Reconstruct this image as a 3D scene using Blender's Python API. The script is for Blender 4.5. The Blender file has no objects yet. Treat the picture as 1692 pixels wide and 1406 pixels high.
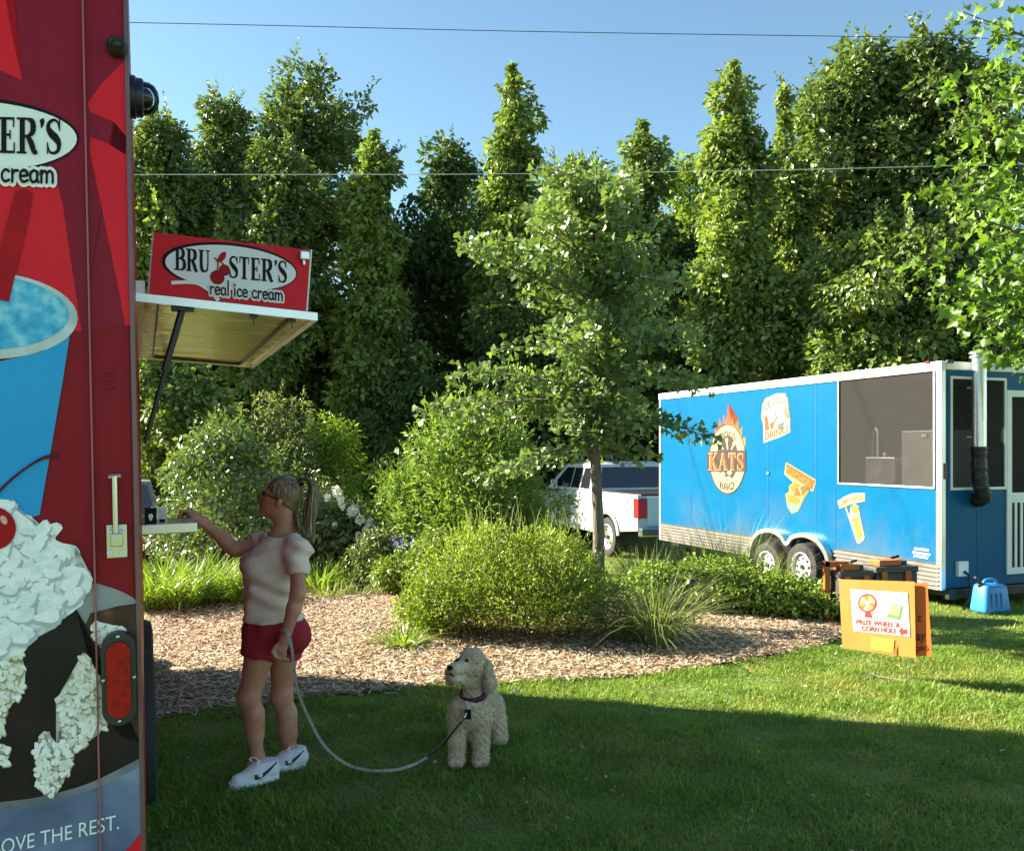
import bpy, bmesh, math, random
import numpy as np
from mathutils import Vector, Matrix

# ------------------------------------------------------------------ camera, world, sun, exposure
SC = bpy.context.scene
COL = SC.collection
F, CX, HY, EYE = 1450.0, 846.0, 745.0, 1.75      # photograph's focal length and horizon in its own pixels
cam_d = bpy.data.cameras.new('camera'); cam = bpy.data.objects.new('camera', cam_d); COL.objects.link(cam)
cam.location = (0, 0, EYE); cam.rotation_euler = (math.pi/2, 0, 0)
cam_d.sensor_fit = 'HORIZONTAL'; cam_d.sensor_width = 36.0; cam_d.lens = 36.0*F/1692.0
cam_d.shift_y = (HY-703.0)/1692.0
cam_d.clip_start = 0.05; cam_d.clip_end = 2000
SC.camera = cam

SUN_EL = math.radians(27.5)
SUN_AZ = (-0.965, 0.262)                          # from the left, a little beyond the camera
world = bpy.data.worlds.new('World'); SC.world = world; world.use_nodes = True
wn = world.node_tree; wn.nodes.clear()
sky = wn.nodes.new('ShaderNodeTexSky'); sky.sky_type = 'NISHITA'; sky.sun_disc = False
sky.sun_elevation = SUN_EL; sky.sun_rotation = math.atan2(SUN_AZ[0], SUN_AZ[1])
sky.air_density = 0.9; sky.dust_density = 0.25; sky.ozone_density = 1.4; sky.altitude = 0
bg = wn.nodes.new('ShaderNodeBackground'); bg.inputs['Strength'].default_value = 0.056
wo = wn.nodes.new('ShaderNodeOutputWorld')
tint = wn.nodes.new('ShaderNodeMix'); tint.data_type = 'RGBA'; tint.blend_type = 'MULTIPLY'; tint.inputs[0].default_value = 1.0; tint.inputs[7].default_value = (0.81, 0.925, 0.845, 1)
wn.links.new(sky.outputs[0], tint.inputs[6]); wn.links.new(tint.outputs[2], bg.inputs[0]); wn.links.new(bg.outputs[0], wo.inputs[0])

sun_d = bpy.data.lights.new('sun', 'SUN'); sun = bpy.data.objects.new('sun', sun_d); COL.objects.link(sun)
sun_d.energy = 4.5; sun_d.angle = math.radians(0.53); sun_d.color = (1.0, 0.90, 0.72)
sv = Vector((SUN_AZ[0]*math.cos(SUN_EL), SUN_AZ[1]*math.cos(SUN_EL), math.sin(SUN_EL)))
sun.rotation_euler = sv.to_track_quat('Z', 'Y').to_euler(); sun.location = sv*60

SC.view_settings.view_transform = 'Standard'; SC.view_settings.look = 'None'
SC.view_settings.gamma = 1.0; SC.view_settings.exposure = 2.4
SC.view_settings.use_curve_mapping = False
SC.cycles.max_bounces = 7; SC.cycles.diffuse_bounces = 3; SC.cycles.glossy_bounces = 3
SC.cycles.transmission_bounces = 6; SC.cycles.transparent_max_bounces = 8
SC.cycles.sample_clamp_indirect = 6.0

# ------------------------------------------------------------------ helpers
rng = np.random.default_rng(7)
random.seed(7)
R = math.radians
def W(px, py, Y): return Vector(((px-CX)/F*Y, Y, EYE-(py-HY)/F*Y))
def srgb(r, g, b):
    f = lambda c: (c/255/12.92) if c <= 10 else ((c/255+0.055)/1.055)**2.4
    return (f(r), f(g), f(b), 1.0)
def ground_z(x, y):
    t = np.clip((np.asarray(y, float)-9.5)/6.5, 0, 1)
    return -0.40*(t*t*(3-2*t))
def ygr(py): return EYE*F/(py-HY)

class NT:
    """tiny node-tree builder"""
    def __init__(s, name):
        s.m = bpy.data.materials.new(name); s.m.use_nodes = True
        s.t = s.m.node_tree; s.t.nodes.clear()
        s.out = s.t.nodes.new('ShaderNodeOutputMaterial')
    def n(s, kind, **kw):
        nd = s.t.nodes.new(kind)
        for k, v in kw.items():
            if k in nd.inputs: 
                nd.inputs[k].default_value = v
            else: setattr(nd, k, v)
        return nd
    def l(s, a, b): s.t.links.new(a, b)
    def ramp(s, fac, stops, interp='LINEAR'):
        r = s.n('ShaderNodeValToRGB'); e = r.color_ramp.elements; r.color_ramp.interpolation = interp
        while len(e) < len(stops): e.new(0.5)
        for q, (p, c) in zip(e, stops): q.position = p; q.color = c
        s.l(fac, r.inputs[0]); return r.outputs[0]
    def noise(s, scale, detail=3, rough=0.5, coord='Object', vec=None):
        tx = s.n('ShaderNodeTexNoise'); tx.inputs['Scale'].default_value = scale
        tx.inputs['Detail'].default_value = detail; tx.inputs['Roughness'].default_value = rough
        if vec is None:
            tc = s.n('ShaderNodeTexCoord'); vec = tc.outputs[coord]
        s.l(vec, tx.inputs['Vector']); return tx.outputs['Fac']
    def mix(s, fac, a, b, mode='MIX'):
        mx = s.n('ShaderNodeMix'); mx.data_type = 'RGBA'; mx.blend_type = mode
        for i, v in ((0, fac), (6, a), (7, b)):
            if hasattr(v, 'links') or isinstance(v, bpy.types.NodeSocket): s.l(v, mx.inputs[i])
            else: mx.inputs[i].default_value = v
        return mx.outputs[2]
    def bump(s, h, strength, dist=0.01):
        b = s.n('ShaderNodeBump'); b.inputs['Strength'].default_value = strength; b.inputs['Distance'].default_value = dist
        s.l(h, b.inputs['Height']); return b.outputs[0]
    def principled(s, col, rough=0.5, metal=0.0, spec=0.5, normal=None, coat=0.0, **kw):
        p = s.n('ShaderNodeBsdfPrincipled')
        if isinstance(col, bpy.types.NodeSocket): s.l(col, p.inputs['Base Color'])
        else: p.inputs['Base Color'].default_value = col
        if isinstance(rough, bpy.types.NodeSocket): s.l(rough, p.inputs['Roughness'])
        else: p.inputs['Roughness'].default_value = rough
        p.inputs['Metallic'].default_value = metal
        p.inputs['Specular IOR Level'].default_value = spec; p.inputs['Coat Weight'].default_value = coat
        for k, v in kw.items(): p.inputs[k.replace('_', ' ')].default_value = v
        if normal: s.l(normal, p.inputs['Normal'])
        s.l(p.outputs[0], s.out.inputs[0]); return p

def flat(name, col, rough=0.5, metal=0.0, spec=0.5, coat=0.0, var=0.12, scale=6.0, bump=0.0, bscale=60):
    """paint / plastic / metal with a little wear so no surface is perfectly even"""
    t = NT(name)
    nz = t.noise(scale, 4, 0.6)
    lo = tuple(c*(1-var) for c in col[:3])+(1,); hi = tuple(min(1, c*(1+var)) for c in col[:3])+(1,)
    c = t.ramp(nz, [(0.3, lo), (0.7, hi)])
    rr = t.n('ShaderNodeMapRange'); rr.inputs['To Min'].default_value = max(0.02, rough-0.08); rr.inputs['To Max'].default_value = min(1, rough+0.1)
    t.l(nz, rr.inputs['Value'])
    nrm = t.bump(t.noise(bscale, 3), bump) if bump else None
    t.principled(c, rr.outputs[0], metal, spec, nrm, coat)
    return t.m

def leaf_mat(name, dark, light, trans=0.35, rough=0.42, spec=0.5, big=0.8, tint=None, glossmix=True):
    t = NT(name)
    g = t.n('ShaderNodeNewGeometry')
    c = t.ramp(g.outputs['Random Per Island'], [(0.0, dark), (0.55, tuple((a+b)/2 for a, b in zip(dark, light))), (1.0, light)])
    nz = t.noise(big, 2)
    c = t.mix(t.ramp(nz, [(0.35, (0, 0, 0, 1)), (0.7, (0.55, 0.55, 0.55, 1))]), c, tint or tuple(x*1.35 for x in light[:3])+(1,))
    p = t.principled(c, rough, 0, spec)
    tr = t.n('ShaderNodeBsdfTranslucent')
    cc = t.mix(1.0, c, (1.25, 1.35, 0.45, 1), 'MULTIPLY'); t.l(cc, tr.inputs[0])
    ms = t.n('ShaderNodeMixShader'); ms.inputs[0].default_value = trans
    t.l(p.outputs[0], ms.inputs[1]); t.l(tr.outputs[0], ms.inputs[2]); t.l(ms.outputs[0], t.out.inputs[0])
    return t.m

def np_mesh(name, verts, faces, mat=None, parent=None, smooth=False, loc=None):
    """verts (n,3), faces (m,k) or list of ragged lists -> ONE mesh object"""
    me = bpy.data.meshes.new(name)
    verts = np.asarray(verts, np.float32)
    if isinstance(faces, np.ndarray):
        m, k = faces.shape
        me.vertices.add(len(verts)); me.vertices.foreach_set('co', verts.ravel())
        me.loops.add(m*k); me.loops.foreach_set('vertex_index', faces.astype(np.int32).ravel())
        me.polygons.add(m); me.polygons.foreach_set('loop_start', np.arange(0, m*k, k, dtype=np.int32))
        me.update(calc_edges=True)
    else:
        me.from_pydata([tuple(v) for v in verts], [], faces); me.update()
    if smooth: me.polygons.foreach_set('use_smooth', np.ones(len(me.polygons), bool))
    if mat: me.materials.append(mat)
    o = bpy.data.objects.new(name, me); COL.objects.link(o)
    if parent: o.parent = parent
    if loc is not None: o.location = loc
    return o

class MB:
    """collects boxes, tubes, lathes, prisms; build() links them as one mesh object"""
    def __init__(s): s.v = []; s.f = []
    def add(s, vs, fs):
        b = len(s.v); s.v += [tuple(v) for v in vs]; s.f += [[i+b for i in f] for f in fs]; return s
    def box(s, lo, hi, bev=0.0):
        (x0, y0, z0), (x1, y1, z1) = lo, hi
        if bev <= 0:
            return s.add([(x0,y0,z0),(x1,y0,z0),(x1,y1,z0),(x0,y1,z0),(x0,y0,z1),(x1,y0,z1),(x1,y1,z1),(x0,y1,z1)],
                  [[0,3,2,1],[4,5,6,7],[0,1,5,4],[1,2,6,5],[2,3,7,6],[3,0,4,7]])
        bm = bmesh.new(); bmesh.ops.create_cube(bm, size=1)
        for v in bm.verts: v.co = ((x0+x1)/2+v.co.x*(x1-x0), (y0+y1)/2+v.co.y*(y1-y0), (z0+z1)/2+v.co.z*(z1-z0))
        bmesh.ops.bevel(bm, geom=bm.edges[:], offset=bev, segments=2, affect='EDGES', profile=0.6)
        return s.bm(bm)
    def bm(s, bm):
        bm.verts.index_update()
        s.add([v.co[:] for v in bm.verts], [[v.index for v in f.verts] for f in bm.faces]); bm.free(); return s
    def tube(s, pts, rad, n=8, cap=True):
        pts = [Vector(p) for p in pts]
        if not hasattr(rad, '__len__'): rad = [rad]*len(pts)
        vs = []; up = Vector((0.0123, 0.1, 1)).normalized(); prev = None
        for i, p in enumerate(pts):
            d = (pts[min(i+1, len(pts)-1)]-pts[max(i-1, 0)])
            d = d.normalized() if d.length > 1e-9 else Vector((0, 0, 1))
            a = d.cross(up if abs(d.dot(up)) < 0.97 else Vector((1, 0, 0))) if prev is None else prev-d*prev.dot(d)
            a.normalize(); prev = a; b = d.cross(a)
            for k in range(n):
                t = 2*math.pi*k/n; vs.append(p+(a*math.cos(t)+b*math.sin(t))*rad[i])
        fs = [[i*n+k, i*n+(k+1) % n, (i+1)*n+(k+1) % n, (i+1)*n+k] for i in range(len(pts)-1) for k in range(n)]
        if cap: fs += [list(range(n))[::-1], [(len(pts)-1)*n+k for k in range(n)]]
        return s.add(vs, fs)
    def lathe(s, prof, origin, axis, n=24, closed=False):
        """prof = [(radius, along axis)...]"""
        o = Vector(origin); ax = Vector(axis).normalized()
        a = ax.cross(Vector((0, 0, 1)) if abs(ax.z) < 0.9 else Vector((1, 0, 0))).normalized(); b = ax.cross(a)
        vs = [o+ax*h+(a*math.cos(2*math.pi*k/n)+b*math.sin(2*math.pi*k/n))*r for r, h in prof for k in range(n)]
        m = len(prof)
        fs = [[i*n+k, i*n+(k+1) % n, ((i+1) % m)*n+(k+1) % n, ((i+1) % m)*n+k] for i in range(m if closed else m-1) for k in range(n)]
        return s.add(vs, fs)
    def prism(s, poly, axis, a0, a1):
        """poly 2-D in the two other axes, extruded along axis a0..a1"""
        def put(p, a):
            q = list(p); q.insert(axis, a); return q
        n = len(poly); vs = [put(p, a0) for p in poly]+[put(p, a1) for p in poly]
        return s.add(vs, [list(range(n)), list(range(n, 2*n))[::-1]]+[[i, i+n, (i+1) % n+n, (i+1) % n] for i in range(n)])
    def build(s, name, mat, parent=None, smooth=False, angle=None):
        me = bpy.data.meshes.new(name); me.from_pydata(s.v, [], s.f); me.update()
        bm = bmesh.new(); bm.from_mesh(me); bmesh.ops.recalc_face_normals(bm, faces=bm.faces[:]); bm.to_mesh(me); bm.free()
        me.materials.append(mat)
        if smooth: me.polygons.foreach_set('use_smooth', np.ones(len(me.polygons), bool))
        if angle: me.set_sharp_from_angle(angle=R(angle))
        o = bpy.data.objects.new(name, me); COL.objects.link(o)
        if parent: o.parent = parent
        return o

def tag(o, label=None, cat=None, group=None, kind=None):
    for k, v in (('label', label), ('category', cat), ('group', group), ('kind', kind)):
        if v: o[k] = v
    return o
def empty(name, loc=(0, 0, 0), label=None, cat=None, group=None):
    o = bpy.data.objects.new(name, None); COL.objects.link(o); o.location = loc; o.empty_display_size = 0.2
    return tag(o, label, cat, group)

class Frame:
    """a thing's own coordinates; hit() finds where a line of sight meets one of its faces"""
    def __init__(s, M): s.M = M; s.I = M.inverted()
    def hit(s, px, py, axis, off):
        o = s.I @ Vector((0, 0, EYE)); d = (s.I.to_3x3() @ Vector(((px-CX)/F, 1, -(py-HY)/F)))
        t = (off-o[axis])/d[axis]; return o+d*t

def catmull(pts, n=6, closed=False):
    P = [np.array(p, float) for p in pts]; out = []; m = len(P)
    rg = range(m if closed else m-1)
    for i in rg:
        if closed: a, b, c, d = P[(i-1) % m], P[i], P[(i+1) % m], P[(i+2) % m]
        else: a, b, c, d = P[max(i-1, 0)], P[i], P[i+1], P[min(i+2, m-1)]
        for k in range(n):
            t = k/n; out.append(0.5*((2*b)+(-a+c)*t+(2*a-5*b+4*c-d)*t*t+(-a+3*b-3*c+d)*t**3))
    if not closed: out.append(P[-1])
    return out

# ------------------------------------------------------------------ signed-distance bodies (people, animals)
class SDF:
    def __init__(s, lo, hi, h):
        s.lo = np.array(lo, float); s.h = h; s.n = np.ceil((np.array(hi)-s.lo)/h).astype(int)+1
        s.D = np.full(s.n, 1.0, np.float32)
    def _win(s, lo, hi):
        i0 = np.maximum(np.floor((lo-s.lo)/s.h).astype(int), 0); i1 = np.minimum(np.ceil((hi-s.lo)/s.h).astype(int)+1, s.n)
        if np.any(i1 <= i0): return None
        ax = [s.lo[k]+s.h*np.arange(i0[k], i1[k]) for k in range(3)]
        X, Y, Z = np.meshgrid(*ax, indexing='ij'); return tuple(slice(a, b) for a, b in zip(i0, i1)), X, Y, Z
    def _put(s, sl, d, k):
        a = s.D[sl]
        hh = np.maximum(k-np.abs(a-d), 0)/k if k > 0 else 0
        s.D[sl] = np.minimum(a, d)-hh*hh*k*0.25
    def cap(s, a, b, ra, rb=None, k=0.03, flat=False, m=0.05):
        a = np.array(a, float); b = np.array(b, float); rb = ra if rb is None else rb; r = max(ra, rb)+m
        w = s._win(np.minimum(a, b)-r, np.maximum(a, b)+r)
        if w is None: return s
        sl, X, Y, Z = w
        ab = b-a; L = ab@ab+1e-12
        t0 = ((X-a[0])*ab[0]+(Y-a[1])*ab[1]+(Z-a[2])*ab[2])/L; t = np.clip(t0, 0, 1)
        d = np.sqrt((X-a[0]-t*ab[0])**2+(Y-a[1]-t*ab[1])**2+(Z-a[2]-t*ab[2])**2)-(ra+(rb-ra)*t)
        if flat: d = np.maximum(d, (t0-1)*math.sqrt(L))
        s._put(sl, d.astype(np.float32), k); return s
    def ell(s, c, r, rot=None, k=0.03, m=0.05):
        c = np.array(c, float); r = np.array(r, float); R_ = max(r)+m
        w = s._win(c-R_, c+R_)
        if w is None: return s
        sl, X, Y, Z = w; P = np.stack([X-c[0], Y-c[1], Z-c[2]], -1)
        if rot is not None: P = P@np.array(rot)
        k0 = np.sqrt(((P/r)**2).sum(-1)); k1 = np.sqrt(((P/r**2)**2).sum(-1))+1e-9
        s._put(sl, (k0*(k0-1)/k1).astype(np.float32), k); return s
    def grid(s):
        ax = [s.lo[k]+s.h*np.arange(s.n[k]) for k in range(3)]
        return np.meshgrid(*ax, indexing='ij', sparse=True)
    def mesh(s):
        D = s.D; h = s.h; I = D < 0
        n = np.array(D.shape)-1
        c8 = [(i, j, k) for i in (0, 1) for j in (0, 1) for k in (0, 1)]
        sub = lambda A, o: A[o[0]:o[0]+n[0], o[1]:o[1]+n[1], o[2]:o[2]+n[2]]
        cnt = sum(sub(I, o).astype(np.int8) for o in c8)
        act = (cnt > 0) & (cnt < 8); idx = np.argwhere(act)
        vid = np.full(act.shape, -1, np.int64); vid[act] = np.arange(len(idx))
        vals = {o: D[idx[:, 0]+o[0], idx[:, 1]+o[1], idx[:, 2]+o[2]] for o in c8}
        acc = np.zeros((len(idx), 3)); num = np.zeros(len(idx))
        for o in c8:
            for a in range(3):
                if o[a]: continue
                q = list(o); q[a] = 1; q = tuple(q); va, vb = vals[o], vals[q]
                x = (va < 0) != (vb < 0); t = np.where(x, va/(va-vb+1e-12), 0)
                P = np.tile(np.array(o, float), (len(idx), 1)); P[:, a] += t
                acc += P*x[:, None]; num += x
        V = s.lo+h*(idx+acc/num[:, None])
        Fs = []
        for a in range(3):
            b, c = (a+1) % 3, (a+2) % 3
            A0 = np.take(I, range(0, I.shape[a]-1), a); A1 = np.take(I, range(1, I.shape[a]), a)
            e = np.argwhere(A0 != A1)
            ok = (e[:, b] > 0) & (e[:, c] > 0) & (e[:, b] < n[b]) & (e[:, c] < n[c]); e = e[ok]
            fl = A0[tuple(e.T)]
            def cell(db, dc):
                q = e.copy(); q[:, b] -= db; q[:, c] -= dc; return vid[tuple(q.T)]
            q = np.stack([cell(1, 1), cell(0, 1), cell(0, 0), cell(1, 0)], 1)
            q[~fl] = q[~fl][:, ::-1]; Fs.append(q)
        return V, np.concatenate(Fs)

# ------------------------------------------------------------------ foliage
def unit(a): return a/(np.linalg.norm(a, axis=-1, keepdims=True)+1e-9)
def leaves(P, A, N, size, aspect=0.5, fold=0.15):
    """simple pointed leaves: P base point, A along, N face normal; two triangles each with a fold"""
    A = unit(A); S = unit(np.cross(A, N)); N = np.cross(S, A); z = np.asarray(size)[:, None]
    v0 = P; v2 = P+A*z; mid = P+A*z*0.45; l = mid+S*z*aspect*0.5+N*z*fold; r = mid-S*z*aspect*0.5+N*z*fold
    n = len(P); V = np.stack([v0, r, v2, l], 1).reshape(-1, 3); b = np.arange(n)*4
    return V, np.concatenate([np.stack([b, b+1, b+2], 1), np.stack([b, b+2, b+3], 1)])
def shaped_leaves(P, A, N, size, outline, cup=0.08):
    """leaves with an outline (list of (across, along)); a fan of triangles from the stalk point"""
    A = unit(A); S = unit(np.cross(A, N)); N = np.cross(S, A); z = np.asarray(size)[:, None]
    k = len(outline); n = len(P)
    vs = [P+A*z*0.3+N*z*-0.03]+[P+S*z*u+A*z*v+N*z*cup*(u*u*4) for u, v in outline]
    V = np.stack(vs, 1).reshape(-1, 3); b = np.arange(n)*(k+1)
    Fc = np.concatenate([np.stack([b, b+1+i, b+1+(i+1) % k], 1) for i in range(k)])
    return V, Fc
def blades(P, D, length, width, bend, seg=3, twist=None):
    """ribbons that start at P, head along D and droop; returns verts, quads"""
    n = len(P); D = unit(D); L = np.asarray(length)[:, None]; Wd = np.asarray(width)[:, None]; B = np.asarray(bend)[:, None]
    H = D.copy(); H[:, 2] = 0; H = unit(H+1e-6)
    S = unit(np.cross(D, np.array([0, 0, 1.0]))+rng.normal(0, 0.15, (n, 3)))
    rows = []
    for i in range(seg+1):
        t = i/seg; c = P+D*L*t+H*(L*B*t*t*0.6)-np.array([0, 0, 1.0])*(L*B*t*t*0.75)
        w = Wd*(1-t**1.6)*0.5+Wd*0.04
        rows += [c-S*w, c+S*w]
    V = np.stack(rows, 1).reshape(-1, 3); b = np.arange(n)*(2*(seg+1))
    Fq = np.concatenate([np.stack([b+2*i, b+2*i+1, b+2*i+3, b+2*i+2], 1) for i in range(seg)])
    return V, Fq
def sphere_dirs(n): return unit(rng.normal(size=(n, 3)))

# ------------------------------------------------------------------ ground, lawn, mulch bed
def soil_mat():
    t = NT('lawn_soil')
    a = t.noise(1.3, 5, 0.6); b = t.noise(40, 3)
    c = t.ramp(a, [(0.35, (0.11, 0.17, 0.040, 1)), (0.6, (0.14, 0.20, 0.05, 1)), (0.75, (0.22, 0.20, 0.08, 1))])
    c = t.mix(0.4, c, t.ramp(b, [(0.3, (0.08, 0.11, 0.03, 1)), (0.7, (0.22, 0.25, 0.08, 1))]))
    t.principled(c, 0.9, 0, 0.2, t.bump(b, 0.6, 0.02)); return t.m
gx = np.unique(np.concatenate([np.linspace(-320, -24, 16), np.linspace(-24, 24, 49), np.linspace(24, 320, 16)]))
gy = np.unique(np.concatenate([np.linspace(-60, -3, 8), np.linspace(-3, 40, 87), np.linspace(40, 420, 16)]))
GX, GY = np.meshgrid(gx, gy, indexing='ij'); GZ = ground_z(GX, GY)-0.012
k = len(gy); ii, jj = np.meshgrid(np.arange(len(gx)-1), np.arange(k-1), indexing='ij'); b = (ii*k+jj).ravel()
tag(np_mesh('ground', np.stack([GX, GY, GZ], -1).reshape(-1, 3), np.stack([b, b+k, b+k+1, b+1], 1), soil_mat(), smooth=True), kind='structure')

BED = [(-9, 4.2), (-4.2, 4.6), (-2.95, 5.2), (-2.38, 5.70), (-1.86, 6.04), (-1.24, 6.30), (-0.48, 6.56), (0.25, 6.68), (0.96, 6.86), (1.49, 7.09), (2.08, 7.46),
       (2.75, 7.9), (3.25, 8.45), (3.55, 9.1), (3.4, 9.9), (2.7, 10.5), (1.9, 11.3), (1.2, 12.3), (-0.8, 13.2), (-5, 14), (-10, 14)]
BEDC = np.array(catmull(BED, 10, True))
def inside(x, y, poly=BEDC):
    c = np.zeros(len(x), bool); n = len(poly)
    for i in range(n):
        (x0, y0), (x1, y1) = poly[i], poly[(i+1) % n]
        if y0 == y1: continue
        c ^= ((y0 > y) != (y1 > y)) & (x < (x1-x0)*(y-y0)/(y1-y0)+x0)
    return c
def chip_mat(name):
    t = NT(name)
    g = t.n('ShaderNodeNewGeometry')
    c = t.ramp(g.outputs['Random Per Island'], [(0.0, (0.13, 0.075, 0.04, 1)), (0.2, (0.33, 0.21, 0.12, 1)), (0.45, (0.46, 0.34, 0.215, 1)), (0.75, (0.54, 0.44, 0.31, 1)), (1.0, (0.62, 0.57, 0.46, 1))])
    t.principled(c, 0.85, 0, 0.25, t.bump(t.noise(90, 2), 0.3)); return t.m
def mulch_mat():
    t = NT('mulch_bed')
    v = t.n('ShaderNodeTexVoronoi'); v.inputs['Scale'].default_value = 26
    tc = t.n('ShaderNodeTexCoord'); mp = t.n('ShaderNodeMapping'); mp.inputs['Scale'].default_value = (1, 2.2, 1)
    t.l(tc.outputs['Object'], mp.inputs[0]); t.l(mp.outputs[0], v.inputs['Vector'])
    c = t.ramp(v.outputs['Color'], [(0.1, (0.14, 0.08, 0.045, 1)), (0.5, (0.36, 0.23, 0.15, 1)), (0.9, (0.52, 0.38, 0.27, 1))])
    t.principled(c, 0.95, 0, 0.2, t.bump(v.outputs['Distance'], 0.8, 0.02)); return t.m
g1, g2 = np.meshgrid(np.linspace(-10, 4, 57), np.linspace(4, 14.5, 43), indexing='ij')
bv = [(x, y, float(ground_z(x, y))+0.004) for x, y in BEDC]
bm = bmesh.new(); vv = [bm.verts.new(p) for p in bv]; bm.faces.new(vv)
for Yc in np.arange(4.5, 14.2, 0.5):
    bmesh.ops.bisect_plane(bm, geom=bm.verts[:]+bm.edges[:]+bm.faces[:], plane_co=(0, Yc, 0), plane_no=(0, 1, 0))
for v in bm.verts: v.co.z = float(ground_z(v.co.x, v.co.y))+0.006
bed = MB().bm(bm).build('mulch_bed', mulch_mat()); tag(bed, kind='structure')
for p in bed.data.polygons:
    if p.normal.z < 0: bed.data.flip_normals(); break

# wood chips: real slivers lying at random on the bed
n = 90000
cx = rng.uniform(-6.5, 4, n*2); cy = 5.0+(rng.random(n*2)**1.15)*7.6
ok = inside(cx+rng.normal(0, 0.045, len(cx)), cy+rng.normal(0, 0.045, len(cy))) & (np.abs(cx) < cy*0.66+0.6); cx, cy = cx[ok], cy[ok]; n = len(cx)
ang = rng.uniform(0, 2*np.pi, n); L = rng.uniform(0.02, 0.085, n); wd = rng.uniform(0.005, 0.018, n); tl = rng.normal(0, 0.22, n)
d = np.stack([np.cos(ang), np.sin(ang), tl], -1); s_ = unit(np.stack([-np.sin(ang), np.cos(ang), rng.normal(0, 0.3, n)], -1))
c0 = np.stack([cx, cy, ground_z(cx, cy)+0.010+rng.random(n)*0.022], -1)
e0, e1 = c0-d*L[:, None]/2, c0+d*L[:, None]/2; w_ = s_*wd[:, None]/2
V = np.stack([e0-w_, e0+w_*0.7, e1+w_*rng.uniform(0.2, 1, (n, 1)), e1-w_*0.8], 1).reshape(-1, 3); b = np.arange(n)*4
tag(np_mesh('wood_chips', V, np.stack([b, b+1, b+2, b+3], 1), chip_mat('wood_chip')), 'pale wood chip mulch covering the planting bed', 'mulch', kind='stuff')

def grass_mat(name, dark, light, dry):
    t = NT(name)
    g = t.n('ShaderNodeNewGeometry')
    c = t.ramp(g.outputs['Random Per Island'], [(0, dark), (0.85, light), (1.0, dry)])
    nz = t.noise(1.1, 5, 0.7); pat = t.ramp(nz, [(0.47, (0, 0, 0, 1)), (0.63, (0.9, 0.9, 0.9, 1))])
    c = t.mix(pat, c, tuple((a*0.35+b_*0.5) for a, b_ in zip(light, dry)))
    nz2 = t.noise(3.1, 3, 0.6); c = t.mix(t.ramp(nz2, [(0.4, (0.45, 0.45, 0.45, 1)), (0.62, (0, 0, 0, 1))]), c, tuple(x*0.6 for x in dark[:3])+(1,))
    p = t.principled(c, 0.5, 0, 0.35)
    tr = t.n('ShaderNodeBsdfTranslucent'); t.l(t.mix(1.0, c, (1.4, 1.5, 0.5, 1), 'MULTIPLY'), tr.inputs[0])
    ms = t.n('ShaderNodeMixShader'); ms.inputs[0].default_value = 0.3
    t.l(p.outputs[0], ms.inputs[1]); t.l(tr.outputs[0], ms.inputs[2]); t.l(ms.outputs[0], t.out.inputs[0]); return t.m
GRASS = grass_mat('grass_blade', (0.105, 0.225, 0.024, 1), (0.240, 0.360, 0.045, 1), (0.46, 0.38, 0.13, 1))
def lawn(n, box, hh, ww, seg, keep):
    x = rng.uniform(box[0], box[1], n); y = box[2]+(box[3]-box[2])*rng.random(n)
    ok = keep(x, y); x, y = x[ok], y[ok]; n = len(x)
    tuft = 0.80+0.20*np.sin(x*1.9+2*np.sin(y*1.3))+0.42*np.sin(x*5.3+1.3*np.sin(y*4.1))*np.sin(y*6.7+0.9*np.sin(x*3.7))
    P = np.stack([x, y, ground_z(x, y)-0.008], -1)
    D = np.stack([rng.normal(0, 0.38, n), rng.normal(0, 0.38, n), np.ones(n)], -1)
    return blades(P, D, rng.uniform(0.55, 1.15, n)*hh*tuft, rng.uniform(0.7, 1.3, n)*ww, rng.uniform(0.1, 0.8, n), seg)
parts = [lawn(330000, (-3.0, 5.4, 3.0, 7.9), 0.062, 0.0055, 2, lambda x, y: ~inside(x, y) & (np.abs(x) < y*0.62+0.9) & (x > -2.6)),
         lawn(130000, (1.0, 10.0, 7.0, 15), 0.06, 0.009, 1, lambda x, y: ~inside(x, y) & (np.abs(x) < y*0.62+1.2)),
         lawn(50000, (-9, 9.0, 12.5, 19), 0.09, 0.015, 1, lambda x, y: ~inside(x, y) & (np.abs(x) < y*0.62+0.3)),
         lawn(60000, (-2.8, 3.7, 5.4, 9.4), 0.055, 0.006, 2, lambda x, y: np.array([min(np.hypot(BEDC[:, 0]-a, BEDC[:, 1]-c)) < 0.13+0.05*np.sin(a*9)+0.04*np.sin(a*23) for a, c in zip(x, y)], bool))]
vs, fs, off = [], [], 0
for V, Fq in parts: vs.append(V); fs.append(Fq+off); off += len(V)
tag(np_mesh('grass', np.concatenate(vs), np.concatenate(fs), GRASS), 'short mown lawn grass with dry patches', 'grass', kind='stuff')

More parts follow.
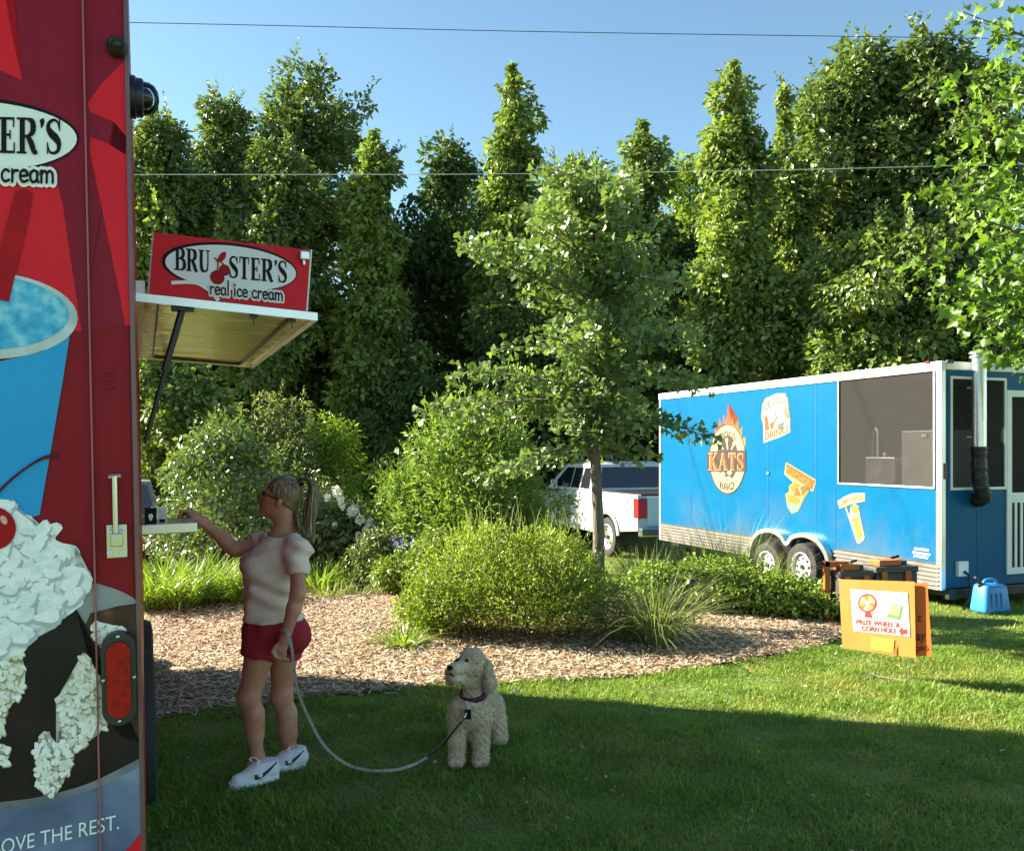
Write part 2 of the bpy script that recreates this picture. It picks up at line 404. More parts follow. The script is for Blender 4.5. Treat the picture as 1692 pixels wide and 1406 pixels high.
# ------------------------------------------------------------------ trees
def bark(name, lo, hi):
    t = NT(name)
    tc = t.n('ShaderNodeTexCoord'); mp = t.n('ShaderNodeMapping'); mp.inputs['Scale'].default_value = (9, 9, 1.6); t.l(tc.outputs['Object'], mp.inputs[0])
    nz = t.noise(3.0, 5, 0.65, vec=mp.outputs[0])
    t.principled(t.ramp(nz, [(0.3, lo), (0.7, hi)]), 0.9, 0, 0.2, t.bump(nz, 0.7, 0.03)); return t.m
BARK = bark('bark_brown', (0.045, 0.035, 0.026, 1), (0.14, 0.115, 0.09, 1))
BARK_PALE = bark('bark_pale', (0.16, 0.145, 0.12, 1), (0.34, 0.31, 0.26, 1))
LM = {
 'sweet': leaf_mat('leaf_sweetgum', (0.046, 0.092, 0.018, 1), (0.230, 0.295, 0.082, 1), 0.34, 0.34, 0.6),
 'broad': leaf_mat('leaf_broad', (0.036, 0.072, 0.018, 1), (0.165, 0.218, 0.070, 1), 0.30, 0.38, 0.55),
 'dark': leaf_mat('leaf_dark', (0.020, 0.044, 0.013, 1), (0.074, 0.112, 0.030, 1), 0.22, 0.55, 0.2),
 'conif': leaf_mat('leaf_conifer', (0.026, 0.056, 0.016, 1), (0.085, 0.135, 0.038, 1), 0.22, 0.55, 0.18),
 'bright': leaf_mat('leaf_bright', (0.075, 0.140, 0.014, 1), (0.230, 0.310, 0.040, 1), 0.40, 0.4, 0.45),
 'ginkgo': leaf_mat('leaf_ginkgo', (0.050, 0.105, 0.026, 1), (0.200, 0.270, 0.095, 1), 0.30, 0.34, 0.6),
 'maple': leaf_mat('leaf_maple', (0.052, 0.120, 0.012, 1), (0.150, 0.245, 0.032, 1), 0.40, 0.36, 0.5),
 'gloss': leaf_mat('leaf_glossy', (0.045, 0.095, 0.020, 1), (0.175, 0.240, 0.080, 1), 0.24, 0.24, 0.85),
 'olive': leaf_mat('leaf_olive', (0.110, 0.145, 0.050, 1), (0.260, 0.300, 0.130, 1), 0.34, 0.45, 0.4),
 'willow': leaf_mat('leaf_willow', (0.075, 0.145, 0.026, 1), (0.220, 0.310, 0.080, 1), 0.36, 0.36, 0.5),
 'spirea': leaf_mat('leaf_spirea', (0.080, 0.145, 0.018, 1), (0.260, 0.320, 0.050, 1), 0.38, 0.42, 0.45),
 'cover': leaf_mat('leaf_groundcover', (0.070, 0.130, 0.018, 1), (0.210, 0.290, 0.050, 1), 0.36, 0.4, 0.45),
 'strap': leaf_mat('leaf_strap', (0.080, 0.150, 0.016, 1), (0.240, 0.330, 0.055, 1), 0.38, 0.38, 0.5),
 'wisp': leaf_mat('leaf_wispy', (0.110, 0.150, 0.055, 1), (0.270, 0.310, 0.140, 1), 0.36, 0.5, 0.35),
}
def profile(kind, t):
    t = np.clip(t, 0, 1)
    if kind == 'column': return np.minimum(1, 0.50+2.2*t)*(1-t**2.6)**0.75*(0.86+0.14*np.sin(t*17+1))
    if kind == 'cone': return np.minimum(1, 0.6+3*t)*(1-t)**0.75
    if kind == 'fan': return np.minimum(1, 0.25+1.4*t)*np.sqrt(np.clip(1-t**4, 0, 1))
    return np.sqrt(np.clip(1-(1.75*t-0.78)**2, 0.02, 1))          # round
def crown(kind, Rm, h0, h1, n_cl, n_leaf, lsize, rc, seed, lean=(0, 0), flatten=0.8, fill=0.13, aspect=0.6, outline=None, droop=0.45, shell=0.62, sprays=0, spray=0.35, lift=0.5):
    """clumps of leaves spread through the crown's volume; returns mesh arrays and clump centres (around x=y=0)"""
    g = np.random.default_rng(seed)
    t = g.random(n_cl*6); w = profile(kind, t); t = t[g.random(len(t)) < w/w.max()][:n_cl]; m = len(t)
    ph = g.uniform(0, 2*np.pi, m)
    lob = 1+0.26*np.sin(2*ph+9*t+seed)+0.22*np.sin(3*ph-17*t+2.3*seed)
    rr = profile(kind, t)*Rm*lob*(0.30+0.66*np.sqrt(g.random(m)))
    h = h0+(h1-h0)*t
    C = np.stack([rr*np.cos(ph)+lean[0]*t, rr*np.sin(ph)+lean[1]*t, h], -1)
    cr = rc*g.uniform(0.55, 1.35, m)
    share = cr**2/np.sum(cr**2); cnt = np.maximum(3, (share*n_leaf*(1-fill)).astype(int))
    ci = np.repeat(np.arange(m), cnt); k = len(ci)
    dr = unit(g.normal(size=(k, 3))); rad = cr[ci]*(shell+(1.12-shell)*g.random(k))
    P = C[ci]+dr*rad[:, None]*np.array([1, 1, flatten])
    out = unit(C[ci]*np.array([1, 1, 0])+1e-6)
    kf = int(n_leaf*fill); tf = g.random(kf); pf = g.uniform(0, 2*np.pi, kf); rf = profile(kind, tf)*Rm*0.72*np.sqrt(g.random(kf))
    Pf = np.stack([rf*np.cos(pf)+lean[0]*tf, rf*np.sin(pf)+lean[1]*tf, h0+(h1-h0)*tf], -1)
    P = np.concatenate([P, Pf]); dr = np.concatenate([dr, unit(g.normal(size=(kf, 3)))]); out = np.concatenate([out, unit(Pf*np.array([1, 1, 0])+1e-6)])
    k = len(P)
    N = unit(dr*0.65+out*0.25+np.array([0, 0, 0.5])+g.normal(0, 0.45, (k, 3)))
    A = unit(dr*0.5+out*0.4+g.normal(0, 0.5, (k, 3))-np.array([0, 0, droop]))
    z = lsize*g.uniform(0.6, 1.35, k)
    if sprays:      # loose shoots that break the outline
        pick = g.integers(0, m, sprays); c = C[pick]; o_ = unit(c-np.array([0, 0, h0+(h1-h0)*0.35])); dd = unit(o_+np.array([0, 0, lift])+g.normal(0, 0.35, (sprays, 3)))
        st = c+o_*cr[pick][:, None]*0.8; L_ = spray*g.uniform(0.5, 1.2, sprays); nl = 14; tt = np.linspace(0.1, 1, nl)
        Ps = (st[:, None, :]+dd[:, None, :]*(L_[:, None]*tt)[..., None]-np.array([0, 0, 1])*(0.12*L_[:, None]*tt**2)[..., None]).reshape(-1, 3)
        sdv = unit(g.normal(size=(len(Ps), 3))); As = sdv*0.8+np.repeat(dd, nl, 0)*0.7; Ns = unit(g.normal(size=(len(Ps), 3))*0.5+np.array([-0.2, 0, 0.8]))
        P = np.concatenate([P, Ps]); A = np.concatenate([A, As]); N = np.concatenate([N, Ns]); z = np.concatenate([z, lsize*np.tile(1.0-0.5*tt, sprays)*g.uniform(0.7, 1.1, len(Ps))])
    if outline is not None: V, Fc = shaped_leaves(P, A, N, z, outline)
    else: V, Fc = leaves(P, A, N, z, aspect)
    return V, Fc, C
def trunk_mb(h, r, C, n_limb, seed, lean=(0, 0), top=1.0, bend=0.0, r_tip=0.15):
    g = random.Random(seed); mb = MB()
    def ax(t): return Vector((lean[0]*t+bend*math.sin(t*5+seed)*0.3, lean[1]*t+bend*math.cos(t*4+seed)*0.3, h*t))
    pts = [ax(i/9*top) for i in range(10)]; rad = [r*(1.35 if i == 0 else 1)*(1-(1-r_tip)*i/9) for i in range(10)]
    pts[0].z = -0.15
    mb.tube(pts, rad, 8)
    idx = list(range(len(C))); g.shuffle(idx)
    for q in idx[:n_limb]:
        c = Vector(C[q]); tz = max(0.12, min(0.92, (c.z-0.22*math.hypot(c.x, c.y)-0.3)/h)); p0 = ax(tz*top)
        mid = p0.lerp(c, 0.55)+Vector((g.uniform(-.12, .12), g.uniform(-.12, .12), g.uniform(-0.05, 0.2)))
        rl = r*(1-0.8*tz)*0.45; mb.tube([p0, mid, c], [rl, rl*0.6, rl*0.2], 5, cap=False)
    return mb
def tree(name, label, px, Y, top_py, half_px, crown_py, kind, leaf, n_leaf, lsize, n_cl, seed, group=None, bark_m=None, trunk_r=0.16, lean=(0, 0), n_limb=26, rc=None, part='crown', cat='tree', **kw):
    X = (px-CX)/F*Y; z0 = float(ground_z(X, Y)); h1 = EYE-(top_py-HY)/F*Y-z0; h0 = max(0.15, EYE-(crown_py-HY)/F*Y-z0); Rm = half_px/F*Y
    t = empty(name, (X, Y, z0), label, cat, group)
    V, Fc, C = crown(kind, Rm, h0, h1, n_cl, n_leaf, lsize, rc or Rm*0.34, seed, lean, **kw)
    np_mesh(part, V, Fc, LM[leaf], t)
    trunk_mb(h1*0.93, trunk_r, C, n_limb, seed, lean).build('trunk' if part == 'crown' else 'stems', bark_m or BARK, t, smooth=True)
    return t

G1 = 'slender columnar trees in the tree line'; G2 = 'tall broad trees in the tree line'; G3 = 'dark trees filling the back of the wood'
tree('columnar_tree', 'leaf-clad columnar tree with pale bare trunk foot, right of the ice cream awning sign', 618, 23, 214, 62, 800, 'column', 'sweet', 24000, 0.185, 120, 11, G1, BARK_PALE, 0.13, rc=0.40, sprays=150, spray=0.55, lift=0.1)
tree('columnar_tree', 'tallest slim columnar tree standing alone against the sky in the middle', 846, 25, 104, 58, 800, 'column', 'sweet', 25000, 0.20, 125, 12, G1, BARK, 0.16, rc=0.42, sprays=150, spray=0.55, lift=0.1)
tree('columnar_tree', 'tall columnar tree with ragged left top, directly above the blue trailer', 1212, 21, 100, 66, 760, 'column', 'sweet', 27000, 0.18, 130, 13, G1, BARK, 0.15, rc=0.40, sprays=150, spray=0.55, lift=0.1)
tree('columnar_tree', 'shorter columnar tree touching the right side of the ragged-topped one', 1296, 22.5, 146, 46, 780, 'column', 'sweet', 18000, 0.18, 85, 14, G1, BARK, 0.14, rc=0.38, sprays=150, spray=0.55, lift=0.1)
tree('columnar_tree', 'medium columnar tree with rounded tip behind the ginkgo', 1062, 26, 200, 56, 780, 'column', 'sweet', 19000, 0.20, 90, 15, G1, BARK, 0.15, rc=0.42, sprays=150, spray=0.55, lift=0.1)
tree('broad_tree', 'loose open-crowned tree with sky gaps, highest on the left', 522, 28, 136, 96, 430, 'round', 'broad', 17000, 0.18, 70, 21, G2, BARK, 0.30, n_limb=60, rc=0.55, fill=0.05, droop=0.15, sprays=130, spray=0.7, lift=0.35)
tree('broad_tree', 'thin-topped tree with a small separate tuft at its tip, left of the highest left tree', 365, 27, 176, 56, 480, 'round', 'broad', 15000, 0.16, 52, 22, G2, BARK, 0.24, n_limb=46, rc=0.45, fill=0.08, sprays=130, spray=0.7, lift=0.35)
tree('broad_tree', 'leafy tree rising right beside the red trailer dome camera', 258, 24, 204, 78, 620, 'round', 'broad', 21000, 0.19, 75, 23, G2, BARK, 0.18, n_limb=30, rc=0.55, sprays=130, spray=0.7, lift=0.35)
tree('broad_tree', 'bright green tree below the wire, behind the awning sign', 300, 24, 300, 85, 600, 'round', 'sweet', 16000, 0.18, 70, 24, G2, BARK, 0.15, n_limb=30, rc=0.48, sprays=130, spray=0.7, lift=0.35)
tree('broad_tree', 'half-lit tree between the awning sign and the slim pale-trunked tree', 452, 23, 250, 78, 640, 'round', 'broad', 17000, 0.18, 70, 25, G2, BARK, 0.16, n_limb=36, rc=0.5, fill=0.12, sprays=130, spray=0.7, lift=0.35)
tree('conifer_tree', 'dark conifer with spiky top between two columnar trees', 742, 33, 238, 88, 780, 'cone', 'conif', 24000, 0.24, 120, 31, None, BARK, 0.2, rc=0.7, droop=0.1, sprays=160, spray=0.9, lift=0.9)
tree('broad_tree', 'small rounded treetop seen over the ginkgo', 950, 29, 258, 62, 620, 'round', 'sweet', 17000, 0.16, 80, 26, G2, BARK, 0.16, rc=0.5, sprays=130, spray=0.7, lift=0.35)
tree('broad_tree', 'low distant treetop between the rounded columnar tree and the ragged one', 1140, 31, 256, 60, 640, 'round', 'bright', 14000, 0.18, 70, 27, G2, BARK, 0.16, rc=0.55, sprays=130, spray=0.7, lift=0.35)
tree('broad_tree', 'big full-crowned tree with flat shoulder top, left of the two right-hand giants', 1420, 24, 90, 88, 420, 'round', 'broad', 26000, 0.20, 95, 28, G2, BARK, 0.2, n_limb=30, rc=0.6, sprays=130, spray=0.7, lift=0.35)
tree('broad_tree', 'highest tree at the right, crossed by the upper cable', 1550, 23, 82, 102, 450, 'round', 'broad', 28000, 0.20, 100, 29, G2, BARK, 0.2, n_limb=30, rc=0.62, sprays=130, spray=0.7, lift=0.35)
tree('broad_tree', 'lower leafy tree directly over the screened window of the blue trailer', 1440, 20, 380, 100, 720, 'round', 'sweet', 19000, 0.17, 80, 30, G2, BARK, 0.15, rc=0.5, sprays=130, spray=0.7, lift=0.35)
tree('broad_tree', 'shaded leafy tree behind the stove pipe', 1590, 19.5, 330, 90, 720, 'round', 'broad', 18000, 0.17, 75, 32, G2, BARK, 0.15, rc=0.5, sprays=130, spray=0.7, lift=0.35)
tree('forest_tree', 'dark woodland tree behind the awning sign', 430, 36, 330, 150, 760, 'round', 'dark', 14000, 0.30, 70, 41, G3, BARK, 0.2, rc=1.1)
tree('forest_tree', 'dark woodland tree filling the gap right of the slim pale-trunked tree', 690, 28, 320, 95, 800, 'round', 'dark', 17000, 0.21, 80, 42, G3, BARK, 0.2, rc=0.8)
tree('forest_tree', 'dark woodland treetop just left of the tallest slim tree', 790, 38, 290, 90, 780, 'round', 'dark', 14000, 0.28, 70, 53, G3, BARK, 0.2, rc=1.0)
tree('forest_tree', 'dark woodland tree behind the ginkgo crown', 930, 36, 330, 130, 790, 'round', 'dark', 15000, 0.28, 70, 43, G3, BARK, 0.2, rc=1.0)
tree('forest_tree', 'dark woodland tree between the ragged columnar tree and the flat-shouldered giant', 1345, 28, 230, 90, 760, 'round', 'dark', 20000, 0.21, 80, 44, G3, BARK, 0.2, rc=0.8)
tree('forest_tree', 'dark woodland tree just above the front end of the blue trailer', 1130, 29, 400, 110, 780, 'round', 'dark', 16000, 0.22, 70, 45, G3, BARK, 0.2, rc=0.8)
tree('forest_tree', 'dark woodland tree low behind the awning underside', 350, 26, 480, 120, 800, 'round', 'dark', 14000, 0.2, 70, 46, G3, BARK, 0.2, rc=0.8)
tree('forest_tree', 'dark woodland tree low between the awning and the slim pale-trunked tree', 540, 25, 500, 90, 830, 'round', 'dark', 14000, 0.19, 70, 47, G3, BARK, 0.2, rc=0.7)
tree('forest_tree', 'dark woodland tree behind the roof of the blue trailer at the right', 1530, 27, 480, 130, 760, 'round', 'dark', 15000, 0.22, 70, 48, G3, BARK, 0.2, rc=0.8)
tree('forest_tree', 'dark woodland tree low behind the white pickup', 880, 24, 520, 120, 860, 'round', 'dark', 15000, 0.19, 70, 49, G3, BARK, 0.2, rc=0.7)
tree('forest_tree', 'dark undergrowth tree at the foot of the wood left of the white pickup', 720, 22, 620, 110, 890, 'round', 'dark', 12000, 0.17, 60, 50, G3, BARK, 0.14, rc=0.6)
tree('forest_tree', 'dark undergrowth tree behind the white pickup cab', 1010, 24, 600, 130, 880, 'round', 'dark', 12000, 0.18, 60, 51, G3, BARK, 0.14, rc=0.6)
tree('understory_tree', 'small multi-stemmed tree with leaning trunk under the awning', 300, 17, 586, 78, 770, 'round', 'sweet', 13000, 0.14, 60, 52, None, BARK, 0.11, lean=(-0.25, 0.1), n_limb=40, rc=0.40, fill=0.08)

# ginkgo in front of the trailer: fan-shaped leaves in spurs along straight branches
GINK = [(0.0, 0.0), (0.22, 0.42), (0.46, 0.72), (0.30, 0.92), (0.06, 0.90), (0.0, 0.80), (-0.08, 0.93), (-0.32, 0.90), (-0.46, 0.70), (-0.22, 0.42)]
def ginkgo():
    X, Y = (988-CX)/F*8.9, 8.9; z0 = float(ground_z(X, Y)); g = np.random.default_rng(61)
    t = empty('ginkgo_tree', (X, Y, z0), 'young ginkgo with fan-shaped leaves standing between the bush and the blue trailer', 'tree')
    mb = MB(); H = 4.62
    mb.tube([(0, 0, -.1), (0.01, 0, 0.9), (-0.03, 0.02, 1.8), (0.0, 0, 2.8), (-0.05, 0, 3.8), (-0.1, 0.02, H-0.1)], [0.070, 0.060, 0.052, 0.042, 0.028, 0.01], 9)
    P, A = [], []
    for q in range(104):
        h = 1.72+(H-1.82)*(q/104)**0.9; a = q*2.4+g.normal(0, 0.3); el = g.uniform(0.05, 0.75)
        prof = math.sin(min(1, (h-1.2)/1.0)*math.pi/2)*(1-max(0, (h-2.6)/(H-2.6))**1.8*0.72)
        Lb = 1.40*prof*g.uniform(0.30, 1.22)
        if math.cos(a) > 0.2:
            if h < 2.35: Lb *= 0.76; el = g.uniform(-0.25, 0.05)
            else: Lb *= 0.74; el = g.uniform(-0.15, 0.35)
        elif math.cos(a) < -0.2 and h < 2.9: Lb *= 1.12; el = g.uniform(-0.30, 0.25)
        if math.sin(a) < -0.35 and h < 3.0: Lb *= 0.62; el = abs(el)+0.15
        d0 = np.array([math.cos(a)*math.cos(el), math.sin(a)*math.cos(el), math.sin(el)])
        p0 = np.array([-0.02, 0, h]); pts = [p0+d0*Lb*s+np.array([0, 0, -0.10*s*s*Lb]) for s in (0, 0.35, 0.7, 1.0)]
        mb.tube(pts, [0.018, 0.012, 0.008, 0.003], 5, cap=False)
        for s in np.arange(0.05, 1.0, 0.05/max(Lb, 0.3)*0.9):
            c = p0+d0*Lb*s+np.array([0, 0, -0.10*s*s*Lb])
            for _ in range(g.integers(5, 9)):
                dv = unit(g.normal(size=3)*0.9+d0*0.6+np.array([0, 0, 0.15])); P.append(c+dv*g.uniform(0.02, 0.11)); A.append(dv-np.array([0, 0, 0.35]))
    P = np.array(P); A = np.array(A); n = len(P)
    N = unit(g.normal(size=(n, 3))*0.7+np.array([-0.25, -0.35, 0.5]))
    V, Fc = shaped_leaves(P, A, N, g.uniform(0.050, 0.095, n), GINK)
    np_mesh('crown', V, Fc, LM['ginkgo'], t); mb.build('trunk', bark('bark_ginkgo', (0.08, 0.07, 0.055, 1), (0.20, 0.18, 0.145, 1)), t, smooth=True)
ginkgo()

# maple whose branches reach in from the right
MAPLE = [(0.0, 0.0), (0.16, 0.05), (0.42, 0.02), (0.36, 0.18), (0.55, 0.42), (0.34, 0.40), (0.30, 0.56), (0.16, 0.50), (0.13, 0.74), (0.0, 1.0),
         (-0.13, 0.74), (-0.16, 0.50), (-0.30, 0.56), (-0.34, 0.40), (-0.55, 0.42), (-0.36, 0.18), (-0.42, 0.02), (-0.16, 0.05)]
def maple():
    X, Y = 6.2, 8.3; g = np.random.default_rng(71)
    t = empty('maple_tree', (X, Y, 0), 'maple with broad lobed leaves hanging in at the right edge', 'tree')
    mb = MB(); mb.tube([(0, 0, -.15), (0.02, 0, 1.5), (-0.05, 0, 3.2), (0.05, 0.05, 5.2), (0, 0, 6.9)], [0.17, 0.13, 0.11, 0.07, 0.02], 9)
    P, A, K = [], [], []
    tips = [W(1590, 20, 8.0), W(1650, 60, 7.9), W(1600, 130, 8.3), W(1570, 250, 8.1), W(1540, 300, 8.4), W(1575, 345, 8.0), W(1520, 425, 8.2), W(1585, 470, 8.3), W(1600, 520, 8.4),
            W(1530, 468, 8.0), W(1610, 570, 8.5), W(1640, 420, 7.8), W(1650, 300, 7.9), W(1640, 200, 8.0), W(1660, 500, 7.9), W(1670, 580, 8.3), W(1668, 120, 8.2), W(1620, 380, 8.6), W(1600, 210, 8.7), W(1560, 150, 8.8)]
    tips = [np.array(p)-np.array([X, Y, 0]) for p in tips]
    for _ in range(26):
        a = g.uniform(0, 2*np.pi); h = g.uniform(2.4, 6.6); r = 2.0*math.sqrt(max(0.1, 1-((h-4.3)/2.6)**2))*g.uniform(0.5, 1)
        q = np.array([r*math.cos(a)+0.45, r*math.sin(a), h])
        if q[0] > -1.5: tips.append(q)
    for p1 in tips:
        p0 = np.array([0, 0, max(1.8, p1[2]-0.45*np.hypot(p1[0], p1[1])-0.1)]); m1 = (p0+p1)/2+np.array([0, 0, 0.22])
        mb.tube([p0, m1, p1], [0.03, 0.014, 0.004], 5, cap=False)
        for s in np.linspace(0.40, 1.0, 13):
            c = p0*(1-s)**2+2*m1*s*(1-s)+p1*s*s if False else (m1*(1-(s-.4)/.6)+p1*((s-.4)/.6))
            for _ in range(4):
                dv = unit(g.normal(size=3)+(p1-p0)*0.25); P.append(c+dv*g.uniform(0.04, 0.22)); A.append(dv-np.array([0, 0, 0.5]))
    P = np.array(P); A = np.array(A); n = len(P)
    N = unit(g.normal(size=(n, 3))*0.85+np.array([-0.3, -0.3, 0.5]))
    V, Fc = shaped_leaves(P, A, N, g.uniform(0.06, 0.15, n), MAPLE, 0.28)
    np_mesh('crown', V, Fc, LM['maple'], t); mb.build('trunk', BARK, t, smooth=True)
maple()

# ------------------------------------------------------------------ shrubs, perennials, grasses
def shrub(name, label, px, Y, top_py, half_px, leaf, n_leaf, lsize, n_cl, seed, kind='round', rc=None, aspect=0.5, crown_py=None, group=None, **kw):
    X = (px-CX)/F*Y; z0 = float(ground_z(X, Y)); base_py = HY+(EYE-z0-0.05)/Y*F
    return tree(name, label, px, Y, top_py, half_px, crown_py or base_py, kind, leaf, n_leaf, lsize, n_cl, seed, group, BARK, 0.03, (0, 0), 24, rc, 'foliage', 'shrub', aspect=aspect, **kw)
shrub('leafy_shrub', 'broad glossy-leaved shrub behind the outstretched arm', 368, 13.2, 716, 102, 'gloss', 13000, 0.085, 90, 81, rc=0.30, aspect=0.6, sprays=110, spray=0.28)
shrub('leafy_shrub', 'glossy shrub low at the left, under the serving shelf', 225, 17.5, 770, 60, 'gloss', 6000, 0.09, 50, 82, rc=0.28, aspect=0.6)
shrub('feathery_shrub', 'pale olive feathery shrub above the ponytail', 440, 16, 645, 72, 'olive', 12000, 0.10, 60, 83, rc=0.34, aspect=0.2, sprays=160, spray=0.45)
shrub('leafy_shrub', 'yellow-green shrub behind the slim pale trunk', 548, 16.5, 690, 52, 'bright', 6000, 0.09, 40, 84, rc=0.32, aspect=0.5)
shrub('leafy_shrub', 'dark low shrub directly behind the ponytail', 505, 14.5, 800, 70, 'broad', 6500, 0.08, 50, 85, rc=0.30)
shrub('willow_leaved_shrub', 'large light green shrub with narrow upright leaves left of the ginkgo', 776, 12.2, 690, 102, 'willow', 17000, 0.11, 130, 86, rc=0.34, aspect=0.24, droop=-0.25, kind='round', sprays=240, spray=0.42, lift=1.1)
shrub('willow_leaved_shrub', 'lower spreading narrow-leaved shrub beside the hydrangea', 690, 12.8, 770, 60, 'willow', 7000, 0.10, 60, 87, rc=0.26, aspect=0.24, droop=-0.2, sprays=90, spray=0.35, lift=1.0)
def shoots():
    """upright leafy shoots on top of the big narrow-leaved shrub belong to it"""
    par = [o for o in bpy.data.objects if o.name == 'willow_leaved_shrub'][0]
    for px, top, bot in ((738, 640, 720), (778, 636, 720), (700, 690, 770), (675, 718, 790), (765, 660, 720), (820, 655, 730), (860, 680, 740)):
        p1 = np.array(W(px, top, 12.1)); p0 = np.array(W(px+random.uniform(-4, 4), bot, 12.1)); mb = []
        s = np.linspace(0, 1, 30); P = p0+(p1-p0)*s[:, None]; a = np.arange(30)*2.4
        A = np.stack([np.cos(a), np.sin(a), np.full(30, 1.1)], -1); N = np.stack([-np.cos(a), -np.sin(a), np.full(30, 0.9)], -1)
        V, Fc = leaves(P, A, N, 0.115*(1-0.45*s), 0.24)
        o = np_mesh('shoot', V-np.array(par.location), Fc, LM['willow'], par)
shoots()

FLOWER_W = flat('petal_white', (0.88, 0.90, 0.82, 1), 0.7, var=0.08, scale=40)
FLOWER_P = flat('petal_pink', (0.55, 0.36, 0.38, 1), 0.7, var=0.3, scale=40)
FLOWER_V = flat('petal_violet', (0.16, 0.15, 0.36, 1), 0.7, var=0.3, scale=40)
def petal_ball(c, r, n, g):
    d = unit(g.normal(size=(n, 3))); P = np.array(c)+d*r*np.array([0.9, 0.9, 1.15])*g.uniform(0.75, 1, (n, 1))
    return leaves(P-d*0.01, unit(g.normal(size=(n, 3))+d*0.2), d, np.full(n, r*0.55), 0.9, 0.05)
def hydrangea():
    t = shrub('hydrangea_shrub', 'hydrangea with white cone-shaped flower heads right of the ponytail', 575, 13, 835, 62, 'broad', 7000, 0.085, 60, 88, rc=0.24, aspect=0.6)
    g = np.random.default_rng(5); t0 = np.array(t.location)
    for px, py, r in ((541, 822, .055), (557, 812, .075), (563, 826, .06), (585, 842, .075), (595, 858, .075), (579, 846, .06), (566, 838, .05), (612, 865, .07), (606, 872, .05), (655, 878, .05), (592, 885, .05), (553, 868, .045), (672, 884, .05)):
        V, Fc = petal_ball(np.array(W(px, py, 12.35))-t0, r, 90, g); np_mesh('flower_head', V, Fc, FLOWER_W, t)
hydrangea()

def spirea():
    """the round flowering bush in the middle: several lobes of tiny leaves, dry stems at its foot"""
    g = np.random.default_rng(91); X, Y = (850-CX)/F*8.35, 8.35
    t = empty('flowering_bush', (X, Y, 0), 'round yellow-green flowering bush in the middle of the mulch bed', 'shrub')
    lob = [(-0.58, -0.05, 0.42, 0.44, 0.36), (-0.20, 0.0, 0.58, 0.48, 0.46), (0.24, 0.02, 0.55, 0.50, 0.44), (0.58, -0.02, 0.40, 0.40, 0.34), (0.02, -0.28, 0.46, 0.48, 0.36),
           (-0.82, 0.05, 0.26, 0.30, 0.24), (0.86, 0.0, 0.26, 0.30, 0.22), (-0.38, 0.25, 0.58, 0.46, 0.42), (0.36, 0.30, 0.55, 0.48, 0.42), (-0.74, -0.22, 0.20, 0.28, 0.18), (0.40, -0.32, 0.38, 0.38, 0.30)]
    P, Dv = [], []
    for (x, y, z, r, rz) in lob:
        r *= 0.93; n = int(19000*r*r); d = unit(g.normal(size=(n, 3))); rad = r*(0.55+0.5*g.random(n)**0.6)*(1+0.17*np.sin(d[:, 0]*7+x*7)*np.sin(d[:, 2]*6+y*5)+0.08*np.sin(d[:, 0]*17+z*9))
        p = np.array([x, y, z])+d*rad[:, None]*np.array([1, 1, rz/r]); ok = p[:, 2] > 0.10+0.08*g.random(n); P.append(p[ok]); Dv.append(d[ok])
    P = np.concatenate(P); d = np.concatenate(Dv); n = len(P)
    V, Fc = leaves(P, d*0.5+g.normal(0, 0.5, (n, 3))+np.array([0, 0, 0.35]), unit(d*0.5+g.normal(0, 0.5, (n, 3))+np.array([-.1, 0, 0.4])), g.uniform(0.022, 0.052, n), 0.42)
    ns = 420; ls = np.array(lob)[g.integers(0, len(lob), ns)]; d0 = unit(g.normal(size=(ns, 3))+np.array([0, -0.2, 0.8])); st = ls[:, :3]+d0*ls[:, [3, 3, 4]]*0.85
    dd = unit(d0*0.8+np.array([0, 0, 0.7])+g.normal(0, 0.3, (ns, 3))); Ls = g.uniform(0.10, 0.30, ns); nl = 16; tt = np.linspace(0.05, 1, nl)
    Ps = (st[:, None]+dd[:, None]*(Ls[:, None]*tt)[..., None]).reshape(-1, 3); k_ = len(Ps)
    V2, F2 = leaves(Ps, unit(g.normal(size=(k_, 3)))+np.repeat(dd, nl, 0)*0.8, unit(g.normal(size=(k_, 3))*0.5+np.array([-.2, -.1, .8])), g.uniform(0.022, 0.045, k_)*np.tile(1.1-0.5*tt, ns), 0.4)
    np_mesh('foliage', np.concatenate([V, V2]), np.concatenate([Fc, F2+len(V)]), LM['spirea'], t)
    m = 420; a = g.uniform(0, 2*np.pi, m); r = g.uniform(0.1, 0.7, m); p0 = np.stack([np.cos(a)*r*1.1, np.sin(a)*r*0.6, np.full(m, -0.01)], -1)
    V, Fq = blades(p0, np.stack([np.cos(a)*0.5, np.sin(a)*0.4, np.ones(m)], -1), g.uniform(0.25, 0.6, m), np.full(m, 0.008), g.uniform(0, 0.5, m), 2)
    np_mesh('stems', V, Fq, flat('dry_stem', (0.20, 0.10, 0.055, 1), 0.8, var=0.4, scale=30), t)
    vs, fs, off = [], [], 0
    for _ in range(150):
        (x, y, z, rr, rz) = lob[g.integers(0, len(lob))]; dd = unit(np.array([g.normal(), g.normal()-0.3, abs(g.normal())+0.7]))
        V, Fc = petal_ball(np.array([x, y, z])+dd*np.array([rr, rr, rz])*1.07, g.uniform(0.012, 0.022), 8, g); vs.append(V); fs.append(Fc+off); off += len(V)
    o = np_mesh('blossoms', np.concatenate(vs), np.concatenate(fs), FLOWER_P, t); o['kind'] = 'stuff'
    # tall flower stalks behind the crown
    p0 = np.stack([g.uniform(-0.55, 0.75, 90), g.uniform(0.2, 0.6, 90), g.uniform(0.8, 1.05, 90)], -1)
    V, Fq = blades(p0, np.stack([g.normal(0, .12, 90), g.normal(0, .12, 90), np.ones(90)], -1), g.uniform(0.15, 0.42, 90), np.full(90, 0.007), g.uniform(0, .25, 90), 2)
    np_mesh('flower_stalks', V, Fq, LM['wisp'], t)
spirea()

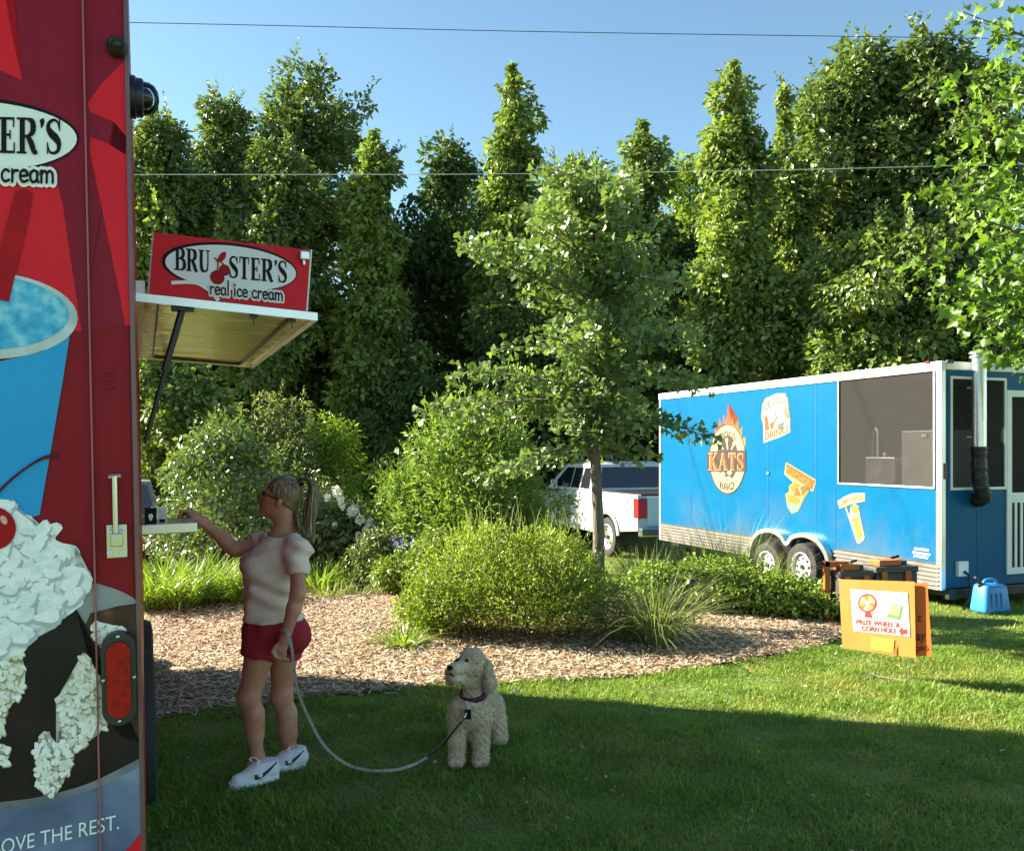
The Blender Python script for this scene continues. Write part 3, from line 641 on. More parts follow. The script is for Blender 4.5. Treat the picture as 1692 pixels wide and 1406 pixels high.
def clump(name, label, px, Y, n, length, width, spread, bend, leaf, seed, cat='plant', group=None, seg=5, rbase=0.08, part='leaves'):
    g = np.random.default_rng(seed); X = (px-CX)/F*Y; z0 = float(ground_z(X, Y))
    t = empty(name, (X, Y, z0), label, cat, group)
    a = g.uniform(0, 2*np.pi, n); r = rbase*np.sqrt(g.random(n))
    P = np.stack([np.cos(a)*r, np.sin(a)*r, np.full(n, -0.02)], -1)
    D = np.stack([np.cos(a)*spread*g.random(n)+g.normal(0, .06, n), np.sin(a)*spread*g.random(n)+g.normal(0, .06, n), np.ones(n)], -1)
    V, Fq = blades(P, D, length*g.uniform(0.5, 1.1, n), width*g.uniform(0.7, 1.2, n), bend*g.uniform(0.3, 1.3, n), seg)
    np_mesh(part, V, Fq, LM[leaf], t); return t
GD = 'daylily clumps along the back of the mulch bed'
for i, (px, Y, wh) in enumerate(((246, 9.7, 'beside the trailer edge, nearest'), (268, 10.3, 'under the serving shelf, in the back row at the left'), (296, 9.75, 'with browning foot, directly below the reaching hand'), (322, 10.5, 'in the back row behind the browning clump'),
                                 (345, 10.1, 'below the elbow'), (372, 10.6, 'in the back row just left of the white shirt'), (392, 10.2, 'half hidden by the white shirt at the left'),
                                 (522, 11.4, 'right behind the white sleeve'), (548, 11.9, 'right of the white sleeve, last of the row'))):
    clump('daylily_clump', 'arching strap-leaved clump '+wh, px, Y, 260, 0.78 if i < 7 else 0.62, 0.022, 0.75, 0.62, 'strap', 100+i, group=GD, rbase=0.20)
for i, (px, Y) in enumerate(((270, 9.62), (300, 9.60))):
    pass
clump('strap_leaf_clump', 'small low strap-leaved tuft in the mulch beside the dog', 668, 7.85, 150, 0.42, 0.016, 1.3, 0.75, 'strap', 120, rbase=0.10)
clump('ornamental_grass', 'tall arching grey-green grass clump right of the flowering bush', 1083, 7.95, 720, 1.0, 0.008, 0.75, 0.72, 'wisp', 121, rbase=0.15)
clump('ornamental_grass', 'finer grass tuft tucked against the right flank of the flowering bush', 1028, 8.1, 260, 0.75, 0.008, 0.8, 0.7, 'wisp', 122, rbase=0.12)
clump('fountain_grass', 'wispy grass before the corrugated skirt, left of the trailer wheels', 1150, 11.3, 420, 0.95, 0.010, 0.5, 0.35, 'wisp', 123, rbase=0.30)
clump('fountain_grass', 'wispy grass growing up across the rear trailer wheel', 1255, 10.9, 420, 0.80, 0.010, 0.5, 0.4, 'wisp', 124, rbase=0.30)
clump('fountain_grass', 'wispy grass under the trailer nose, right of the pickup wheel', 1065, 12.5, 420, 0.75, 0.012, 0.5, 0.4, 'wisp', 125, rbase=0.35)
clump('fountain_grass', 'tall wisp of grass with feathery heads against the blue panel', 1205, 11.2, 300, 1.25, 0.007, 0.45, 0.22, 'wisp', 126, rbase=0.25)
clump('red_tipped_grass', 'low reddish grass tuft behind the woman at the mulch edge', 545, 10.8, 160, 0.38, 0.014, 0.9, 0.6, 'olive', 127, rbase=0.22)
clump('red_tipped_grass', 'low reddish grass tuft further right along the mulch edge', 592, 11.0, 140, 0.32, 0.014, 0.9, 0.6, 'olive', 128, rbase=0.2)
for i, (px, Y, top, hp, wh) in enumerate(((1105, 9.9, 945, 50, 'left of the path light'), (1180, 9.7, 936, 56, 'behind the path light'), (1255, 9.5, 962, 58, 'in front of the trailer wheels'), (1325, 9.3, 978, 52, 'nearest the orange event sign'))):
    shrub('groundcover_mound', 'low leafy groundcover mound '+wh, px, Y, top, hp, 'cover', 6500, 0.055, 60, 130+i, kind='round', rc=0.16, aspect=0.5, sprays=70, spray=0.16, group='groundcover mounds in front of the blue trailer')
for i, (px, Y, top, hp, lf, wh) in enumerate(((620, 11.6, 880, 42, 'broad', 'below the hydrangea'), (700, 11.0, 905, 38, 'cover', 'left of the flowering bush'), (655, 10.9, 928, 30, 'cover', 'at the mulch edge below the violet flower spikes'), (735, 10.4, 880, 45, 'cover', 'right behind the left flank of the flowering bush'), (715, 8.6, 985, 40, 'spirea', 'at the left foot of the flowering bush'))):
    shrub('perennial_plant', 'leafy perennial '+wh, px, Y, top, hp, lf, 3200, 0.06, 36, 150+i, rc=0.15, aspect=0.45, group='leafy perennials in the bed')
def salvia():
    g = np.random.default_rng(9); X, Y = (682-CX)/F*11.3, 11.3; z0 = float(ground_z(X, Y)); t = empty('salvia_plant', (X, Y, z0), 'violet flower spikes between hydrangea and flowering bush', 'plant')
    for i in range(16):
        x = g.uniform(-.24, .24); y = g.uniform(-.2, .2); h = g.uniform(.5, .78); n = 60; s = g.random(n)
        a = g.uniform(0, 6.28, n); P = np.stack([x*(1+s*.3)+np.cos(a)*.012, y+np.sin(a)*.012, h*(0.55+0.45*s)], -1)
        V, Fc = leaves(P, np.stack([np.cos(a), np.sin(a), np.ones(n)*.6], -1), np.stack([np.cos(a), np.sin(a), np.zeros(n)], -1)+g.normal(0, .3, (n, 3)), np.full(n, .028), .6)
        np_mesh('flower_spike', V, Fc, FLOWER_V, t)
    n = 200; a = g.uniform(0, 6.28, n); P = np.stack([g.uniform(-.25, .25, n), g.uniform(-.2, .2, n), np.zeros(n)], -1)
    V, Fq = blades(P, np.stack([g.normal(0, .2, n), g.normal(0, .2, n), np.ones(n)], -1), g.uniform(.3, .6, n), np.full(n, .012), g.uniform(.1, .5, n), 3); np_mesh('leaves', V, Fq, LM['cover'], t)
salvia()

# ------------------------------------------------------------------ lettering and prints
def stroke(pts, wds, n=6, smooth=True):
    """a flat pen stroke: list of (x, y), list of widths -> verts2d, quads"""
    q = catmull([(*p, w) for p, w in zip(pts, wds)], n) if smooth and len(pts) > 2 else [np.array((*p, w)) for p, w in zip(pts, wds)]
    q = np.array(q); d = np.gradient(q[:, :2], axis=0); d = d/(np.linalg.norm(d, axis=1, keepdims=True)+1e-9); nn = np.stack([-d[:, 1], d[:, 0]], -1)
    L = q[:, :2]+nn*q[:, 2:]/2; Rr = q[:, :2]-nn*q[:, 2:]/2; m = len(q)
    return np.concatenate([L, Rr]), [[i, i+1, m+i+1, m+i] for i in range(m-1)]
T, H_ = 0.21, 0.075
def bar(x0, y0, x1, y1, w): return ([(x0, y0), (x1, y1)], [w, w])
def serif(x, y, w=0.40): return bar(x-w/2, y, x+w/2, y, 0.06)
SERIF = {
 'B': (0.80, [bar(.22, 0, .22, 1, T), serif(.17, .03, .34), serif(.17, .97, .34), ([(.22, .965), (.45, .96), (.62, .86), (.62, .66), (.45, .55), (.22, .54)], [H_, H_, T, T, H_, H_]), ([(.22, .52), (.5, .51), (.70, .40), (.70, .15), (.5, .035), (.22, .035)], [H_, H_, T, T, H_, H_])]),
 'R': (0.84, [bar(.22, 0, .22, 1, T), serif(.20, .03, .40), serif(.17, .97, .34), ([(.22, .965), (.45, .96), (.64, .86), (.64, .62), (.45, .50), (.22, .49)], [H_, H_, T, T, H_, H_]), ([(.42, .50), (.58, .30), (.70, .08), (.84, .03)], [.14, T, T*.9, .07])]),
 'U': (0.86, [([(.22, .97), (.22, .4), (.27, .14), (.46, .05), (.64, .14), (.69, .4), (.69, .97)], [T, T, T*.95, .09, .10, .09, .08]), serif(.22, .97, .40), serif(.69, .97, .28)]),
 'S': (0.66, [([(.56, .72), (.50, .90), (.34, .96), (.16, .88), (.12, .72), (.24, .58), (.42, .46), (.54, .32), (.52, .13), (.34, .04), (.16, .09), (.09, .28)], [.05, .07, .08, .12, .18, .23, .24, .20, .13, .08, .07, .05]), bar(.575, .66, .575, .99, .05), bar(.085, .01, .085, .34, .05)]),
 'T': (0.76, [bar(.38, 0, .38, .97, T), serif(.38, .03, .40), bar(.05, .96, .71, .96, .075), bar(.075, .70, .075, .97, .06), bar(.685, .70, .685, .97, .06)]),
 'E': (0.72, [bar(.22, 0, .22, 1, T), bar(.05, .965, .64, .965, .07), bar(.05, .035, .66, .035, .07), bar(.22, .51, .48, .51, .07), bar(.62, .72, .62, .98, .06), bar(.645, .02, .645, .30, .06), bar(.48, .38, .48, .64, .06)]),
 "'": (0.26, [([(.13, .98), (.16, .88), (.12, .72)], [.17, .17, .03])]),
 'K': (0.86, [bar(.22, 0, .22, 1, T), serif(.20, .03, .40), serif(.20, .97, .40), ([(.30, .45), (.70, .96)], [.09, .09]), serif(.68, .97, .28), ([(.40, .58), (.74, .03)], [T, T]), serif(.72, .03, .36)]),
 'A': (0.88, [([(.14, .03), (.44, .98)], [.09, .09]), ([(.42, .98), (.72, .03)], [T, T]), bar(.24, .33, .62, .33, .07), serif(.14, .03, .30), serif(.72, .03, .38)]),
}
HAND = {
 'r': (0.42, [[(.10, .52), (.11, .25), (.10, .02)], [(.11, .34), (.22, .48), (.38, .48)]]),
 'e': (0.48, [[(.08, .27), (.40, .30), (.36, .46), (.22, .52), (.08, .40), (.07, .18), (.20, .03), (.42, .10)]]),
 'a': (0.50, [[(.38, .44), (.22, .51), (.08, .38), (.07, .16), (.19, .03), (.36, .14), (.39, .46)], [(.39, .46), (.39, .16), (.46, .03)]]),
 'l': (0.26, [[(.12, 1.0), (.11, .5), (.13, .02)]]),
 'i': (0.26, [[(.12, .52), (.12, .02)], [(.10, .76), (.15, .76)]]),
 'c': (0.46, [[(.40, .44), (.24, .52), (.09, .38), (.08, .17), (.21, .03), (.41, .10)]]),
 'm': (0.74, [[(.09, .52), (.09, .02)], [(.10, .36), (.22, .50), (.34, .40), (.34, .02)], [(.35, .38), (.48, .50), (.62, .38), (.63, .02)]]),
 ' ': (0.28, []),
}
def serif_text(txt, track=0.03):
    V, Fc, x = [], [], 0
    for ch in txt:
        if ch == ' ': x += 0.4; continue
        adv, st = SERIF[ch]
        for k, (p, w) in enumerate(st):
            v, f = stroke(p, w); b = sum(len(q) for q in V); V.append(np.column_stack([v[:, 0]+x, v[:, 1], np.full(len(v), 0.0004*k)])); Fc += [[i+b for i in q] for q in f]
        x += adv+track
    return np.concatenate(V), Fc, x
def hand_text(txt, w=0.10, fat=0.0):
    V, Fc, x = [], [], 0
    for ch in txt:
        adv, st = HAND[ch]
        for k, p in enumerate(st):
            v, f = stroke(p, [w+fat]*len(p)); b = sum(len(q) for q in V); V.append(np.column_stack([v[:, 0]+x, v[:, 1], np.full(len(v), 0.0004*k)])); Fc += [[i+b for i in q] for q in f]
            if fat or True:   # round ends
                for e in (p[0], p[-1]):
                    c = [(e[0]+x+math.cos(a)*(w+fat)/2, e[1]+math.sin(a)*(w+fat)/2, 0.0004*k+0.0002) for a in np.linspace(0, 2*math.pi, 9)[:-1]]
                    b = sum(len(q) for q in V); V.append(np.array(c)); Fc.append([b+i for i in range(8)])
        x += adv
    return np.concatenate(V), Fc, x
def font_text(txt, bold=0.0):
    c = bpy.data.curves.new('lettering', 'FONT'); c.body = txt; c.size = 1.0; c.offset = bold
    o = bpy.data.objects.new('lettering', c); me = o.to_mesh()
    V = np.array([v.co[:] for v in me.vertices]); Fc = [list(p.vertices) for p in me.polygons]; o.to_mesh_clear()
    bpy.data.objects.remove(o); bpy.data.curves.remove(c)
    V[:, 2] = 0; x0, x1 = V[:, 0].min(), V[:, 0].max(); V[:, 0] -= x0
    return V, Fc, x1-x0

class Face:
    """a flat face of a thing: px(x, y) -> point on it in the thing's coordinates"""
    def __init__(s, frame, axis, off, right, parent):
        s.fr, s.ax, s.off, s.parent = frame, axis, off, parent
        s.right = Vector(right); s.up = Vector((0, 0, 1)); s.nrm = s.right.cross(s.up)
    def at(s, px, py): return s.fr.hit(px, py, s.ax, s.off)
    def poly(s, name, pts, mat, lift=0.004, smooth=0, label=None, parent=None, rag=0.0):
        if smooth: pts = [tuple(p) for p in catmull(pts, smooth, True)]
        if rag: pts = [(x+random.uniform(-rag, rag), y+random.uniform(-rag, rag)) for x, y in pts]
        vs = [s.at(*p)+s.nrm*lift for p in pts]
        bm = bmesh.new(); f = bm.faces.new([bm.verts.new(v) for v in vs])
        bmesh.ops.triangulate(bm, faces=[f], ngon_method='EAR_CLIP')
        o = MB().bm(bm).build(name, mat, parent or s.parent)
        if label: o['label'] = label
        return o
    def ruffles(s, name, poly, n, rmin, rmax, mats, lift, seed, aspect=0.6):
        """soft overlapping folds of a printed food picture: a shade crescent under a light lobe, one sheet per tone"""
        g = np.random.default_rng(seed); P = np.array(catmull(poly, 4, True)); lo, hi = P.min(0), P.max(0); lo = np.maximum(lo, -40)
        xy = np.stack([g.uniform(lo[0], hi[0], n*6), g.uniform(lo[1], hi[1], n*6)], -1); xy = xy[inside(xy[:, 0], xy[:, 1], P)][:n]; xy = xy[np.argsort(xy[:, 1])]
        acc = {k: ([], []) for k in range(len(mats))}
        for i, (x, y) in enumerate(xy):
            r = g.uniform(rmin, rmax); ro = g.normal(-0.3, 0.5); tone = g.integers(1, len(mats))
            for k, dx, dy, sc in ((0, 0.10*r, 0.22*r, 1.0), (tone, 0, 0, 0.90)):
                V, Fc = acc[k]; b = len(V)
                for t in np.linspace(0, 2*math.pi, 15)[:-1]:
                    w = 1+0.16*math.sin(3*t+i); u, v = r*sc*w*math.cos(t), r*sc*w*aspect*math.sin(t); q = (x+dx+u*math.cos(ro)-v*math.sin(ro), y+dy+u*math.sin(ro)+v*math.cos(ro))
                    V.append(s.at(*q)+s.nrm*(lift+0.000016*(2*i+(k > 0))))
                Fc.append(list(range(b, b+14)))
        for k, (V, Fc) in acc.items():
            if V: np_mesh(name, V, Fc, mats[k], s.parent)['kind'] = 'stuff'
    def line(s, name, pts, wpx, mat, lift=0.004, smooth=True, parent=None):
        P = np.array([(p[0], -p[1]) for p in pts], float); w = wpx if hasattr(wpx, '__len__') else [wpx]*len(pts)
        v, f = stroke([tuple(p) for p in P], w, 8, smooth)
        return np_mesh(name, [s.at(q[0], -q[1])+s.nrm*lift for q in v], f, mat, parent or s.parent)
    def ellipse(s, name, c, a, b_, mat, lift=0.004, rot=0.0, n=40, parent=None, skew=0.0):
        pts = []
        for k in range(n):
            t = 2*math.pi*k/n; x, y = a*math.cos(t), b_*math.sin(t); xr, yr = x*math.cos(rot)-y*math.sin(rot), x*math.sin(rot)+y*math.cos(rot)
            pts.append((c[0]+xr, c[1]+yr+skew*xr))
        return s.poly(name, pts, mat, lift, parent=parent)
    def text(s, name, data, p0, p1, hpx, mat, lift=0.006, vh=1.0, parent=None, arch=0.0):
        """lettering whose baseline runs p0 -> p1 and whose letters are hpx tall (all in picture pixels, laid out on the face)"""
        V, Fc, wd = data; vs = []
        for v in V:
            u = v[0]/wd; px = p0[0]+(p1[0]-p0[0])*u; py = p0[1]+(p1[1]-p0[1])*u-hpx*v[1]/vh-arch*4*u*(1-u)
            vs.append(s.at(px, py)+s.nrm*(lift+v[2]))
        return np_mesh(name, vs, Fc, mat, parent or s.parent)

def wheel(parent, c, ax, Rt, w, rim_mat, tyre_mat, dark_mat, rim_r=0.6, holes=8):
    """tyre with its rim as a sub-part; c hub centre, ax pointing outward"""
    a = Vector(ax); h = w/2
    prof = [(Rt*rim_r, -h*0.9), (Rt*0.80, -h), (Rt*0.95, -h*0.9), (Rt, -h*0.55), (Rt*1.0, h*0.55), (Rt*0.95, h*0.9), (Rt*0.80, h), (Rt*rim_r, h*0.9), (Rt*rim_r*0.97, 0)]
    ty = MB().lathe(prof, c, a, 32, True).build('tyre', tyre_mat, parent, smooth=True, angle=40)
    rr = Rt*rim_r
    MB().lathe([(rr*0.995, h*0.92), (rr*0.93, h*0.95), (rr*0.88, h*0.55), (rr*0.74, h*0.42), (rr*0.40, h*0.62), (rr*0.36, h*0.62), (0.001, h*0.60)], c, a, 32).build('rim', rim_mat, ty, smooth=True, angle=30)
    mb = MB(); e1 = a.cross(Vector((0, 0, 1))).normalized(); e2 = a.cross(e1)
    for k in range(holes):
        t = 2*math.pi*k/holes; q = Vector(c)+(e1*math.cos(t)+e2*math.sin(t))*rr*0.57+a*(h*0.575)
        mb.lathe([(rr*0.095, -0.004), (rr*0.095, 0.004), (0.001, 0.005)], q, a, 10)
    mb.lathe([(rr*0.17, h*0.60), (rr*0.17, h*0.85), (rr*0.12, h*0.95), (0.001, h*0.96)], c, a, 14)
    mb.build('hub_and_vents', dark_mat, ty)
    return ty

M = {}
M['red'] = flat('vinyl_red', (0.74, 0.016, 0.030, 1), 0.38, spec=0.15, var=0.06, scale=2)
M['maroon'] = flat('vinyl_maroon', (0.25, 0.010, 0.028, 1), 0.38, spec=0.15, var=0.08, scale=2)
M['white'] = flat('white_paint', (0.78, 0.78, 0.76, 1), 0.45, var=0.05)
M['print_white'] = flat('print_white', (0.86, 0.88, 0.88, 1), 0.45, spec=0.2, var=0.03)
M['black'] = flat('black_print', (0.008, 0.008, 0.010, 1), 0.5, spec=0.15, var=0.2)
M['blackplastic'] = flat('black_plastic', (0.018, 0.018, 0.020, 1), 0.42, var=0.3, bump=0.1)
M['rubber'] = flat('tyre_rubber', (0.022, 0.021, 0.020, 1), 0.8, var=0.35, scale=14, bump=0.3)
M['chrome'] = flat('chrome', (0.50, 0.51, 0.54, 1), 0.22, 1.0, var=0.06)
M['alu'] = flat('aluminium', (0.72, 0.72, 0.71, 1), 0.34, 1.0, var=0.10, scale=10, bump=0.06, bscale=25)
M['galv'] = flat('galvanised_steel', (0.68, 0.69, 0.70, 1), 0.30, 1.0, var=0.15, scale=16, bump=0.15, bscale=18)
M['greymetal'] = flat('grey_frame', (0.30, 0.31, 0.32, 1), 0.5, 0.3, var=0.15)
M['dark'] = flat('dark_interior', (0.03, 0.028, 0.026, 1), 0.8, var=0.3)
M['cherry'] = flat('print_cherry_red', (0.40, 0.008, 0.014, 1), 0.4, spec=0.12, var=0.15, scale=20)
M['orange'] = flat('orange_plastic', (0.40, 0.11, 0.015, 1), 0.45, var=0.1)
def glass_mat(name, tint=(1, 1, 1, 1), rough=0.02):
    t = NT(name); g = t.n('ShaderNodeBsdfGlossy'); g.inputs['Roughness'].default_value = rough
    tr = t.n('ShaderNodeBsdfTransparent'); tr.inputs[0].default_value = tint; fr = t.n('ShaderNodeFresnel'); fr.inputs[0].default_value = 1.5
    ms = t.n('ShaderNodeMixShader'); t.l(fr.outputs[0], ms.inputs[0]); t.l(tr.outputs[0], ms.inputs[1]); t.l(g.outputs[0], ms.inputs[2]); t.l(ms.outputs[0], t.out.inputs[0]); return t.m
M['glass'] = glass_mat('clear_dome', (0.92, 0.92, 0.95, 1))
M['tint'] = flat('tinted_glass', (0.012, 0.016, 0.022, 1), 0.06, spec=0.8, var=0.1)
def print_mat(name, stops, scale, detail=6, rough=0.38, dist=0.0):
    t = NT(name); tx = t.n('ShaderNodeTexNoise'); tx.inputs['Scale'].default_value = scale; tx.inputs['Detail'].default_value = detail; tx.inputs['Distortion'].default_value = dist
    tc = t.n('ShaderNodeTexCoord'); t.l(tc.outputs['Object'], tx.inputs['Vector'])
    t.principled(t.ramp(tx.outputs['Fac'], stops), rough, 0, 0.2); return t.m
M['p_cream'] = print_mat('print_whipped_cream', [(0.26, (0.30, 0.34, 0.36, 1)), (0.37, (0.58, 0.63, 0.66, 1)), (0.46, (0.82, 0.86, 0.88, 1)), (0.60, (0.93, 0.95, 0.95, 1))], 15, 7, dist=1.6)
M['p_vanilla'] = print_mat('print_vanilla', [(0.30, (0.16, 0.12, 0.07, 1)), (0.42, (0.48, 0.43, 0.31, 1)), (0.50, (0.80, 0.77, 0.66, 1)), (0.62, (0.92, 0.92, 0.88, 1))], 34, 8, dist=0.7)
M['p_choc'] = print_mat('print_chocolate', [(0.3, (0.008, 0.006, 0.008, 1)), (0.6, (0.020, 0.014, 0.016, 1)), (0.78, (0.07, 0.045, 0.04, 1))], 7, 4)
M['p_brownie'] = print_mat('print_brownie', [(0.3, (0.03, 0.014, 0.010, 1)), (0.6, (0.10, 0.045, 0.03, 1)), (0.8, (0.22, 0.12, 0.08, 1))], 22, 5)
M['p_slush'] = print_mat('print_blue_slush', [(0.3, (0.03, 0.30, 0.60, 1)), (0.5, (0.09, 0.46, 0.74, 1)), (0.74, (0.38, 0.72, 0.88, 1))], 34, 6)
M['p_cup'] = print_mat('print_blue_cup', [(0.2, (0.008, 0.24, 0.62, 1)), (0.8, (0.03, 0.40, 0.78, 1))], 1.2, 2)
M['p_rim'] = print_mat('print_cup_rim', [(0.3, (0.40, 0.50, 0.56, 1)), (0.7, (0.66, 0.72, 0.74, 1))], 12, 3)
M['p_dish'] = print_mat('print_silver_dish', [(0.25, (0.05, 0.07, 0.14, 1)), (0.5, (0.16, 0.20, 0.33, 1)), (0.75, (0.38, 0.44, 0.54, 1))], 3.2, 4, dist=1.0)
M['p_rimgrey'] = print_mat('print_dish_rim', [(0.3, (0.18, 0.19, 0.21, 1)), (0.7, (0.36, 0.37, 0.38, 1))], 4, 3)

def brand_logo(face, m, lift, parent=None):
    """white oval, black serif name with a cherry in it, swash and hand-written second line; m maps logo px -> picture px"""
    E = lambda a, b_, dx=0, dy=0: [m(dx+a*math.cos(t), dy+b_*math.sin(t)) for t in np.linspace(0, 2*math.pi, 49)[:-1]]
    face.poly('logo_outline', E(112, 40, -2, -1), M['black'], lift, parent=parent)
    face.poly('logo_oval', E(108, 36.5), M['print_white'], lift+0.002, parent=parent)
    face.line('logo_swash', [m(-98, 34), m(-60, 30), m(-36, 40), m(-20, 56)], 6, M['print_white'], lift+0.0025, parent=parent)
    def put(name, data, x0, y0, wd, ht, mat, lf, vh=1.0):
        V, Fc, w = data; vs = []
        for v in V: vs.append(face.at(*m(x0+v[0]/w*wd, y0-v[1]/vh*ht))+face.nrm*(lf+v[2]))
        return np_mesh(name, vs, Fc, mat, parent or face.parent)
    put('letters', serif_text('BRU'), -93, 12, 60, 37, M['black'], lift+0.004)
    put('letters', serif_text("STER'S"), -3, 17, 97, 37, M['black'], lift+0.004)
    put('tagline_backing', hand_text('real ice cream', 0.10, 0.30), -35, 47, 122, 25, M['print_white'], lift+0.004)
    put('tagline', hand_text('real ice cream', 0.115), -35, 47, 122, 25, M['black'], lift+0.007)
    for cx_, cy_, r in ((-22, 18, 10.5), (-10, 5, 8)):
        face.poly('cherry_outline', [m(cx_+(r+1.2)*math.cos(t), cy_+(r+1.2)*math.sin(t)) for t in np.linspace(0, 6.283, 25)[:-1]], M['black'], lift+0.005, parent=parent)
        face.poly('cherry', [m(cx_+r*math.cos(t), cy_+r*math.sin(t)) for t in np.linspace(0, 6.283, 25)[:-1]], M['cherry'], lift+0.006, parent=parent)
    face.line('cherry_stem', [m(-22, 9), m(-21, -6), m(-26, -14)], 2.2, M['cherry'], lift+0.0065, parent=parent)
    face.line('cherry_stem', [m(-10, -3), m(-16, -8), m(-21, -9)], 2.0, M['cherry'], lift+0.0065, parent=parent)
    face.poly('leaf', [m(-22, -10), m(-16, -22), m(-8, -25), m(-9, -15), m(-15, -9)], M['cherry'], lift+0.0065, smooth=3, parent=parent)

# ------------------------------------------------------------------ red ice cream trailer
def place(o, Mx):
    o.matrix_world = Mx; o.location = Mx.to_translation(); o.rotation_euler = Mx.to_euler(); return o
def red_trailer():
    Mx = Matrix.Translation((-0.863, 2.1, 0)) @ Matrix.Rotation(R(22.83), 4, 'Z') @ Matrix.Rotation(R(-1.1), 4, 'Y')
    t = empty('ice_cream_trailer', (0, 0, 0), 'red printed ice cream trailer at the left with raised awning', 'trailer'); place(t, Mx)
    fr = Frame(Mx); Wd, L, z0, z1 = 2.44, 5.5, 0.36, 3.35; wy0, wy1, wz0, wz1 = 2.05, 4.72, 1.38, 2.40
    b = MB().box((-Wd, 0, z0), (0, 0.05, z1)).box((-Wd, L-0.05, z0), (0, L, z1)).box((-Wd, 0.05, z0), (-Wd+0.05, L-0.05, z1))
    b.box((-Wd+0.05, 0.05, z1-0.05), (0, L-0.05, z1)).box((-Wd+0.05, 0.05, z0), (0, L-0.05, z0+0.06))
    b.box((-0.05, 0.05, z0+0.06), (0, wy0, z1-0.05)).box((-0.05, wy1, z0+0.06), (0, L-0.05, z1-0.05)).box((-0.05, wy0, z0+0.06), (0, wy1, wz0)).box((-0.05, wy0, wz1), (0, wy1, z1-0.05))
    b.build('body', flat('side_red', (0.34, 0.012, 0.022, 1), 0.4, spec=0.2, var=0.06), t)
    MB().box((-Wd+0.3, 0.3, 0.22), (-0.3, L+0.4, z0)).build('chassis', M['blackplastic'], t)
    rear = Face(fr, 1, 0.0, (1, 0, 0), t)
    # printed skin of the rear
    hz = lambda px, py: rear.at(px, py)
    base = [(-420, -140), (206, -160), (240, 1500), (-420, 1700)]
    p = [hz(213, 0), hz(240, 1406)]
    MB().box((-Wd+0.012, -0.004, z0+0.02), (-0.012, 0.0, z1-0.02)).build('rear_skin', flat('vinyl_deep_red', (0.25, 0.007, 0.016, 1), 0.38, spec=0.15, var=0.08, scale=2), t)
    rear.poly('printed_ray', [(-300, -200), (6, -200), (10, 0), (20, 60), (37, 135), (0, 118), (-300, 60)], M['red'], 0.006)
    rear.poly('printed_shadow', [(10, 0), (8, -200), (206, -200), (213, 100), (207, 102), (169, 139), (144, 174), (149, 187), (189, 204), (214, 234), (214, 262), (180, 240), (150, 228), (148, 250), (165, 330), (196, 480), (207, 538), (135, 548), (110, 400), (92, 292), (-300, 290), (-300, 60), (0, 118), (37, 135), (20, 60)], M['maroon'], 0.0055)
    rear.poly('printed_ray', [(144, 174), (169, 139), (207, 102), (212, 102), (214, 234), (189, 204), (149, 187)], M['red'], 0.006)
    rear.poly('printed_ray', [(150, 228), (180, 240), (215, 262), (222, 538), (207, 538), (196, 480), (165, 330), (148, 250)], M['red'], 0.006)
    rear.poly('printed_ray', [(-300, 290), (92, 292), (105, 345), (120, 450), (135, 548), (-300, 548)], M['red'], 0.006)
    # slush cup with straw
    rear.poly('printed_cup', [(118, 540), (104, 630), (86, 735), (66, 850), (-280, 960), (-300, 590), (0, 598), (70, 582)], M['p_cup'], 0.0075)
    rear.ellipse('printed_cup_rim', (-28, 522), 157, 72, M['p_rim'], 0.0085, R(2))
    rear.ellipse('printed_slush', (-32, 517), 146, 62, M['p_slush'], 0.0095, R(2))
    rear.poly('printed_straw', [(27, 318), (42, 314), (54, 322), (48, 360), (16, 500), (-6, 496), (-20, 490)], M['cherry'], 0.011)
    # sundae
    rear.poly('printed_dish_rim', [(40, 1000), (140, 965), (170, 966), (205, 978), (229, 994), (229, 1010), (150, 1030), (60, 1040)], M['p_rimgrey'], 0.0075, 2)
    rear.poly('printed_brownie', [(150, 1012), (195, 1000), (231, 995), (236, 1262), (120, 1300), (100, 1120)], M['p_brownie'], 0.0085)
    rear.poly('printed_chocolate', [(-300, 1100), (0, 1085), (50, 1060), (110, 1005), (125, 1003), (140, 1030), (160, 1060), (166, 1100), (172, 1180), (200, 1215), (233, 1225), (235, 1262), (170, 1290), (60, 1325), (-300, 1360)], M['p_choc'], 0.0095)
    pm = lambda n, c: flat(n, c+(1,), 0.4, spec=0.12, var=0.10, scale=60)
    VT = [pm('vanilla_shade', (0.34, 0.29, 0.19)), pm('vanilla_a', (0.88, 0.86, 0.78)), pm('vanilla_b', (0.78, 0.74, 0.62)), pm('vanilla_c', (0.92, 0.92, 0.90))]
    CT = [pm('cream_shade', (0.46, 0.51, 0.55)), pm('cream_a', (0.92, 0.94, 0.95)), pm('cream_b', (0.80, 0.84, 0.87)), pm('cream_c', (0.95, 0.96, 0.96))]
    for i, pts in enumerate(([(-60, 1090), (0, 1080), (30, 1070), (42, 1100), (38, 1140), (18, 1165), (0, 1175), (-60, 1190)], [(150, 1032), (165, 1028), (200, 1035), (208, 1050), (180, 1060), (172, 1072), (160, 1055)],
                              [(95, 1150), (118, 1118), (135, 1080), (150, 1085), (160, 1120), (178, 1150), (180, 1190), (160, 1212), (130, 1235), (118, 1260), (105, 1290), (88, 1310), (62, 1295), (60, 1230), (78, 1205), (92, 1225), (105, 1220), (100, 1180)],
                              [(-60, 1180), (0, 1170), (8, 1190), (-4, 1215), (-60, 1230)], [(-60, 1225), (8, 1228), (14, 1250), (4, 1262), (-60, 1260)])):
        rear.poly('printed_vanilla', pts, M['p_vanilla'], 0.0105, 5, rag=1.6)
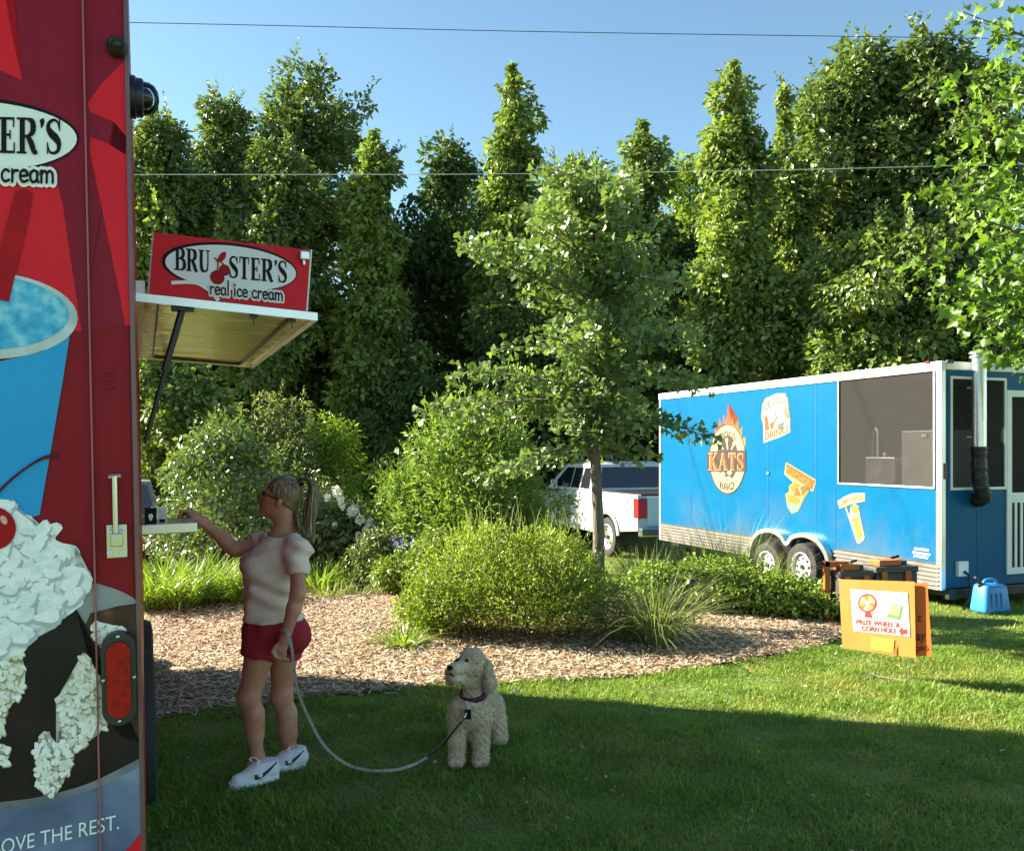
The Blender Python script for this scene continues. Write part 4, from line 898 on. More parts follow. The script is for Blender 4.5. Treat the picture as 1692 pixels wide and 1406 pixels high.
        ar = (max(p_[0] for p_ in pts)-max(-40, min(p_[0] for p_ in pts)))*(max(p_[1] for p_ in pts)-min(p_[1] for p_ in pts)); rear.ruffles('printed_vanilla_lumps', pts, int(ar/110)+4, 3.5, 9, VT, 0.0107, 40+i, 0.75)
    rear.poly('printed_whipped_cream', [(-280, 830), (0, 825), (15, 828), (32, 845), (52, 852), (60, 868), (95, 863), (104, 872), (92, 892), (126, 902), (132, 914), (118, 930), (145, 940), (153, 958), (148, 975), (140, 985), (135, 1000), (108, 1018), (92, 1035), (55, 1050), (42, 1072), (0, 1085), (-280, 1110)], M['p_cream'], 0.0115, 5, rag=1.0)
    rear.ruffles('printed_cream_ruffles', [(-60, 845), (0, 838), (28, 856), (54, 872), (90, 874), (80, 894), (118, 910), (106, 932), (138, 952), (132, 982), (100, 1008), (60, 1036), (30, 1062), (-60, 1080)], 130, 9, 24, CT, 0.0118, 31, 0.5)
    rear.ellipse('printed_cherry', (-8, 872), 36, 35, M['cherry'], 0.0165); rear.ellipse('printed_cherry_glint', (8, 858), 5, 8, flat('print_glint', (0.75, 0.42, 0.42, 1), 0.4, spec=0.1), 0.0175, R(-30))
    rear.line('printed_cherry_stem', [(97, 752), (70, 758), (35, 780), (0, 812), (-20, 845)], [9, 5, 4, 5, 6], flat('print_stem', (0.10, 0.015, 0.02, 1), 0.4, spec=0.1), 0.0165)
    rear.poly('printed_dish', [(-320, 1375), (0, 1325), (70, 1318), (150, 1295), (235, 1255), (238, 1365), (215, 1395), (190, 1420), (60, 1500), (-320, 1600)], M['p_dish'], 0.0105)
    rear.line('printed_dish_edge', [(-200, 1352), (0, 1328), (70, 1318), (150, 1296), (236, 1254)], 12, print_mat('print_dish_edge', [(0.3, (0.05, 0.05, 0.07, 1)), (0.7, (0.30, 0.33, 0.38, 1))], 6, 3), 0.0115)
    rear.poly('printed_base', [(190, 1422), (215, 1395), (238, 1365), (241, 1480), (120, 1500)], M['red'], 0.0115)
    rear.text('slogan', font_text('A CUT ABOVE THE REST.', 0.0), (-128, 1434.6), (197, 1365), 25, M['print_white'], 0.013, 0.73)
    brand_logo(rear, lambda x, y: (-56+1.7*x, 227+1.6*y+0.05*x), 0.008)
    # door seam, latch bar, lamps
    s0, s1 = hz(137, 0), hz(153, 1406)
    MB().box((s0.x-0.0018, -0.0185, z0+0.05), (s0.x+0.0018, 0.0, z1-0.1)).build('door_seam', flat('seam_trim', (0.34, 0.10, 0.11, 1), 0.4, 0.0), t)
    MB().box((-0.007, -0.012, z0), (0.0025, 0.02, z1)).build('corner_trim', flat('corner_trim', (0.16, 0.09, 0.11, 1), 0.35, 0.4, var=0.15), t)
    c = hz(194, 892); pl = hz(176, 866); pr = hz(211, 919); yy = -0.0215
    lt = MB().box((pl.x, yy, pr.z), (pr.x, -0.0, pl.z), 0.002).build('latch_plate', M['chrome'], t)
    mb = MB()
    for px, py in ((182, 873), (203, 873), (182, 911), (203, 911)): mb.lathe([(0.0065, 0), (0.006, 0.004), (0.001, 0.006)], hz(px, py)+Vector((0, yy-0.001, 0)), (0, -1, 0), 10)
    mb.build('bolt', M['white'], lt)
    a, b2 = hz(190, 786), hz(192, 893)
    hb = MB().tube([a+Vector((0.0, -0.036, 0)), b2+Vector((0, -0.036, 0))], 0.007, 8).tube([hz(180, 787)+Vector((0, -0.036, 0)), hz(200, 785)+Vector((0, -0.036, 0))], 0.006, 8)
    hb.box((c.x-0.014, -0.045, c.z-0.012), (c.x+0.012, -0.02, c.z+0.02), 0.003).tube([a+Vector((0, -0.036, -.03)), a+Vector((0, -.01, -.03))], .005, 6).build('latch_handle', M['chrome'], t)
    mb = MB()
    for py in (617, 630, 642): q = hz(183, py); mb.tube([q+Vector((-0.008, -0.012, 0)), q+Vector((0, -0.02, 0.004)), q+Vector((0.008, -0.012, 0))], 0.0025, 6)
    mb.build('keeper', flat('red_hardware', (0.30, 0.02, 0.03, 1), 0.3, 0.2), t)
    def stadium(cx_, cz, hw, hh, y0, y1, n=12):
        pts = [(cx_+hw*math.cos(a_), cz+hh-hw+hw*math.sin(a_)) for a_ in np.linspace(0, math.pi, n)]+[(cx_+hw*math.cos(a_), cz-hh+hw+hw*math.sin(a_)) for a_ in np.linspace(math.pi, 2*math.pi, n)]
        return MB().prism(pts, 1, y0, y1)
    q = hz(197, 1114); tl, tr_ = hz(177, 1062), hz(218, 1179); hw = (tr_.x-tl.x)/2; hh = (tl.z-tr_.z)/2
    lamp = stadium(q.x, q.z, hw*1.45, hh*1.24, -0.045, 0).build('tail_lamp', M['blackplastic'], t)
    tm = NT('lamp_red'); w_ = tm.n('ShaderNodeTexVoronoi'); w_.inputs['Scale'].default_value = 45; tc = tm.n('ShaderNodeTexCoord'); tm.l(tc.outputs['Object'], w_.inputs['Vector'])
    tm.principled(tm.ramp(w_.outputs['Distance'], [(0, (0.20, 0.002, 0.004, 1)), (0.6, (0.40, 0.004, 0.008, 1))]), 0.2, 0, 0.25)
    stadium(q.x, q.z, hw, hh, -0.058, -0.046).build('lens', tm.m, lamp)
    for dx, dz in ((0, hh*1.13), (0, -hh*1.13), (-hw*1.25, 0), (hw*1.25, 0)): MB().lathe([(0.0055, 0), (0.004, 0.003), (0.0005, 0.004)], (q.x+dx, -0.0455, q.z+dz), (0, -1, 0), 8).build('screw', M['chrome'], lamp)
    MB().lathe([(0.023, 0), (0.023, 0.02), (0.017, 0.03), (0.012, 0.027), (0.006, 0.036), (0.001, 0.037)], hz(194, 83)+Vector((0, -0.006, 0)), (0, -1, 0), 20).build('marker_lamp', M['blackplastic'], t, smooth=True, angle=35)
    # dome camera on the side, just round the corner
    cz = EYE-(170-HY)/F*2.22
    cd = MB().lathe([(0.001, 0.0), (0.052, 0.0), (0.052, 0.014), (0.047, 0.017), (0.047, 0.030), (0.043, 0.034), (0.001, 0.034)], (0.0, 0.11, cz), (1, 0, 0), 24).build('dome_camera', flat('camera_navy', (0.012, 0.014, 0.03, 1), 0.35), t, smooth=True, angle=30)
    MB().lathe([(0.040, 0.034), (0.039, 0.046), (0.033, 0.058), (0.02, 0.067), (0.001, 0.070)], (0.0, 0.11, cz), (1, 0, 0), 24).build('dome', M['glass'], cd, smooth=True)
    MB().lathe([(0.026, 0.0345), (0.025, 0.042), (0.019, 0.050), (0.010, 0.055), (0.001, 0.056)], (0.0, 0.11, cz), (1, 0, 0), 20).build('camera_eye', M['black'], cd, smooth=True)
    # wheels and mudguard on the right side
    for y in (2.5, 3.36): wheel(t, (-0.055, y, 0.375), (1, 0, 0), 0.375, 0.21, M['alu'], M['rubber'], M['blackplastic'])
    # serving hatch: shelf, awning, struts
    sh = MB().box((0.0, 2.45, 1.333), (0.262, 2.86, 1.383), 0.004).build('serving_shelf', M['alu'], t)
    zi, zo = 2.440, 2.383; Wa = 0.815; ya, yb = 2.05, 4.72
    zat = lambda x: zi+(zo-zi)*x/Wa
    m_ = MB()
    def slab(x0, x1, y0, y1, d0, d1): m_.add([(x0, y0, zat(x0)+d0), (x1, y0, zat(x1)+d0), (x1, y1, zat(x1)+d0), (x0, y1, zat(x0)+d0), (x0, y0, zat(x0)+d1), (x1, y0, zat(x1)+d1), (x1, y1, zat(x1)+d1), (x0, y1, zat(x0)+d1)], [[0,3,2,1],[4,5,6,7],[0,1,5,4],[1,2,6,5],[2,3,7,6],[3,0,4,7]])
    slab(0.0, Wa, ya, ya+0.03, -0.012, 0.026); slab(0.0, Wa, yb-0.03, yb, -0.012, 0.026); slab(Wa-0.03, Wa, ya+0.03, yb-0.03, -0.012, 0.026); slab(0, 0.03, ya+0.03, yb-0.03, -0.012, 0.026)
    aw = m_.build('awning_frame', M['alu'], t)
    m_ = MB(); slab(0.03, Wa-0.03, ya+0.03, yb-0.03, 0.004, 0.020)
    ut = NT('awning_skin'); tc = ut.n('ShaderNodeTexCoord'); mp = ut.n('ShaderNodeMapping'); mp.inputs['Scale'].default_value = (1.5, 2.6, 1); ut.l(tc.outputs['Object'], mp.inputs[0])
    nz = ut.noise(1.5, 2, 0.45, vec=mp.outputs[0]); ut.principled((0.96, 0.82, 0.38, 1), 0.20, 0.55, 0.5, ut.bump(nz, 0.22, 0.10))
    m_.build('awning_skin', ut.m, aw)
    m_ = MB(); slab(0.09, 0.10, ya+0.06, yb-0.1, -0.004, 0.003); slab(Wa-0.125, Wa-0.11, ya+0.10, yb-0.12, -0.012, 0.003); slab(0.1, Wa-0.125, yb-0.15, yb-0.13, -0.012, 0.003)
    m_.build('weather_strip', M['blackplastic'], aw)
    MB().tube([(0.20, ya+0.05, zat(0.2)-0.012), (0.03, ya+0.05, 1.80)], 0.012, 8).tube([(0.20, ya+0.05, zat(.2)-0.012), (0.115, ya+0.05, 2.12)], 0.017, 8).box((0.15, ya+0.02, zat(.2)-0.03), (0.25, ya+0.08, zat(.2)-0.008), 0.004).build('gas_strut', M['blackplastic'], t)
    MB().tube([(0.20, yb-0.05, zat(0.2)-0.012), (0.03, yb-0.05, 1.80)], 0.012, 8).tube([(0.20, yb-0.05, zat(.2)-0.012), (0.115, yb-0.05, 2.12)], 0.017, 8).build('gas_strut', M['blackplastic'], t)
    m_ = MB()
    for x in (0.5, 0.68): m_.box((x, ya+0.03, zat(x)-0.03), (x+0.035, ya+0.05, zat(x)-0.012)).box((x+0.014, ya+0.035, zat(x)-0.06), (x+0.02, ya+0.045, zat(x)-0.03))
    m_.build('catch_hook', M['blackplastic'], aw)
    # name board standing on the near edge of the awning
    ys = ya+0.03; sg = Face(fr, 1, ys, (1, 0, 0), t)
    q = [sg.at(254.6, 384), sg.at(513, 413.5), sg.at(505.5, 514), sg.at(246.6, 484.5)]
    vs = [(p_.x, ys, p_.z) for p_ in q]+[(p_.x, ys+0.02, p_.z) for p_ in q]
    board = MB().add(vs, [[0, 1, 2, 3], [7, 6, 5, 4], [0, 4, 5, 1], [1, 5, 6, 2], [2, 6, 7, 3], [3, 7, 4, 0]]).build('name_board', M['red'], t)
    MB().tube([q[1]+Vector((0.004, 0.008, 0.004)), q[2]+Vector((0.004, 0.008, 0))], 0.006, 6).build('edge_trim', M['white'], board)
    MB().tube([q[0]+Vector((-0.004, 0.008, 0.002)), q[3]+Vector((-0.004, .008, 0))], 0.004, 6).build('edge_trim', M['white'], board)
    br = sg.at(503, 424); MB().box((br.x-0.025, ys-0.03, br.z-0.02), (br.x+0.02, ys, br.z+0.022), 0.006).box((br.x-0.012, ys-0.02, br.z-0.045), (br.x+0.0, ys-0.004, br.z-0.02), 0.003).build('corner_bracket', M['galv'], board)
    brand_logo(sg, lambda x, y: (381+x, 443+y+0.094*x), 0.003, board)
    q0, q1 = sg.at(222, 462), sg.at(240, 486); MB().box((0.0, ys+0.02, q1.z), (q1.x, ys+0.06, q0.z)).build('junction_box', M['white'], t)
    return fr, t
RED, red_root = red_trailer()

# things on the serving shelf
def shelf_items():
    Mw = RED.M
    def at(x, y, z): return Mw @ Vector((x, y, z))
    rz = R(22.83)
    o = empty('napkin_box', at(0.045, 2.52, 1.383), 'black box with a white cone picture on the serving shelf', 'box'); o.rotation_euler.z = rz
    MB().box((-0.028, 0, 0), (0.028, 0.06, 0.078), 0.003).build('case', M['black'], o)
    MB().prism([(-0.010, 0.030), (0.010, 0.030), (0.0, 0.012)], 1, -0.002, -0.0005).lathe([(0.012, 0), (0.011, 0.002), (0.001, 0.003)], (0, -0.0005, 0.038), (0, -1, 0), 12).build('cone_picture', M['print_white'], o)
    for i, x in enumerate((-0.016, 0.0, 0.014)): MB().box((x, 0.01, 0.078), (x+0.010, 0.02, 0.086)).build('spoon_end', M['print_white'] if i else M['red'], o)
    c = empty('menu_card', at(0.098, 2.50, 1.383), 'white folded card standing next to the black box on the shelf', 'card'); c.rotation_euler.z = rz
    MB().add([(-0.022, 0, 0), (0.022, 0, 0), (0.022, 0.012, 0.082), (-0.022, 0.012, 0.082), (-0.022, 0.045, 0), (0.022, 0.045, 0), (0.022, 0.014, 0.082), (-0.022, 0.014, 0.082)], [[0, 1, 2, 3], [5, 4, 7, 6], [3, 2, 6, 7]]).build('card_sheet', flat('card_print', (0.66, 0.60, 0.58, 1), 0.6, var=0.35, scale=45), c)
    MB().box((-0.012, -0.004, 0.004), (0.014, -0.001, 0.022)).build('dark_label', M['black'], c)
shelf_items()

# ------------------------------------------------------------------ blue barbecue trailer
def blue_trailer():
    d = Vector((-0.361, 0.9326)); ang = math.atan2(0.361, 0.9326)
    Mx = Matrix.Translation((4.775, 9.76, 0)) @ Matrix.Rotation(ang, 4, 'Z')
    t = empty('barbecue_trailer', (0, 0, 0), 'long blue barbecue food trailer with screened window and stove pipe', 'trailer'); place(t, Mx)
    fr = Frame(Mx); side = Face(fr, 0, 0.0, (0, -1, 0), t); rear = Face(fr, 1, 0.0, (1, 0, 0), t)
    L, Wd, z0, zs, z1 = 6.04, 2.5, 0.20, 0.495, 2.70
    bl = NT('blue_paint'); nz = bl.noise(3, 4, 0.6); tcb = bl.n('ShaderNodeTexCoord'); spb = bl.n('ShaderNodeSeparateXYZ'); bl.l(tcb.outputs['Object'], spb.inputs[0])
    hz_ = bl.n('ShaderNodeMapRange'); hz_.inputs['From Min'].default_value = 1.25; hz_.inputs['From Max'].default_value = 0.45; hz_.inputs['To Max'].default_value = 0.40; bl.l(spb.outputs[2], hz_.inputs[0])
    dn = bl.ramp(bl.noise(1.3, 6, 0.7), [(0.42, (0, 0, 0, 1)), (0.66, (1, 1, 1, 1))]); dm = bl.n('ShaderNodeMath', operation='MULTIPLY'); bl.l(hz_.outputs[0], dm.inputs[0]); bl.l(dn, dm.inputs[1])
    bl.principled(bl.mix(dm.outputs[0], bl.ramp(nz, [(0.3, (0.0, 0.088, 0.210, 1)), (0.7, (0.0, 0.104, 0.240, 1))]), (0.11, 0.125, 0.125, 1)), 0.36, 0, 0.12, bl.bump(bl.noise(1.6, 2), 0.06, 0.05)); BL = bl.m  # lower panels greyed by dust, with a hazy reflection put into the colour
    # openings
    wa, wb = side.at(1387, 800).y, side.at(1543, 806).y; wz0, wz1 = side.at(1541, 805).z, side.at(1541, 612).z
    ra, rb = rear.at(1573, 700).x, rear.at(1659, 700).x; rz0, rz1 = rear.at(1600, 805).z, rear.at(1600, 627).z
    da = rear.at(1662, 700).x; db = da+0.80; dz0, dz1 = rear.at(1672, 948).z, rear.at(1672, 645).z
    b = MB()
    th = 0.04
    y_lo, y_hi = wb, wa
    # left side round its window
    b.box((0, 0, z0+0.02), (th, y_lo, z1)).box((0, y_hi, z0+0.02), (th, L, z1)).box((0, y_lo, z0+0.02), (th, y_hi, wz0)).box((0, y_lo, wz1), (th, y_hi, z1))
    # rear round window and door
    b.box((th, 0, z0+0.02), (ra, th, z1)).box((ra, 0, z0+0.02), (rb, th, rz0)).box((ra, 0, rz1), (rb, th, z1)).box((rb, 0, z0+0.02), (da, th, z1)).box((da, 0, dz1), (db, th, z1)).box((da, 0, z0+0.02), (db, th, dz0)).box((db, 0, z0+0.02), (Wd, th, z1))
    b.box((Wd-th, th, z0+0.02), (Wd, L, z1)).box((th, L-th, z0+0.02), (Wd-th, L, z1))
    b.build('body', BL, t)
    MB().box((th, th, z1-0.03), (Wd-th, L-th, z1-0.002)).build('roof', M['white'], t)
    MB().box((Wd-th-0.02, th+0.01, z0+0.07), (Wd-th-0.001, L-th-0.01, z1-0.04)).build('inner_wall', flat('inner_panel', (0.50, 0.49, 0.46, 1), 0.5, var=0.08), t)
    MB().box((th, th, z0+0.02), (Wd-th, L-th, z0+0.06)).build('floor', M['greymetal'], t)
    MB().box((0.3, 0.1, 0.08), (Wd-0.3, L+0.1, z0)).tube([(0.7, L, 0.25), (Wd/2, L+1.25, 0.3)], 0.05, 6).tube([(Wd-0.7, L, 0.25), (Wd/2, L+1.25, 0.3)], 0.05, 6).build('chassis', M['blackplastic'], t)
    # white cap rails, corner posts
    MB().box((-0.02, -0.02, z1-0.055), (0.05, L+0.02, z1+0.05), 0.012).box((0.052, -0.02, z1-0.045), (Wd+0.02, 0.05, z1+0.048), 0.012).build('roof_rail', M['white'], t)
    MB().box((-0.012, -0.012, z0), (0.0, 0.06, z1-0.056)).box((0.001, -0.012, z0), (0.05, 0.0, z1-0.046)).build('corner_post', M['alu'], t)
    MB().box((-0.010, L-0.03, z0), (0.0, L+0.005, z1-0.056)).build('front_trim', M['white'], t)
    for px in (1142, 1199, 1269, 1348):
        y = side.at(px, 700).y; MB().box((-0.0035, y-0.004, zs+0.01), (0.0, y+0.004, z1-0.06)).build('panel_seam', flat('seam_blue', (0.0, 0.10, 0.24, 1), 0.5), t)
    y = side.at(1380, 850).y; MB().box((-0.0035, y-0.004, zs+0.01), (0, y+0.004, wz0-0.03)).build('panel_seam', flat('seam_blue', (0.0, 0.10, 0.24, 1), 0.5), t)
    x = rear.at(1614, 850).x; MB().box((x-0.004, -0.0035, z0+0.04), (x+0.004, 0, rz0-0.02)).build('panel_seam', flat('seam_navy', (0.0, 0.07, 0.17, 1), 0.5), t)
    mb = MB()
    for px in (1142, 1199, 1269, 1348):
        yy = side.at(px, 700).y
        for zz in np.arange(zs+0.08, z1-0.1, 0.16): mb.lathe([(0.006, 0), (0.004, 0.003), (0.0005, 0.004)], (-0.0005, yy+0.02, zz), (-1, 0, 0), 6)
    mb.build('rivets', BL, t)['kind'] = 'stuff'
    # corrugated skirt in two lengths, left and right of the wheels
    def skirt(y0, y1):
        prof = []; n = 6
        for k in range(n*6+1):
            z = z0+(zs-z0)*k/(n*6); prof.append((-0.014-0.013*math.cos(2*math.pi*k/6), z))
        prof += [(0.0, zs), (0.0, z0)]
        MB().prism(prof, 1, y0, y1).build('skirt_panel', flat('skirt_metal', (0.17, 0.16, 0.145, 1), 0.42, 0.35, var=0.15, scale=8), t)
    wy = [side.at(1338, 935).y, side.at(1279.5, 935).y]; r_ = 0.315
    fy0, fy1 = wy[0]-0.47, wy[1]+0.47
    skirt(0.02, fy0); skirt(fy1, L-0.03)
    fp = [(fy0, z0), (fy0+0.05, 0.40), (wy[0]-0.26, 0.56), (wy[0], 0.625), (wy[0]+0.24, 0.575), ((wy[0]+wy[1])/2, 0.47), (wy[1]-0.24, 0.575), (wy[1], 0.625), (wy[1]+0.26, 0.56), (fy1-0.05, 0.40), (fy1, z0)]
    v, f = stroke(fp, [0.06]*len(fp), 5)
    mb = MB(); n = len(v)//2
    inn = [tuple(q) for q in v[n:]]; out = [tuple(q) for q in v[:n]]
    vs = [(-0.10, *q) for q in out]+[(-0.10, *q) for q in inn]+[(0.0, *q) for q in out]+[(0.0, *q) for q in inn]
    fs = []
    for i in range(n-1): fs += [[i, i+1, n+i+1, n+i], [i, 2*n+i, 2*n+i+1, i+1], [n+i, n+i+1, 3*n+i+1, 3*n+i]]
    mb.add(vs, fs).build('fender', M['alu'], t, smooth=True, angle=40)
    MB().prism([(fy0+0.03, z0), (fy0+0.08, 0.38), (wy[0], 0.59), ((wy[0]+wy[1])/2, 0.45), (wy[1], 0.59), (fy1-0.08, 0.38), (fy1-0.03, z0)], 0, -0.004, -0.001).build('wheel_well', M['black'], t)
    rim = flat('steel_rim_white', (0.62, 0.62, 0.62, 1), 0.4, 0.3, var=0.1)
    for y in wy:
        gz = float(ground_z(0, 9.76+0.9326*y)); wheel(t, (-0.065, y, gz+r_), (-1, 0, 0), r_, 0.17, rim, M['rubber'], M['blackplastic'], 0.62, 8)
    # screened windows
    sm = NT('insect_screen'); df = sm.n('ShaderNodeBsdfDiffuse'); df.inputs[0].default_value = (0.050, 0.049, 0.047, 1); tr = sm.n('ShaderNodeBsdfTransparent'); ms = sm.n('ShaderNodeMixShader'); ms.inputs[0].default_value = 0.50
    sm.l(tr.outputs[0], ms.inputs[1]); sm.l(df.outputs[0], ms.inputs[2]); sm.l(ms.outputs[0], sm.out.inputs[0])
    def wframe(name, a0, a1, c0, c1, ax, w=0.028, scr=True):
        mb = MB()
        lo = lambda a, c, dd: (dd, a, c) if ax == 0 else (a, dd, c)
        for (p, q, r, s_) in ((a0-w, a1+w, c1, c1+w), (a0-w, a1+w, c0-w, c0), (a0-w, a0, c0, c1), (a1, a1+w, c0, c1)): mb.box(lo(p, r, -0.014), lo(q, s_, 0.02), 0.003)
        o = mb.build(name, M['white'] if ax else M['alu'], t)
        if scr: MB().box(lo(a0, c0, 0.006), lo(a1, c1, 0.008)).build('insect_screen', sm.m, o)
        return o
    wframe('window_frame', y_lo, y_hi, wz0, wz1, 0, 0.022); wframe('window_frame', ra, rb, rz0, rz1, 1, 0.03)
    # screen door
    mb = MB(); zm = rear.at(1675, 818).z; w = 0.075
    for bx in (((da, -0.02, dz0), (da+w, 0.015, dz1)), ((db-w, -0.02, dz0), (db, 0.015, dz1)), ((da+w, -0.02, dz1-w), (db-w, 0.015, dz1)), ((da+w, -0.02, dz0), (db-w, 0.015, dz0+w)), ((da+w, -0.02, zm-0.05), (db-w, 0.015, zm+0.03))): mb.box(*bx, 0.003)
    dr = mb.build('door', M['white'], t)
    MB().box((da+w, 0.0, dz0+w), (db-w, 0.003, dz1-w)).build('insect_screen', sm.m, dr)
    for k in range(7):
        xx = da+w+0.05+k*0.09
        MB().box((xx, -0.018, dz0+w), (xx+0.035, -0.004, zm-0.08)).build('guard_bar', M['white'], dr)
    MB().box((da+w, -0.019, zm-0.085), (db-w, -0.004, zm-0.05)).build('guard_rail', M['white'], dr)
    # stove pipe
    px0 = rear.at(1600, 700).x-0.01; pz1, pzm = rear.at(1600, 592).z, rear.at(1600, 738).z; yp = -0.15
    pp = MB().tube([(px0, yp, pzm), (px0, yp, pz1)], 0.076, 20).tube([(px0, yp, pzm+0.33), (px0, yp, pzm+0.35)], 0.079, 20).build('stove_pipe', M['galv'], t, smooth=True, angle=40)
    MB().lathe([(0.076, 0.0), (0.10, 0.005), (0.10, 0.02), (0.09, 0.025), (0.06, 0.035), (0.06, 0.05), (0.105, 0.052), (0.105, 0.065), (0.06, 0.085), (0.001, 0.09)], (px0, yp, pz1-0.01), (0, 0, 1), 24).build('pipe_cap', M['galv'], pp, smooth=True, angle=35)
    cv = [np.array(q) for q in catmull([(px0, yp, pzm), (px0+0.005, yp, pzm-0.25), (px0+0.01, yp-0.01, pzm-0.42), (px0+0.06, yp, pzm-0.52), (px0+0.10, yp+0.05, pzm-0.58), (px0+0.11, 0.0, pzm-0.60)], 10)]
    MB().tube(cv, [0.080+0.006*math.sin(i*2.1)+0.004*math.sin(i*0.9) for i in range(len(cv))], 18).build('pipe_elbow', flat('black_duct', (0.016, 0.016, 0.017, 1), 0.38, 0.2, var=0.4, bump=0.4, bscale=14), pp, smooth=True)
    MB().box((px0-0.01, yp, z1-0.25), (px0+0.01, 0, z1-0.23)).box((px0-0.01, yp, pzm+0.1), (px0+0.01, 0, pzm+0.12)).build('pipe_strap', M['galv'], pp)
    # marker lamps, power inlet
    for px, py, col in ((1535, 599, 'red'), (1270, 632, 'white'), (1420, 613, 'white')):
        q = side.at(px, py); MB().box((-0.036, q.y-0.03, q.z-0.012), (-0.019, q.y+0.03, q.z+0.012), 0.004).build('marker_lamp', M['cherry'] if col == 'red' else M['white'], t)
    q = rear.at(1677, 602); MB().box((q.x-0.05, -0.036, q.z-0.012), (q.x+0.05, -0.019, q.z+0.012), 0.004).build('marker_lamp', flat('amber', (0.55, 0.45, 0.25, 1), 0.3), t)
    q = rear.at(1567, 598); MB().box((q.x-0.05, -0.036, q.z-0.015), (q.x+0.05, -0.019, q.z+0.018), 0.004).build('marker_lamp', M['blackplastic'], t)
    q = rear.at(1560, 780); MB().box((q.x-0.02, -0.02, q.z-0.08), (q.x+0.02, 0.0, q.z+0.1), 0.004).build('reflector', flat('dark_reflector', (0.14, 0.012, 0.02, 1), 0.25), t)
    q = rear.at(1586, 939); ib = MB().box((q.x-0.07, -0.05, q.z-0.085), (q.x+0.08, 0.0, q.z+0.085), 0.01).build('power_inlet', M['white'], t)
    MB().tube([(q.x+0.01, -0.05, q.z-0.03), (q.x+0.02, -0.10, q.z-0.06), (q.x+0.03, -0.12, q.z-0.2), (q.x-0.02, -0.14, q.z-0.33), (q.x-0.06, -0.10, -0.01)], 0.017, 8).build('power_cable', M['blackplastic'], ib, smooth=True)
    q = side.at(1270, 782); MB().box((-0.02, q.y-0.02, q.z-0.015), (0, q.y+0.02, q.z+0.015), 0.003).build('latch', M['greymetal'], t)
    # bumper
    MB().box((0.05, -0.06, 0.10), (Wd-0.05, 0.0, z0+0.01), 0.01).build('bumper', M['blackplastic'], t)
    # ---- prints on the side
    cream = flat('print_cream', (0.30, 0.25, 0.15, 1), 0.4, var=0.05); brown = flat('print_dark_brown', (0.035, 0.022, 0.016, 1), 0.4); org = flat('print_orange', (0.27, 0.058, 0.006, 1), 0.4, var=0.15, scale=20)
    fl = NT('print_flame'); tc = fl.n('ShaderNodeTexCoord'); sp = fl.n('ShaderNodeSeparateXYZ'); fl.l(tc.outputs['Object'], sp.inputs[0])
    mr = fl.n('ShaderNodeMapRange'); mr.inputs['From Min'].default_value = side.at(1203, 735).z; mr.inputs['From Max'].default_value = side.at(1203, 668).z; fl.l(sp.outputs[2], mr.inputs[0])
    fl.principled(fl.ramp(mr.outputs[0], [(0, (0.32, 0.17, 0.025, 1)), (0.4, (0.30, 0.08, 0.010, 1)), (1, (0.26, 0.012, 0.008, 1))]), 0.4)
    side.poly('flame_print', [(1173, 760), (1176, 728), (1181, 735), (1182, 708), (1187, 718), (1189, 690), (1194, 706), (1196, 684), (1200, 698), (1204, 666), (1208, 694), (1213, 680), (1214, 704), (1220, 692), (1221, 712), (1227, 704), (1226, 724), (1232, 722), (1231, 762)], fl.m, 0.003)
    side.ellipse('logo_outline', (1202.5, 759), 30.5, 58, brown, 0.004); side.ellipse('logo_oval', (1202.5, 758.5), 29, 56, cream, 0.005)
    side.ellipse('logo_centre', (1202.5, 757), 17.5, 37, brown, 0.006)
    side.poly('logo_band', [(1169, 746), (1233, 744), (1233, 779), (1169, 779)], brown, 0.007)
    side.text('letters', serif_text('KATS', 0.06), (1171, 777), (1230.5, 777), 29, cream, 0.008)
    side.text('letter_fill', serif_text('KATS', 0.06), (1172.2, 776), (1231.5, 776), 26.5, org, 0.010)
    side.text('letters', font_text('DOGS', 0.01), (1189, 727), (1216, 727), 10, brown, 0.008, 0.73, arch=5)
    side.text('letters', font_text('BBQ', 0.01), (1190, 806), (1214, 805), 11, brown, 0.008, 0.73, arch=-4)
    for a_, b_ in (((1203, 743), (1201.5, 727)), ((1196, 743), (1190.5, 733)), ((1209, 743), (1213.5, 733))): side.line('tool_print', [a_, b_], 2.4, cream, 0.0085, False); side.ellipse('tool_print', b_, 2.6, 4, cream, 0.0087)
    for c_ in ((1195, 783), (1206, 781), (1197, 790), (1205, 790)): side.ellipse('coal_print', c_, 4.2, 3.6, cream, 0.008)
    # ICE COLD DRINKS
    pale = flat('print_pale', (0.28, 0.28, 0.20, 1), 0.4, var=0.04)
    side.poly('sticker', [(1260, 668), (1265, 658), (1275, 656), (1282, 650), (1298, 650), (1302, 658), (1301, 670), (1296, 678), (1298, 694), (1306, 692), (1305, 698), (1306, 714), (1290, 722), (1262, 732), (1261, 700), (1258, 690)], pale, 0.003)
    gb = flat('print_grey_blue', (0.06, 0.09, 0.095, 1), 0.4)
    side.text('letters', font_text('ICE', 0.01), (1261, 681), (1274, 672), 13, gb, 0.005, 0.73); side.text('letters', font_text('COLD', 0.01), (1276, 669), (1301, 664), 13, gb, 0.005, 0.73)
    side.text('letters', font_text('DRINKS', 0.02), (1264, 727), (1303, 714), 12, org, 0.005, 0.73)
    side.poly('bottle_print', [(1263, 690), (1266, 686), (1269, 692), (1272, 710), (1265, 712)], org, 0.005); side.poly('cup_print', [(1284, 702), (1296, 697), (1294, 708), (1286, 710)], gb, 0.005); side.line('straw_print', [(1276, 698), (1283, 692), (1281, 680)], 2, gb, 0.005); side.poly('cup_print', [(1272, 700), (1280, 697), (1278, 708), (1274, 709)], org, 0.0052)
